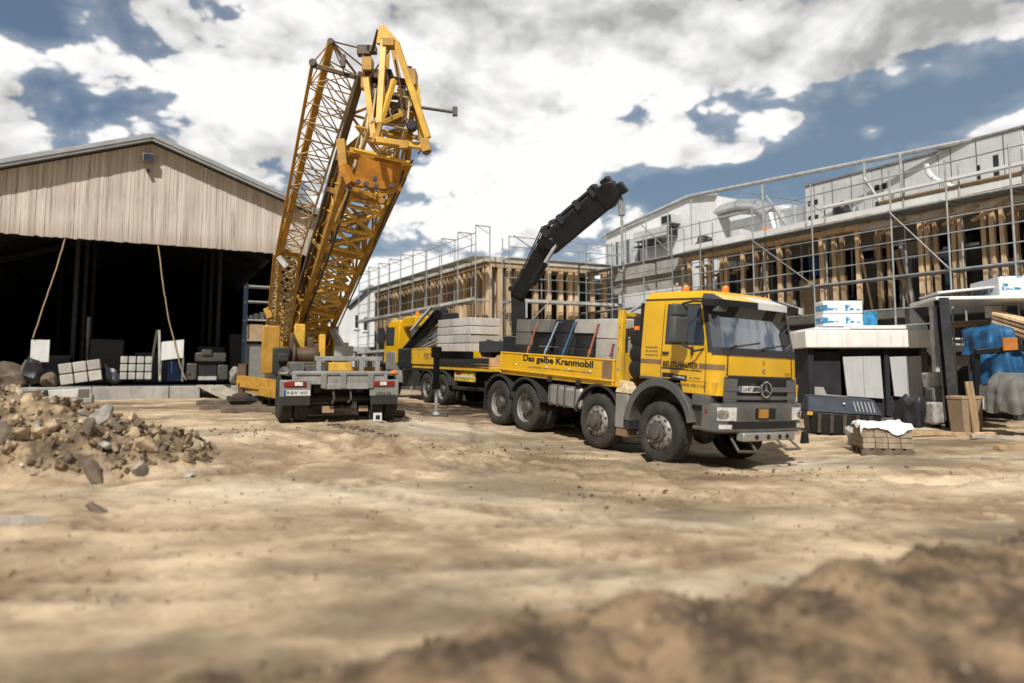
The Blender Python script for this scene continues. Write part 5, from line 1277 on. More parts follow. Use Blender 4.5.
world('head_strut',MT['crane_dark'],lambda m:[m.beam(at(370,100,Hn+.5),at(418,110,Hn+.8),.08,.08),m.beam(at(374,84,Hn+.8),at(404,122,Hn+.5),.07,.07),m.beam(at(412,88,Hn+.9),at(384,122,Hn+.3),.07,.07)])
world('head_winch',MT['hub'],lambda m:[m.lathe([(0,-.14),(.13,-.14),(.13,-.11),(.08,-.11),(.08,.11),(.13,.11),(.13,.14),(0,.14)],at(393,96,Hn+.9),(1,.2,0),16),m.obox(at(402,93,Hn+.9),(.08,0,0),(0,.1,0),(0,0,.1))])
world('head_bracket',MT['crane'],lambda m:[m.obox(at(378,139,Hn+.1),(.1,0,0),(0,.1,0),(0,0,.1)),m.obox(at(404,145,Hn+.1),(.09,0,0),(0,.06,0),(0,0,.08)),m.obox(at(366,84,Hn+.5),(.09,0,0),(0,.1,0),(0,0,.12)),m.obox(at(389,44,Hn+.3),(.12,0,0),(0,.12,0),(0,0,.08))],bevel=.01)
world('power_cable',MT['blacksoft'],lambda m:[m.path([at(351,186,14.2),at(342,215,15.4),at(331,250,17.5),at(318,285,20),at(303,325,23.2)],.03,5),m.path([at(404,170,14.8),at(398,188,15.3),at(384,220,16.8),at(360,275,20)],.02,5)])
# jib: slimmer lattice folded along the boom
Lt,Lb=at(312.5,63,15.2),at(276,256,19.8); Mt,Mb=at(331,42,15.2),at(280,254,19.8); Rt,Rb=at(357,76,15.6),at(299,258,20.2)
world('jib_chord',Cc,lambda m:m.beam(Mb,Mt,.15,.15),bevel=.02)
world('jib_chord',Cc,lambda m:m.beam(Lb,Lt,.07,.07))
world('jib_chord',MT['crane_wire'],lambda m:m.beam(Rb,Rt,.05,.05))
world('jib_bracing',MT['crane_wire'],lambda m:lattice(m,Mb,Mt,Rb,Rt,15,.018,'x'))
world('jib_bracing',MT['crane_wire'],lambda m:lattice(m,Lb,Lt,Rb,Rt,12,.016,'z'))
world('jib_bracing',Cc,lambda m:lattice(m,Lb,Lt,Mb,Mt,10,.016,'z'))
world('jib_head',MT['crane_dark'],lambda m:[m.lathe([(0,-.06),(.08,-.06),(.09,0),(.08,.06),(0,.06)],at(313,63,15.2),(0,1,0),12),m.lathe([(0,-.06),(.07,-.06),(.08,0),(.07,.06),(0,.06)],at(331,42,15.2),(0,1,0),12),m.beam(at(313,66,15.2),at(357,78,15.5),.07,.07),m.obox(at(364,51,15.2),(.14,0,0),(0,.1,0),(0,0,.1)),m.obox(at(372,50,15.2),(.1,0,0),(0,.1,0),(0,0,.07)),m.obox(at(343,61,15.2),(.05,0,0),(0,.05,0),(0,0,.14)),m.beam(at(378,30,14.6),at(372,52,15),.06,.06)])
world('guy_rope',MT['crane_dark'],lambda m:[m.tube(at(331,41,15.2),at(363,49,15.2),.018,4),m.tube(at(331,41,15.2),at(356,74,15.4),.03,5),m.tube(at(331,41,15.2),at(365,68,15.2),.018,4),m.tube(at(363,51,15.2),at(366,72,15),.05,5),m.tube(at(331,42,15.2),at(343,61,15.2),.018,4)])
# lower jib section
q=[(at(275,254,19.8),at(267,334,22)),(at(281,254,19.7),at(276,336,21.8)),(at(300,256,20.3),at(288,345,22.4)),(at(294,252,20.9),at(284,335,22.9))]
for a,b in q: world('jib_foot_chord',Cc,lambda m:m.beam(a,b,.09,.09))
def jf_(m):
    for i in range(4):
        a,b=q[i]; c_,d=q[(i+1)%4]; lattice(m,a,b,c_,d,8,.028,'x')
world('jib_foot_bracing',MT['crane_wire'],jf_)
world('jib_pin',MT['grey_light'],lambda m:[m.beam(at(279,257,19.5),at(287,267,19.5),.14,.14)])
world('jib_link',Cc,lambda m:[m.beam(at(267,308,21.3),at(271,318,21.3),.18,.2),m.beam(at(265,327,21.6),at(273,331,21.6),.2,.2),m.beam(at(300,256,20),at(279,250,19.7),.12,.12)],bevel=.02)
# ------------------------------------------------------------------ timber-framed building in the middle
MC=V((-1.125,32,0)); LD=V((-.5,.866,0)).normalized(); RD=V((.9,.43,0)).normalized(); LN=V((-.866,-.5,0)); RN=V((.43,-.9,0)).normalized()
Z=V((0,0,1))
mbld=empty('timber_framed_building',MC,(0,0,0),'two-storey shell with wooden studs on a concrete ground floor, behind the far lorry','building')
MTi=Matrix.Translation(-MC)
def mid(name,mat,fn,parent=None,**kw):
    mb=MB(); fn(mb); return mb.build(name,mat,parent or mbld,inv=MTi,**kw)
def wallbox(m,o,d,n,s0,s1,z0,z1,d0,d1):
    """box along a facade: s along it, d outwards"""
    m.obox(o+d*((s0+s1)/2)+n*((d0+d1)/2)+Z*((z0+z1)/2), d*((s1-s0)/2), n*((d1-d0)/2), Z*((z1-z0)/2))
LL_,RL_=15.2,7.2
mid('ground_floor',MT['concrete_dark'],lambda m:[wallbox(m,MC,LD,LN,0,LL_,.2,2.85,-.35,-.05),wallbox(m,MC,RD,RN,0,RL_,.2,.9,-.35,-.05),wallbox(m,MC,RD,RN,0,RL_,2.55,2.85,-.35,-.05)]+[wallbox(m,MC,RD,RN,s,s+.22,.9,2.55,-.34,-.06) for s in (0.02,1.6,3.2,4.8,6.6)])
mid('floor_slab',MT['concrete'],lambda m:m.prism([(0,0),(LD.x*LL_,LD.y*LL_),(LD.x*LL_+RD.x*RL_,LD.y*LL_+RD.y*RL_),(RD.x*RL_,RD.y*RL_)],MC,(1,0,0),(0,1,0),(0,0,1),2.86,3.06))
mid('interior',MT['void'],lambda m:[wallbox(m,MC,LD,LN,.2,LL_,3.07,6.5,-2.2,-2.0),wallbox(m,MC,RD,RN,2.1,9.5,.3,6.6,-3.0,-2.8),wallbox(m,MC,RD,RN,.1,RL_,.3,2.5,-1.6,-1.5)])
mid('roof_deck',MT['pale_board'],lambda m:m.prism([(LN.x*.15+RN.x*.1,LN.y*.15+RN.y*.1),(LD.x*LL_+LN.x*.15,LD.y*LL_+LN.y*.15),(LD.x*LL_+RD.x*RL_,LD.y*LL_+RD.y*RL_),(RD.x*RL_+RN.x*.1,RD.y*RL_+RN.y*.1)],MC,(1,0,0),(0,1,0),(0,0,1),6.62,6.86))
mid('edge_beam',MT['timber_dk'],lambda m:[wallbox(m,MC,LD,LN,0,LL_,6.42,6.60,-.14,.06)])
mid('edge_beam',MT['timber'],lambda m:[wallbox(m,MC,RD,RN,.15,RL_,6.40,6.60,-.2,.05)])
mid('white_sheathing',MT['pale_board'],lambda m:[wallbox(m,MC,RD,RN,.1,2.0,3.07,6.4,-.5,-.42)])
rng=random.Random(11)
for i,s in enumerate((.10,.19+.45,1.08,1.55,2.49,3.18,3.83,4.36,4.71,5.6,6.3)):
    mid('stud',MT['timber'],lambda m:wallbox(m,MC,RD,RN,s-.11,s+.11,3.07,6.40,-.22,.03))
s=.35
while s<LL_:
    wd=.07+.05*rng.random(); mt=MT['timber_dk'] if rng.random()<.55 else MT['timber']
    mid('stud',mt,lambda m:wallbox(m,MC,LD,LN,s-wd,s+wd,3.07,6.42,-.20,.02)); s+=.42+.14*rng.random()
s=.3; i=0
while s<LL_-1:
    ln=1.0+.8*rng.random(); mt=(MT['osb'],MT['pale_board'],MT['timber_dk'],MT['osb'],MT['void'])[int(rng.random()*5)]
    mid('wall_panel',mt,lambda m:wallbox(m,MC,LD,LN,s,min(s+ln,LL_),3.08+.02*(i%3),6.38,-.35,-.27)); s+=ln+.01; i+=1
mid('yellow_strap',MT['yellow'],lambda m:[wallbox(m,MC,LD,LN,2.0,2.07,5.1,6.3,.05,.08)])

# ------------------------------------------------------------------ long building on the right
FA=V((4.5,34.7,0)); FROT=(0,0,-59.2); FT=pose(FA,FROT); FTi=FT.inverted()
rb=empty('concrete_building',FA,FROT,'long grey unfinished building with wooden studs in front and ventilation plant on its roof','building')
def fb(name,mat,boxes,parent=None,**kw):
    mb=MB()
    for b in boxes: mb.box(*b)
    return mb.build(name,mat,parent or rb,**kw)
FL=25
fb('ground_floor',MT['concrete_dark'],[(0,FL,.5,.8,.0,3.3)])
for i,s in enumerate((0.6,2.4,4.2,6.0,7.8,9.6,11.4)):
    f=fb('window',MT['void'],[(s,s+1.3,.44,.499,1.0,2.7)]); fb('window_frame',MT['hub'],[(s-.06,s,.42,.495,.95,2.75),(s+1.3,s+1.36,.42,.495,.95,2.75),(s+.62,s+.68,.42,.438,1.0,2.7)],f)
fb('floor_slab',MT['concrete'],[(0,FL,-.1,12,3.31,3.55)])
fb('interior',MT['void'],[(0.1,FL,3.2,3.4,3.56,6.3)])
for i,(a,b,y,z0,z1,mt) in enumerate(((10.6,12.5,.75,3.57,4.95,'osb'),(0.3,5.3,.4,5.35,6.3,'concrete'),(9.6,10.2,.9,4.6,5.3,'blue'),(10.9,11.3,.9,5.1,5.8,'blue'),(14.75,15.4,.8,3.57,5.2,'concrete_dark'),(16.05,16.4,.7,3.57,6.2,'concrete'),(16.9,17.2,.9,3.57,5.4,'concrete'),(12.7,13.6,2.2,3.57,5.2,'concrete_dark'),(17.5,18,.9,3.57,4.6,'osb'),(6,8.5,2.0,3.57,4.6,'concrete_dark'))):
    fb('infill_panel',MT[mt],[(a,b,y,y+.08,z0,z1)])
rng=random.Random(8)
for s in (5.44,5.85,6.53,6.97,7.6,7.86,8.66,9.33,9.74,10.37,10.75,12.13,12.59,12.89,13.46,14.18,14.50,15.5,15.72,15.97,16.48,16.68,17.29,17.5,17.78,18.1,18.6,19.1,20,21):
    wd=(.075 if s<12.3 else .052)+.018*rng.random(); ln=rng.uniform(-.02,.02)
    mb=MB(); mb.beam((s,.0,3.56),(s+ln,.0,6.28),wd*2,.11,up=(0,1,0)); mb.build('stud',MT['timber'] if rng.random()<.7 else MT['timber_dk'],rb)
rng=random.Random(78)
for i in range(24):
    s=5.5+i*.62+rng.uniform(-.2,.2); fb('back_panel',MT[rng.choice(('concrete','concrete_dark','osb','pale_board','hub','glass_dark','void','concrete_dark'))],[(s,s+.3+.5*rng.random(),1.5+.5*rng.random(),2.1,3.57,4.2+2.0*rng.random())])
for i in range(16):
    s=5.6+i*.85; mb=MB(); mb.tube((s,1.2,3.56),(s+.05,1.2,6.25),.035,6); mb.build('steel_prop',MT['zinc' if i%3 else 'timber'],rb)
rng=random.Random(77)
for i in range(40):
    s=rng.uniform(5.3,19); k_=rng.random()
    if k_<.4:
        mb=MB(); mb.beam((s,.35+.3*rng.random(),3.56),(s+rng.uniform(-.35,.35),.3,5.2+1.0*rng.random()),.06+.08*rng.random(),.05,up=(0,1,0)); mb.build('leaning_board',MT[rng.choice(('timber','timber_dk','grey_light'))],rb)
    elif k_<.7: fb('cross_rail',MT[rng.choice(('timber','timber_dk','zinc'))],[(s,s+.6+1.2*rng.random(),.14,.2,3.9+2.1*rng.random()-.04,0)][:0] or [(s,s+.6+1.2*rng.random(),.14,.2)+((lambda z:(z,z+.08))(3.9+2.1*rng.random()))])
    else: fb('infill_panel',MT[rng.choice(('concrete','osb','pale_board','concrete_dark','glass_dark'))],[(s,s+.4+.8*rng.random(),1.0+1.5*rng.random(),3.0,3.57,4.3+1.6*rng.random())])
for i in range(9):
    s=rng.uniform(6,18.5); mb=MB(); mb.beam((s,-.75,6.50),(s+1.2+rng.random(),-.75,6.52),.22,.05); mb.build('loose_plank',MT['timber_dk'] if i%2 else MT['pale_board'],rb)
for s in (14.2,15.6,16.3,17.1,18.0,18.8):
    mb=MB(); mb.beam((s,-.2,5.9+.1*(s%1)),(s+1.1,-.45,6.25),.10,.08); mb.build('bracket_board',MT['timber_dk'],rb)
fb('edge_strip',MT['pale_board'],[(13.8,FL,-.4,-.33,6.15,6.32)]); fb('edge_strip',MT['osb'],[(14.4,FL,-.3,-.2,6.90,7.02)]); fb('edge_strip',MT['white'],[(12.6,FL,-.5,-.45,7.1,7.22)])
fb('head_beam',MT['timber'],[(5.3,FL,-.12,.12,6.285,6.44)])
for s in (7.2,10.9,12.4,14.6,17.6):
    mb=MB(); mb.tube((s,.5,3.56),(s+.03,.5,6.28),.04,8); mb.build('steel_prop',MT['zinc'],rb)
for i in range(22):
    s=5.5+i*.9; fb('joist_end',MT['timber_dk'] if i%2 else MT['pale_board'],[(s,s+.28,-.32,.1,6.45,6.60)])
fb('roof_edge',MT['pale_board'],[(5.2,FL,-.28,.0,6.61,6.72),(5.2,FL,-.02,14,6.62,6.80)])
fb('roof_edge_strip',MT['white'],[(5.2,FL,-.34,-.29,6.60,6.86)])
fb('parapet',MT['concrete'],[(0,5.2,.2,.45,6.0,6.75)])
fb('roof_upstand',MT['grey_light'],[(5.2,FL,.9,1.1,6.81,7.12)])
# upper volume, white rendered, with a sloping top
def upper(m):
    m.prism([(-3.6,4.6),(4.6,4.6),(4.6,9.75),(2.9,10.0),(-3.6,9.15)],(0,3,0),(1,0,0),(0,0,1),(0,1,0),0,7)
mb=MB(); upper(mb); uv=mb.build('upper_storey',MT['whitewall'],rb)
mb=MB(); mb.beam((-3.8,2.9,9.2),(2.9,2.9,10.07),.14,.12); mb.beam((2.9,2.9,10.07),(4.7,2.9,9.82),.14,.12); mb.build('roof_edging',MT['zinc_pale'],uv)
fb('glazing',MT['glass_dark'],[],uv) if False else None
for s0,s1 in ((-3.3,-2.6),(-2.45,-1.7),(-1.5,-.8)):
    f=fb('window',M('milky_glass',(.45,.48,.5),.25) if 'milky_glass' not in bpy.data.materials else bpy.data.materials['milky_glass'],[(s0,s1,2.94,2.995,6.4,8.6)],uv); fb('window_frame',MT['hub'],[(s0-.05,s0,2.92,2.99,6.3,8.7),(s1,s1+.05,2.92,2.99,6.3,8.7)],f)
# sheet metal hood with a dark opening, flat cover over a door
h=fb('air_hood',MT['hvac'],[(-.3,2.1,2.2,2.99,8.25,8.75)],uv,bevel=.02)
fb('air_opening',MT['void'],[(2.1,2.12,2.25,2.95,8.28,8.72)],h)
fb('cover_plate',MT['void'],[(-.4,1.2,2.3,2.98,8.0,8.05)],h)
h=fb('roof_vent',MT['hvac'],[(1.5,2.3,2.4,2.99,8.85,9.3)],uv,bevel=.02); fb('air_opening',MT['void'],[(1.6,2.25,2.38,2.398,8.9,9.25)],h)
# ventilation plant on the roof
rng=random.Random(21)
units=[(9.4,12.2,2.9,9.05),(12.22,14.6,2.9,9.05),(14.62,17.2,2.9,9.15),(17.22,21.5,2.9,9.15)]
for i,(a,b,y,zt) in enumerate(units):
    u=fb('ventilation_unit',MT['hvac'],[(a,b,y,y+2.2,6.85,zt)],None,bevel=.02); u.parent=rb
    for q in range(int((b-a)/.8)):
        x=a+.4+q*.8; fb('panel_joint',MT['hub'],[(x,x+.02,y-.012,y,6.9,zt-.05)],u)
    fb('edge_profile',MT['zinc_dark'],[(a,b,y-.05,y+.1,zt,zt+.07)],u)
    if i in (0,1):
        for q in range(3):
            for r_ in range(2):
                fb('vent_opening',MT['void'],[(a+.12+r_*.28,a+.28+r_*.28,y-.02,y-.004,7.0+.62*q,7.2+.62*q)],u)
    if i==2:
        fb('slot',MT['void'],[(a+1.2,a+1.3,y-.02,y,7.5,8.3),(a+1.7,a+1.85,y-.02,y,7.3,8.5)],u)
# round ducts
mb=MB(); P=[(3.4,3.6,8.9),(4.6,3.3,9.0),(5.8,3.2,9.0),(6.8,3.2,8.8),(7.4,3.2,8.3),(7.6,3.2,7.6)]
mb.path(P,.34,16); mb.build('arched_duct',MT['silver'],rb)
mb=MB(); mb.box(5.0,9.4,3.4,4.6,7.6,8.5); mb.box(4.7,6.6,3.0,3.9,7.1,7.5); d_=mb.build('square_duct',MT['silver'],rb,bevel=.03)
for s in (7.7,8.5): fb('duct_flange',MT['hvac'],[(s,s+.06,3.35,4.65,7.55,8.55)],d_)
mb=MB(); P=[at(926,164,23.2),at(928,172,23.2),at(933,178,23.0),at(944,184,22.8),at(958,189,22.6)]
mb.path([FTi@p for p in P],.09,8); mb.build('flexible_duct',MT['white'],rb)
mb=MB(); mb.box(7.0,7.5,1.3,1.9,6.82,7.5); mb.box(6.7,8.0,1.5,1.8,6.82,7.1); mb.build('roof_box',MT['white'],rb,bevel=.02)
for (px,py,Y,sz,mt,nm,lab,cat) in ((766,231,26.8,(.14,.1,.12),'orange','tool_box','small orange box on the roof edge of the long building','box'),(843,212,24.6,(.55,.3,.25),'darktarp','debris_bag','black crumpled bag on the roof in front of the ventilation plant','bag'),(705,243,29.5,(.3,.2,.28),'darktarp','tool_bag','dark tool bag on the roof edge beside the white wall','bag'),(697,246,29.7,(.07,.07,.12),'red','canister','small red canister beside the dark tool bag on the roof','canister')):
    p=at(px,py,Y); mb=MB()
    if mt=='darktarp': mb.blob((0,0,0),1,px%7,3,sz,.35)
    else: mb.obox((0,0,0),(sz[0],0,0),(0,sz[1],0),(0,0,sz[2])); mb.box(-.03,.03,-.03,.03,sz[2],sz[2]+.06)
    o=mb.build(nm,MT[mt],None,bevel=0 if mt=='darktarp' else .02); o.location=(p.x,p.y,max(p.z,6.8+sz[2]*.7)); o.rotation_euler=(0,0,R(-59)); tag(o,lab,cat)

# ------------------------------------------------------------------ scaffolds
def scaffold(name,label,O,d,n,spans,z0f,ztop,decks,rails,topframes=True,inner=.35,outer=1.05,mat='zinc',diag=(),group='tube scaffolds',deckmat='zinc_dark'):
    sc=empty(name,O,(0,0,0),label,'scaffold',group); inv=Matrix.Translation(-V(O)); O=V(O)
    def part(nm,mt,fn,**kw):
        mb=MB(); fn(mb); return mb.build(nm,MT[mt],sc,inv=inv,**kw)
    for s in spans:
        for dd in (inner,outer):
            p=O+d*s+n*dd; zt=ztop(s) if callable(ztop) else ztop
            st=part('standard',mat,lambda m:m.tube((p.x,p.y,bh(p.x,p.y)-.05),(p.x,p.y,zt),.027,6))
        if topframes:
            a=O+d*s+n*inner; b=O+d*s+n*outer; part('frame_bar',mat,lambda m:[m.tube(a+Z*(zt-.02),b+Z*(zt-.02),.027,6),m.tube(a+Z*(zt-.35),b+Z*(zt-.02),.015,4)])
        for z in decks:
            a=O+d*s+n*inner; b=O+d*s+n*outer; part('transom',mat,lambda m:m.tube(a+Z*(z-.06),b+Z*(z-.06),.024,5))
    for a,b in zip(spans,spans[1:]):
        for z in decks:
            part('deck_board',deckmat,lambda m:[m.obox(O+d*((a+b)/2)+n*((inner+outer)/2)+Z*z,d*((b-a)/2-.01),n*((outer-inner)/2-.03),Z*.022)])
            part('ledger',mat,lambda m:m.tube(O+d*a+n*outer+Z*(z-.02),O+d*b+n*outer+Z*(z-.02),.030,5))
        if deckmat=='zinc_pale':
            for z in decks[:2]: part('toe_board','zinc_pale',lambda m:m.obox(O+d*((a+b)/2)+n*(outer+.05)+Z*(z+.03),d*((b-a)/2-.01),n*.012,Z*.065))
        for z in rails:
            part('guard_rail',mat,lambda m:m.tube(O+d*a+n*outer+Z*z,O+d*b+n*outer+Z*z,.020,5))
    for (a,za,b,zb_) in diag: part('brace','zinc_dark',lambda m:m.tube(O+d*a+n*(outer+.06)+Z*za,O+d*b+n*(outer+.06)+Z*zb_,.024,5))
    return sc
scaffold('scaffold','tube scaffold along the long side of the timber-framed building, its top frames against the sky',MC,LD,LN,[-.9,.9,2.7,4.5,6.3,8.1,9.9,11.7,13.5,15.3],0,lambda s:8.05,(2.8,4.78,6.72),(3.3,3.8,5.3,5.8,7.2,7.7),diag=((.9,2.8,2.7,4.8),(6.3,2.8,8.1,4.8)),deckmat='zinc_pale')
scaffold('scaffold','tube scaffold across the short end of the timber-framed building behind the black crane arm',MC,RD,RN,[.6,2.6,4.6,6.6],0,lambda s:7.7,(2.8,4.78,6.72),(3.3,3.8,5.3,5.8,7.2,7.65),topframes=False,diag=((.6,2.9,2.6,4.8),(.6,4.8,-.6,2.9),(.8,7.7,2.4,6.8)),deckmat='zinc_pale')
FD=V((math.cos(R(-59.2)),math.sin(R(-59.2)),0)); FN=V((FD.y,-FD.x,0)); 
if FN.y>0: FN=-FN
sp=[-.6,1.95,4.14,5.9,7.48,10.06,12.53,15.24,16.87,18.5,20.6,22.8]
def ztop(s): return 7.75 if 14.9<s<15.6 else 7.9 if abs(s-12.53)<.1 else 7.6
scaffold('scaffold','long tube scaffold in front of the wooden studs of the grey building',FA,FD,FN,sp,0,ztop,(2.5,4.48,6.45),(3.0,3.5,4.98,5.5,5.95,6.98,7.5),topframes=False,diag=((10.06,6.4,12.53,4.5),(4.14,8.0,5.9,6.5),(15.24,6.4,16.87,4.5),(7.48,2.5,10.06,4.4)))
mb=MB(); e0,e1=at(691,196,30.2),at(977,139,22.6); e2=at(1040,126,21.3)
mb.tube(e0,e1,.085,8); mb.tube(e1,e2,.085,8)
for px,py,pb,Y in ((762,185,228,27.6),(640,0,0,0),(864,163,215,25),(900,154,200,24)):
    if px!=640: mb.tube(at(px,py,Y),at(px+2,pb,Y),.05,6)
mb.tube(at(766,196,27.6),at(786,226,27.4),.05,6); mb.tube(at(864,178,25),at(884,208,24.6),.06,6)
e_=at(606,234,34.2); mb.tube(e_,e0,.06,8); mb.tube(e0,at(1,1,1)*0+at(760,214,28.5),.03,6) if False else None
for q in range(5):
    a=e_.lerp(e0,q/4.01); mb.tube(a,V((a.x,a.y,6.8)),.03,6)
tag(mb.build('roof_guard_rail',MT['zinc'],None),'long sloping guard rail of thick tube above the roof of the grey building','guard rail')
mb=MB(); e0,e1=at(735,205,28.5),at(1030,143,21.5)
mb.tube(at(745,192,28.2),at(806,202,27.0),.02,5); mb.tube(at(806,202,27),at(825,213,26.5),.02,5)
tag(mb.build('guy_wire',MT['zinc_dark'],None),'thin cable hanging below the long roof guard rail','cable')

# ------------------------------------------------------------------ pale houses behind the crane
def house(name,px0,px1,pyt,pyb,Y,depth,mat,lab,roofm,ridge,win=()):
    a,b=at(px0,pyb,Y),at(px1,pyt,Y); w_=b.x-a.x; zt=b.z
    o=empty(name,(a.x,Y,0),(0,0,0),lab,'house','pale houses behind the crane')
    mb=MB(); mb.prism([(0,-.2),(w_,-.2),(w_,zt-.5*ridge),(w_/2,zt),(0,zt-ridge)],(0,0,0),(1,0,0),(0,0,1),(0,1,0),0,depth); wl=mb.build('wall',mat,o)
    mb=MB(); mb.beam((-.3,depth/2,zt-ridge),(w_/2,depth/2,zt+.08),depth+.6,.15); mb.beam((w_/2,depth/2,zt+.08),(w_+.3,depth/2,zt-.5*ridge),depth+.6,.15); mb.build('roof',roofm,o)
    for (x0,x1,z0,z1) in win:
        mb=MB(); mb.box(x0*w_,x1*w_,-.05,.0,z0*zt,z1*zt); f=mb.build('window',MT['glass_dark'],wl); mb=MB(); mb.box(x0*w_-.1,x0*w_,-.07,-.01,z0*zt,z1*zt); mb.box(x0*w_-.1,x1*w_+.1,-.1,-.01,z0*zt-.1,z0*zt); mb.build('window_frame',MT['white'],f)
    return o,w_,zt
o,w_,zt=house('house',349,392,287,392,48,8,MT['whitewall'],'pale gabled house with a canopy seen just past the crane boom',MT['roofmetal'],1.4,((.12,.2,.62,.74),(.33,.41,.6,.72),(.62,.72,.62,.76)))
mb=MB(); mb.box(-.6,w_,-2.2,-.06,.40*zt,.44*zt); mb.build('canopy',MT['grey_light'],o)
for x in (.0,.25,.5,.75): mb=MB(); mb.box(x*w_-.12,x*w_+.12,-2.1,-1.9,-.2,.4*zt); mb.build('canopy_post',MT['grey_light'],o)
house('house',326,352,297,392,56,8,MT['white'],'low pale house with a dark roof partly behind the crane boom',MT['concrete_dark'],2.2,((.2,.8,.12,.42),))
house('house',250,330,318,392,62,8,MT['concrete_dark'],'low dark building far behind the crane',MT['concrete_dark'],1.2,((.3,.6,.2,.5),))
# ------------------------------------------------------------------ things on the right, before the long building
ks=empty('concrete_shelter',(8.35,20.0,0),(0,0,-2),'low concrete shelter with a stained white roof slab and two grey front panels','shelter')
gz=gh(10,20)
def kb(name,mat,boxes,parent=None,**kw):
    mb=MB()
    for b in boxes: mb.box(*b)
    return mb.build(name,mat,parent or ks,**kw)
kb('roof_slab',MT['fascia'],[(-.12,3.42,-.1,2.6,2.30,2.80)],bevel=.03)
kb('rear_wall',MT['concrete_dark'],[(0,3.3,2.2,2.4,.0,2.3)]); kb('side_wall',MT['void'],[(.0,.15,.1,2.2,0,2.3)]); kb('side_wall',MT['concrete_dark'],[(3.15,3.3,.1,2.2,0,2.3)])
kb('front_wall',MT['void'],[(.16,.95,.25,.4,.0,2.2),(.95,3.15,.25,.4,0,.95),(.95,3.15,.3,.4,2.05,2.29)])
mb=MB(); mb.prism([(.02,.35),(1.15,.3),(1.1,.95),(.5,1.0),(.42,1.2),(.05,1.22)],(0,.16,0),(1,0,0),(0,0,1),(0,1,0),0,.08); mb.build('broken_plaster',MT['concrete'],ks)
for x0,x1,t in ((.98,2.08,.02),(2.28,3.28,-.03)):
    mb=MB(); mb.prism([(x0,2.05),(x0+.08,.95),(x1-.02,.88),(x1-.06,2.08)],(0,.13,0),(1,0,0),(0,0,1),(0,1,0),0,.05); p_=mb.build('grey_panel',M('primed_panel',(.46,.465,.46),.8,0,.06,2,streak=.15) if 'primed_panel' not in bpy.data.materials else bpy.data.materials['primed_panel'],ks,bevel=.006)
    mb=MB(); mb.box((x0+x1)/2-.0,(x0+x1)/2+.008,.125,.13,.95,2.05); mb.build('panel_joint',MT['hub'],p_)
kb('pillar',MT['void'],[(2.12,2.24,.1,.24,.4,2.29)]); kb('floor_step',MT['concrete_dark'],[(-.02,3.35,-.02,.1,.0,.36)])
kb('sheet_on_roof',MT['foil'],[(.2,1.6,.1,1.6,2.82,2.88),(1.2,2.9,.0,1.4,2.83,2.93)],bevel=.02)
# printed insulation packs
pm,k,bs=newmat('printed_pack'); tc=k.n('ShaderNodeTexCoord').outputs['Object']
def band(sock,a,b): return k.math('MULTIPLY',k.math('GREATER_THAN',sock,a),k.math('LESS_THAN',sock,b))
sx=k.n('ShaderNodeSeparateXYZ'); k.l.new(tc,sx.inputs[0])
u=k.math('FRACT',k.math('MULTIPLY',k.math('ADD',sx.outputs[0],k.math('MULTIPLY',k.math('FLOOR',k.math('MULTIPLY',sx.outputs[2],3.1)),.31)),1.55)); v=k.math('FRACT',k.math('MULTIPLY',sx.outputs[2],3.1))
f=k.math('MAXIMUM',k.math('MULTIPLY',band(u,.1,.32),band(v,.25,.8)),k.math('MULTIPLY',band(u,.1,.75),band(v,.3,.5)))
f=k.math('MULTIPLY',f,k.ramp(k.noise(tc,9,3),.38,.5))
k.put(bs.inputs['Base Color'],k.mix(f,(.72,.75,.77,1),(.03,.22,.42,1))); bs.inputs['Roughness'].default_value=.35
for (x,y,z,lx,lz,lab) in ((1.22,.75,2.935,1.15,.36,'lower printed white insulation pack on the shelter roof'),(1.22,.75,3.30,1.13,.38,'upper printed white insulation pack on the shelter roof')):
    mb=MB(); mb.box(-lx/2,lx/2,-.3,.3,0,lz); o=mb.build('insulation_pack',pm,None,bevel=.03,seg=3); o.location=(8.35+x,20+y,z); o.rotation_euler=(0,0,R(-2)); tag(o,lab,'insulation pack','insulation packs')
mb=MB(); mb.box(-.19,.19,-.25,.25,0,.42); mb.box(-.2,.2,-.26,.26,.16,.3); o=mb.build('insulation_pack',M('blue_pack',(.04,.22,.42),.35,var=.5,scale=6),None,bevel=.02); o.location=(10.3,20.6,2.94); tag(o,'small blue and white pack beside the tall printed packs on the shelter roof','insulation pack','insulation packs')
# dark steel column
bz=at(953,424,17.6); tp=at(941,298,17.7)
sc_=empty('steel_column',(bz.x,bz.y,gh(bz.x,bz.y)),(0,0,0),'tall dark steel column leaning slightly, right of the concrete shelter','column')
mb=MB(); h_=V((tp.x-bz.x,.1,tp.z-gh(bz.x,bz.y))); a_=h_.normalized()
for o_,w_,d_ in ((-.11,.24,.02),(.11,.24,.02)): mb.beam(V((0,o_,-.1)),h_+V((0,o_,0)),w_,d_,up=(0,1,0))
mb.beam(V((0,0,-.1)),h_,.02,.2,up=(0,1,0)); mb.build('profile',MT['darkmetal'],sc_); mb=MB(); mb.box(-.2,.2,-.2,.2,-.02,.05); mb.build('base_plate',MT['darkmetal'],sc_)
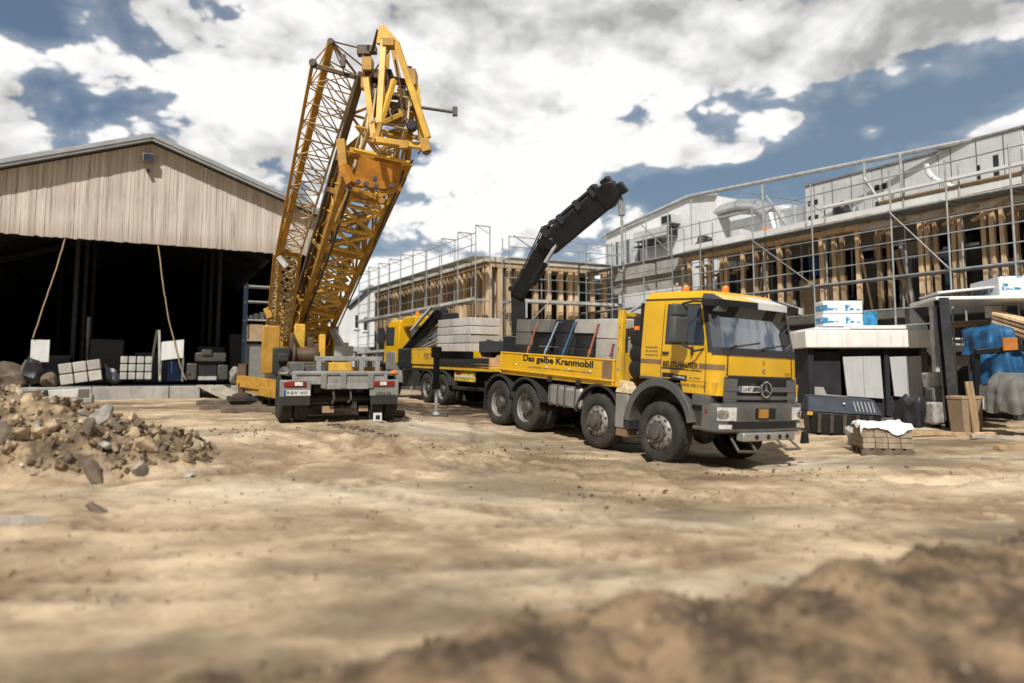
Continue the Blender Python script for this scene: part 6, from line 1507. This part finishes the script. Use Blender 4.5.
# open frame with sheets on top
fr=empty('sheet_rack',(0,0,0),(0,0,0),'open frame carrying a flat bundle of white and blue sheets beside the dark steel column','rack')
s0,s1=at(926,296,18.4),at(1050,292,18.0)
mb=MB(); mb.beam(at(922,302,18.6),at(1050,300,18.0),1.9,.09); mb.build('lower_sheet',MT['foil'],fr,bevel=.02)
mb=MB(); mb.beam(at(928,295.5,18.8),at(1000,288,18.4),1.5,.05); mb.build('upper_sheet',MT['white'],fr)
mb=MB(); mb.beam(at(984,290,18.3),at(1056,288,18.0),1.6,.50); mb.build('printed_bundle',pm,fr,bevel=.03)
for px in (934,1012): 
    p=at(px,304,19.2); mb=MB(); mb.box(p.x-.09,p.x+.09,p.y-.09,p.y+.09,bh(p.x,p.y)-.1,p.z-.06); mb.build('post',MT['grey_light'] if px<1000 else MT['darkmetal'],fr)
p0,p1=at(945,327,19.4),at(992,322,19.4); mb=MB(); mb.beam(at(938,326,19.4),at(1045,320,19.2),.12,.14); mb.build('cross_beam',MT['osb'],fr)
# wall behind the rack
wl=empty('rough_wall',(11.9,21.2,0),(0,0,-4),'rough grey brown wall with a dark opening behind the blue tarpaulin','wall')
mb=MB(); mb.box(0,6,0,.3,-.2,2.5); mb.box(0,.5,0,.3,2.5,3.6); mb.box(2.0,6,0,.3,2.5,3.6); mb.box(.5,2.0,.2,.3,2.5,3.6); mb.build('masonry',MT['concrete_dark'],wl)
mb=MB(); mb.box(.4,1.1,-.06,-.01,.6,1.8); mb.build('board',MT['osb'],wl); mb=MB(); mb.box(.62,.95,-.12,-.07,1.3,1.9); mb.build('window_sash',MT['grey_light'],wl)
# slanted planks and tarpaulin covered machine
for i in range(4):
    mb=MB(); mb.beam(at(994,312+4*i,17.8),at(1040,325+5*i,17.2),.5,.06,up=(0,-.3,1)); o=mb.build('plank',MT['timber'] if i%2==0 else MT['timber_dk'],None); tag(o,['topmost pale plank slanting down above the blue tarpaulin','second slanting plank above the blue tarpaulin, dark','third slanting plank above the blue tarpaulin, pale','lowest slanting plank above the blue tarpaulin, dark'][i],'plank','slanting planks at the right')
def tarp(px0,py0,px1,py1,Y,mt,name,lab,cat,seed,dpt=.7,amp=.4):
    a,b=at(px0,py1,Y),at(px1,py0,Y); mb=MB(); mb.blob((0,0,0),1,seed,3,((b.x-a.x)/2,dpt,(b.z-a.z)/2),amp,1.8)
    for i,v_ in enumerate(mb.v):
        q=V(v_); n_=mnoise.noise(q*3+V((seed,0,0)))*.09+mnoise.noise(q*8)*.04; mb.v[i]=tuple(q*(1+n_))
    # keep the lump upright
    o=mb.build(name,MT[mt],None,smooth=60); o.location=((a.x+b.x)/2,Y,(a.z+b.z)/2); return tag(o,lab,cat)
def drape(px0,py0,px1,py1,Y,mt,name,lab,cat,seed,dpt=.6,slump=.25):
    """sheet hanging over something boxy: folds run down its sides"""
    a,b=at(px0,py1,Y),at(px1,py0,Y); hw=(b.x-a.x)/2; h_=b.z-a.z; mb=MB(); n=64; rings=[]
    for j,t in enumerate((0,.12,.3,.5,.7,.85,.95,1.0)):
        r_=1-.06*t-(.0 if t<.85 else (t-.85)*2.2); ring=[]
        for i in range(n):
            th=2*math.pi*i/n; c_,s_=math.cos(th),math.sin(th); p_=3.5
            k_=1/(abs(c_)**p_+abs(s_)**p_)**(1/p_)
            f_=1+(.10*(1-t)+.02)*math.sin(th*9+seed+2*t)+.08*mnoise.noise(V((c_*2,s_*2,t*2+seed)))*2
            z_=h_*t+slump*h_*mnoise.noise(V((c_*1.5+seed,s_*1.5,t)))*(t>.4)*1.2
            if j==0: z_-= .12*h_*abs(math.sin(th*3+seed))
            ring.append(V((c_*k_*hw*r_*f_,s_*k_*dpt*r_*f_,z_)))
        rings.append(ring)
    mb.loft(rings); o=mb.build(name,MT[mt],None,smooth=50); o.location=((a.x+b.x)/2,Y,a.z); return tag(o,lab,cat)
drape(973,327,1003,352,17.8,'bluetarp','tarpaulin','crumpled blue tarpaulin, upper one, hanging over a machine beside the slanting planks','tarpaulin',3)
drape(983,352,1014,381,17.3,'bluetarp','tarpaulin','lower blue tarpaulin bulging beneath the orange plate','tarpaulin',5)
mb=MB(); p=at(1010,344,16.7); mb.obox((0,0,0),(.17,0,.01),(0,.03,0),(0,0,.15)); mb.obox((0,.03,0),(.15,0,.01),(0,.02,0),(0,0,.13)); o=mb.build('orange_plate',M('rust_orange',(.42,.15,.03),.6),None,bevel=.01); o.location=p; tag(o,'small rust orange plate between the two blue tarpaulins','plate')
mb=MB(); mb.beam(at(975,352,16.95),at(1024,348,16.8),.16,.14); mb.beam(at(977,352,17),at(975,405,17.2),.12,.12); mb.beam(at(1018,350,17),at(1016,405,17.2),.12,.12); o=mb.build('steel_trestle',MT['black'],None,bevel=.02); tag(o,'black steel trestle under the blue tarpaulins','trestle')
drape(996,379,1030,410,15.9,'slab_dark','bulk_bag','slumped grey bulk bag on the ground below the blue tarpaulin','bag',2,.5,.35)
a=at(955,420,16.9); bx=empty('wooden_tub',(a.x+.26,16.9,gh(a.x,16.9)),(0,0,8),'brown wooden tub with a pale top standing next to the steel column','tub')
mb=MB(); mb.loft([[V((-.24,-.22,0)),V((.22,-.22,0)),V((.22,.22,0)),V((-.24,.22,0))],[V((-.28,-.25,.78)),V((.26,-.25,.78)),V((.26,.25,.78)),V((-.28,.25,.78))]]); mb.build('body',MT['osb'],bx,bevel=.02); mb=MB(); mb.box(-.29,.27,-.26,.26,.78,.86); mb.build('lid',MT['cardboard'],bx,bevel=.015)
mb=MB(); mb.box(-.09,.09,-.03,.03,0,1.2); o=mb.build('upright_board',MT['timber_dk'],None,bevel=.008); a=at(976,420,16.6); o.location=(a.x,16.6,gh(a.x,16.6)); o.rotation_euler=(R(-4),R(-3),R(10)); tag(o,'brown board standing upright beside the wooden tub','board')
for i,(px0,py0,px1,py1,Y,mt,lab) in enumerate(((928,372,946,388,18.6,'stone_grey','uppermost grey block in the rubble beside the shelter'),(929,388,947,402,18.4,'slab_dark','middle dark block in the rubble beside the shelter'),(927,402,946,424,18.0,'stone_grey','lowest grey lump in the rubble beside the steel column'))):
    a,b=at(px0,py1,Y),at(px1,py0,Y); mb=MB(); mb.box(-(b.x-a.x)/2,(b.x-a.x)/2,-.25,.25,0,b.z-a.z); o=mb.build('rubble_block',MT[mt],None,bevel=.05,seg=2); o.location=((a.x+b.x)/2,Y,a.z); o.rotation_euler=(0,R((-4,3,0)[i]),R((10,-8,5)[i])); tag(o,lab,'block','rubble beside the shelter')
drape(901,399,930,424,18.5,'darktarp','covered_heap','dark grey covered heap in front of the shelter, behind the paving stone pallet','heap',7,.5,.3)
# black container lying open
cx=at(846,431,16.9); cz=gh(cx.x,cx.y)
ct=empty('plastic_container',(cx.x,cx.y+.3,cz),(2,3,-12),'black ribbed plastic container with a blue grey lid, lying in front of the shelter','container')
mb=MB(); mb.loft([[V((-.74,-.36,.0)),V((.74,-.36,.0)),V((.74,.36,.0)),V((-.74,.36,.0))],[V((-.8,-.42,.52)),V((.8,-.42,.52)),V((.8,.42,.52)),V((-.8,.42,.52))]]); mb.build('body',MT['black'],ct,bevel=.04)
mb=MB(); mb.prism([(-.84,.53),(.84,.53),(.66,.8),(-.72,.84)],(0,-.44,0),(1,0,0),(0,0,1),(0,1,0),0,.01) if False else mb.loft([[V((-.83,-.45,.52)),V((.83,-.45,.52)),V((.83,.45,.52)),V((-.83,.45,.52))],[V((-.76,-.1,.86)),V((.72,-.1,.84)),V((.72,.4,.86)),V((-.76,.4,.88))]]); ld_=mb.build('lid',M('lid_bluegrey',(.03,.037,.052),.6,var=.25,scale=3),ct,bevel=.03)
mb=MB()
for i in range(6): mb.beam((.25+.08*i,-.40,.575),(.23+.08*i,-.18,.79),.018,.014)
mb.build('vent_slats',MT['grey_light'],ld_)
mb=MB()
for i in range(5): mb.box(-.6+.28*i,-.52+.28*i,-.43,-.38,.04,.5)
mb.build('rib',MT['chassis'],ct,bevel=.01)
mb=MB(); mb.box(-.84,-.72,-.47,-.44,.44,.52); mb.build('corner_label',MT['yellow'],ct); mb=MB(); mb.lathe([(.025,0),(.025,.02),(0,.03)],(.0,-.30,.73),(0,-.6,.7),10); mb.build('lid_knob',MT['white'],ld_)
# pallet of paving blocks under white foil
pp=at(892,449,13.25); pz=gh(pp.x,13.5)
pl2=empty('paving_stone_pallet',(pp.x,13.6,pz),(0,0,-14),'pallet of tan paving stones half covered by a crumpled white sheet','pallet load')
mb=MB()
for y in (-.38,0,.38): mb.box(-.45,.45,y-.05,y+.05,.0,.09)
for x in (-.36,-.18,0,.18,.36): mb.box(x-.06,x+.06,-.42,.42,.09,.115)
mb.build('pallet',MT['stone_dark'],pl2)
rng=random.Random(2)
for j in range(4):
    mb=MB()
    for i in range(4):
        for q in range(4): mb.box(-.43+.215*i+.004,-.43+.215*(i+1)-.004,-.41+.205*q+.004,-.41+.205*(q+1)-.004,.117+.1*j,.117+.1*j+.094)
    o=mb.build('stone_layer',MT['paver'],pl2,bevel=.008); o.rotation_euler=(0,0,R(rng.uniform(-1.5,1.5)))
def foilfn(a,b):
    x=-.48+.96*a; y=-.48+.96*b; ex=max(abs(x)-.42,0); ey=max(abs(y)-.40,0)
    z=.53+.06*mnoise.noise(V((x*4,y*4,1)))+.035*mnoise.noise(V((x*11,y*11,2)))-1.4*(ex+ey)*(.6+.8*mnoise.noise(V((x*3,y*3,9)))**2*2)
    return V((x-.2*ex*math.copysign(1,x)*2,y-.2*ey*math.copysign(1,y)*2,z+.03))
mb=MB(); mb.grid(foilfn,40,40); mb.build('cover_sheet',MT['foil'],pl2,smooth=60,recalc=False)
a=at(862,438,14.3); mb=MB(); mb.blob((0,0,0),.26,4,3,(1.2,.8,.5),.5,2); o=mb.build('plastic_scrap',MT['grey_light'],None); o.location=(a.x,a.y,gh(a.x,a.y)+.08); tag(o,'grey plastic scrap between the black container and the paving stone pallet','scrap')
# concrete kerb blocks in the gap right of the lorry
for i,(px0,py0,px1,py1,Y,mt) in enumerate(((796,362,812,384,21.5,'concrete'),(797,385,812,402,21.3,'slab'),(795,403,813,412,21,'slab_dark'))):
    a,b=at(px0,py1,Y),at(px1,py0,Y); mb=MB(); mb.box(-.6,(b.x-a.x)/2,-.25,.25,0,b.z-a.z); o=mb.build('concrete_block',MT[mt],None,bevel=.02); o.location=((a.x+b.x)/2,Y,a.z); tag(o,['grey concrete block highest between the lorry front and the shelter','pale concrete block in the middle of the pile beside the lorry front','flat dark concrete block at the bottom beside the lorry front'][i],'concrete block','concrete blocks beside the shelter')

# more clutter by the shelter and the rack
rng=random.Random(13)
for i,(px,py,Y,L,ang,mt,lab) in enumerate(((940,428,16.2,1.6,12,'timber_dk','dark timber lying on the soil before the steel column'),(1005,418,15.2,1.4,-8,'planks','grey plank lying before the bulk bag'),(985,412,16.0,.9,35,'timber','short pale timber lying behind the grey plank'),(1012,428,13.6,.8,15,'timber_dk','short dark timber on the soil at the right edge'))):
    p=at(px,py,Y); mb=MB(); mb.box(-L/2,L/2,-.07,.07,0,.08); o=mb.build('timber_piece',MT[mt],None,bevel=.008); o.location=(p.x,p.y,gh(p.x,p.y)+.01); o.rotation_euler=(0,R(2),R(ang)); tag(o,lab,'timber')
for i,(px0,py0,px1,py1,Y,mt,lab) in enumerate(((951,338,962,352,20.6,'white','small white board hanging on the rough wall'),(948,356,966,366,20.4,'grey_light','pale grey tray on the rough wall ledge'),(980,384,992,410,17.6,'foil','white crumpled sack between the tub and the bulk bag'),(988,306,998,318,19.0,'foil','small white parcel under the sheet bundle'),(1000,318,1018,326,18.4,'slab','pale slab resting below the slanting planks'))):
    a,b=at(px0,py1,Y),at(px1,py0,Y); mb=MB(); mb.box(-(b.x-a.x)/2,(b.x-a.x)/2,-.12,.12,0,b.z-a.z); o=mb.build(('board','tray','sack','parcel','slab')[i],MT[mt],None,bevel=.04 if i==2 else .01); o.location=((a.x+b.x)/2,Y,a.z); o.rotation_euler=(0,0,R(rng.uniform(-15,15))); tag(o,lab,('board','tray','sack','parcel','slab')[i])
# ------------------------------------------------------------------ rubble, clods, gravel, puddles
rng=random.Random(31)
def rock(x,y,r_,mt,lab,grp,sq=(1,.8,.7),lift=.2,seed=None,sub=2):
    mb=MB(); mb.shard((0,0,0),r_*1.05,seed if seed is not None else rng.randint(1,99),sq); o=mb.build('rock',MT[mt],None,smooth=0,bevel=r_*.06,seg=1)
    o.location=(x,y,gh(x,y)+r_*lift); return tag(o,lab,'rock',grp)
for i in range(150):
    t=rng.random(); x=-9.2+rng.random()*5.3; y=8.9+rng.random()*2.2
    hm=float(masks(np.array([x]),np.array([y]))[1][0])
    if hm<.05: continue
    r_=.04+.11*rng.random()**2
    k_=rng.random(); mt='stone' if k_<.62 else 'stone_dark' if k_<.87 else 'stone_grey' if k_<.97 else 'stone_white'
    rock(x,y,r_,mt,{'stone':'tan stone among many like it on the rubble heap','stone_dark':'dark wet stone among the tan ones on the rubble heap','stone_grey':'grey piece of broken concrete on the rubble heap','stone_white':'whitish chunk among the stones of the rubble heap'}[mt],{'stone':'tan stones on the rubble heap','stone_dark':'dark stones on the rubble heap','stone_grey':'grey concrete pieces on the rubble heap','stone_white':'white chunks on the rubble heap'}[mt],(1,.7+.3*rng.random(),.5+.4*rng.random()),.35)
def ray_ground(px,py,off=0):
    for i in range(400):
        Y=2.2+i*.06; p=at(px,py,Y)
        if p.z<gh(p.x,p.y)+off: return p
    return p
for (px,py,r_,mt,sq,lab) in ((98,425,.2,'stone_grey',(1.5,.9,.8),'largest pale grey concrete lump on the crest of the rubble heap'),(105,450,.14,'stone_grey',(.7,.7,1.2),'long grey concrete lump below the largest one on the rubble heap'),(42,437,.18,'stone',(1,.8,1.2),'tan upright stone on the near face of the rubble heap'),(24,440,.22,'stone',(1.1,.8,1),'broad tan stone at the outer end of the rubble heap'),(4,440,.2,'stone_dark',(1,1,1),'blackish stone beside the broad tan one on the heap'),(86,441,.22,'stone_dark',(1.3,.8,.8),'dark stone tucked under the largest grey lump'),(146,452,.26,'stone',(.8,.8,1),'large tan stone at the truck-side end of the rubble heap'),(190,476,.08,'stone_grey',(1.5,1.2,.4),'flat greyish stone at the truck-side foot of the rubble heap'),(138,478,.2,'stone_grey',(1,.8,.8),'grey stone at the front foot of the rubble heap'),(90,397,.16,'stone_dark',(1,.7,1.4),'dark splinter on top of the rubble heap'),(96,512,.13,'stone_dark',(1.2,.8,.7),'dark stone on the soil in front of the rubble heap'),(95,478,.2,'stone_dark',(1.4,.9,.7),'broad dark stone at the foot of the heap')):
    p=ray_ground(px,py); rock(p.x,p.y,r_,mt,lab,None,sq,.3,sub=3)
# a small cluster of loose clods where the wheels turned
def scatter(name,n,fn,mats,rmin,rmax,seed,sub=1,pw=2.2):
    rg=random.Random(seed); mb=MB()
    for i in range(n):
        x,y=fn(rg); r_=rmin+(rmax-rmin)*rg.random()**pw; mb.cur=int(rg.random()*len(mats))
        z=float(GHF(x,y)); mb.shard((x,y,z+r_*.1),r_,rg.randint(1,500),(1,.6+.4*rg.random(),.5+.3*rg.random()))
    o=mb.build(name,mats,None,smooth=30,recalc=False); return tag(o,kind='stuff')
_gx=np.linspace(-14,16,601); _gy=np.linspace(1,26,501); _GX,_GY=np.meshgrid(_gx,_gy); _GZ=ground_h(_GX,_GY)
def GHF(x,y):
    i=min(max(int((x+14)/30*600),0),599); j=min(max(int((y-1)/25*500),0),499); return _GZ[j,i]
def polar(rg,y0,y1,sx=.8):
    y=y0*(y1/y0)**rg.random(); return (rg.uniform(-sx,sx)*y,y)
clod_d=M('clod_dark',(.12,.08,.045),.95,0,.4,8,bump=.5,bscale=40); clod_l=M('clod_brown',(.23,.155,.088),.95,0,.3,8,bump=.5,bscale=40)
mm=[MT['stone'],MT['stone_dark'],MT['stone'],MT['stone_dark']]
scatter('gravel',3000,lambda g:polar(g,5,20),[MT['stone'],clod_l,MT['stone'],clod_l],.006,.035,1,1,3)
def onbank(g):
    while 1:
        x=g.uniform(-2,5.5); y=g.uniform(2.2,6)
        if x/y<.8 and bank_sd(np.array([x]),np.array([y]))[0]>-.15: return x,y
scatter('soil_clods',1300,onbank,[clod_d,clod_l,clod_d,clod_l,MT['stone']],.008,.05,2,2,3.2)
def onheap(g):
    while 1:
        x=g.uniform(-10,-3.9); y=g.uniform(8.4,12)
        if masks(np.array([x]),np.array([y]))[1][0]>.02: return x,y
scatter('rubble_gravel',2600,onheap,[MT['stone'],clod_d,clod_l,MT['stone'],clod_d],.015,.12,3,1,1.8)
def track(g):
    t=g.random(); a=at(330,427,14.6).lerp(at(395,436,13.6),t); return a.x+g.uniform(-.12,.12),a.y+g.uniform(-.1,.1)
scatter('track_clods',110,track,[clod_d,MT['stone_dark']],.02,.075,4,1,1.2)
def dark_patch(g):
    c=g.choice(((-3.0,16),(-5.3,13.8),(4.5,11.5),(1.5,9.5),(-.7,12.6),(0.6,13.4))); return c[0]+g.gauss(0,.9),c[1]+g.gauss(0,.35)
scatter('mud_clods',420,dark_patch,[clod_d,clod_l],.012,.06,6,1,2)
# puddles
wm,k,bs=newmat('puddle_water'); bs.inputs['Base Color'].default_value=(.42,.40,.36,1); bs.inputs['Roughness'].default_value=.07; bs.inputs['Specular IOR Level'].default_value=.9
for (cx_,cy_,rx_,ry_,zl_) in _POOLS:
    mb=MB(); n=40
    zl_-=.012; vs=[(cx_,cy_,zl_)]+[(cx_+1.35*rx_*math.cos(2*math.pi*i/n),cy_+1.35*ry_*math.sin(2*math.pi*i/n),zl_) for i in range(n)]
    mb.add(vs,[(0,1+i,1+(i+1)%n) for i in range(n)]); o=mb.build('puddle',wm,None,smooth=0,recalc=False); tag(o,kind='structure')
for ob in list(bpy.data.objects):
    if ob.type=='MESH' and not ob.data.materials: ob.data.materials.append(MT['concrete'])

# pieces that stand apart become parts of their own
def split_far(o, gap=.02):
    me=o.data; n=len(me.vertices); par=list(range(n))
    def find(a):
        while par[a]!=a: par[a]=par[par[a]]; a=par[a]
        return a
    for e in me.edges:
        a,b=find(e.vertices[0]),find(e.vertices[1])
        if a!=b: par[a]=b
    isl={}
    for v in me.vertices: isl.setdefault(find(v.index),[]).append(v.index)
    boxes=[]
    for r_,ids in isl.items():
        co=[me.vertices[i].co for i in ids]; boxes.append([set(ids),[min(c[q] for c in co)-gap for q in range(3)],[max(c[q] for c in co)+gap for q in range(3)]])
    ch=True
    while ch:
        ch=False
        for i in range(len(boxes)):
            for j in range(i+1,len(boxes)):
                a,b=boxes[i],boxes[j]
                if all(a[1][q]<=b[2][q] and b[1][q]<=a[2][q] for q in range(3)):
                    a[0]|=b[0]; a[1]=[min(a[1][q],b[1][q]) for q in range(3)]; a[2]=[max(a[2][q],b[2][q]) for q in range(3)]; boxes.pop(j); ch=True; break
            if ch: break
    if len(boxes)<2: return
    for ids,lo_,hi_ in boxes[1:]:
        c=o.copy(); c.data=me.copy(); COL.objects.link(c)
        b=bmesh.new(); b.from_mesh(c.data); bmesh.ops.delete(b,geom=[v for v in b.verts if v.index not in ids],context='VERTS'); b.to_mesh(c.data); b.free()
    keep=boxes[0][0]; b=bmesh.new(); b.from_mesh(me); bmesh.ops.delete(b,geom=[v for v in b.verts if v.index not in keep],context='VERTS'); b.to_mesh(me); b.free()
SPLIT={'door_seam','batten','boom_frame','head_bracket','brown_stripe','step_loop','reflector_board','mirror_arm','web_strip','head_motor','head_plate','deck_bracket','wiper','sheave','bracket','foot_plate','chain','bonnet_knob','rail_fitting','board_latch','bar_bolt','steel_prop','cover','panel_joint','window_frame','step_tread','tank_strap','support','bumper_opening','guide_band','edge_beam','yellow_strap','pump_box','hose_bundle'}
for ob in list(bpy.data.objects):
    if ob.type=='MESH' and ob.parent and ob.name.split('.')[0] in SPLIT: split_far(ob)
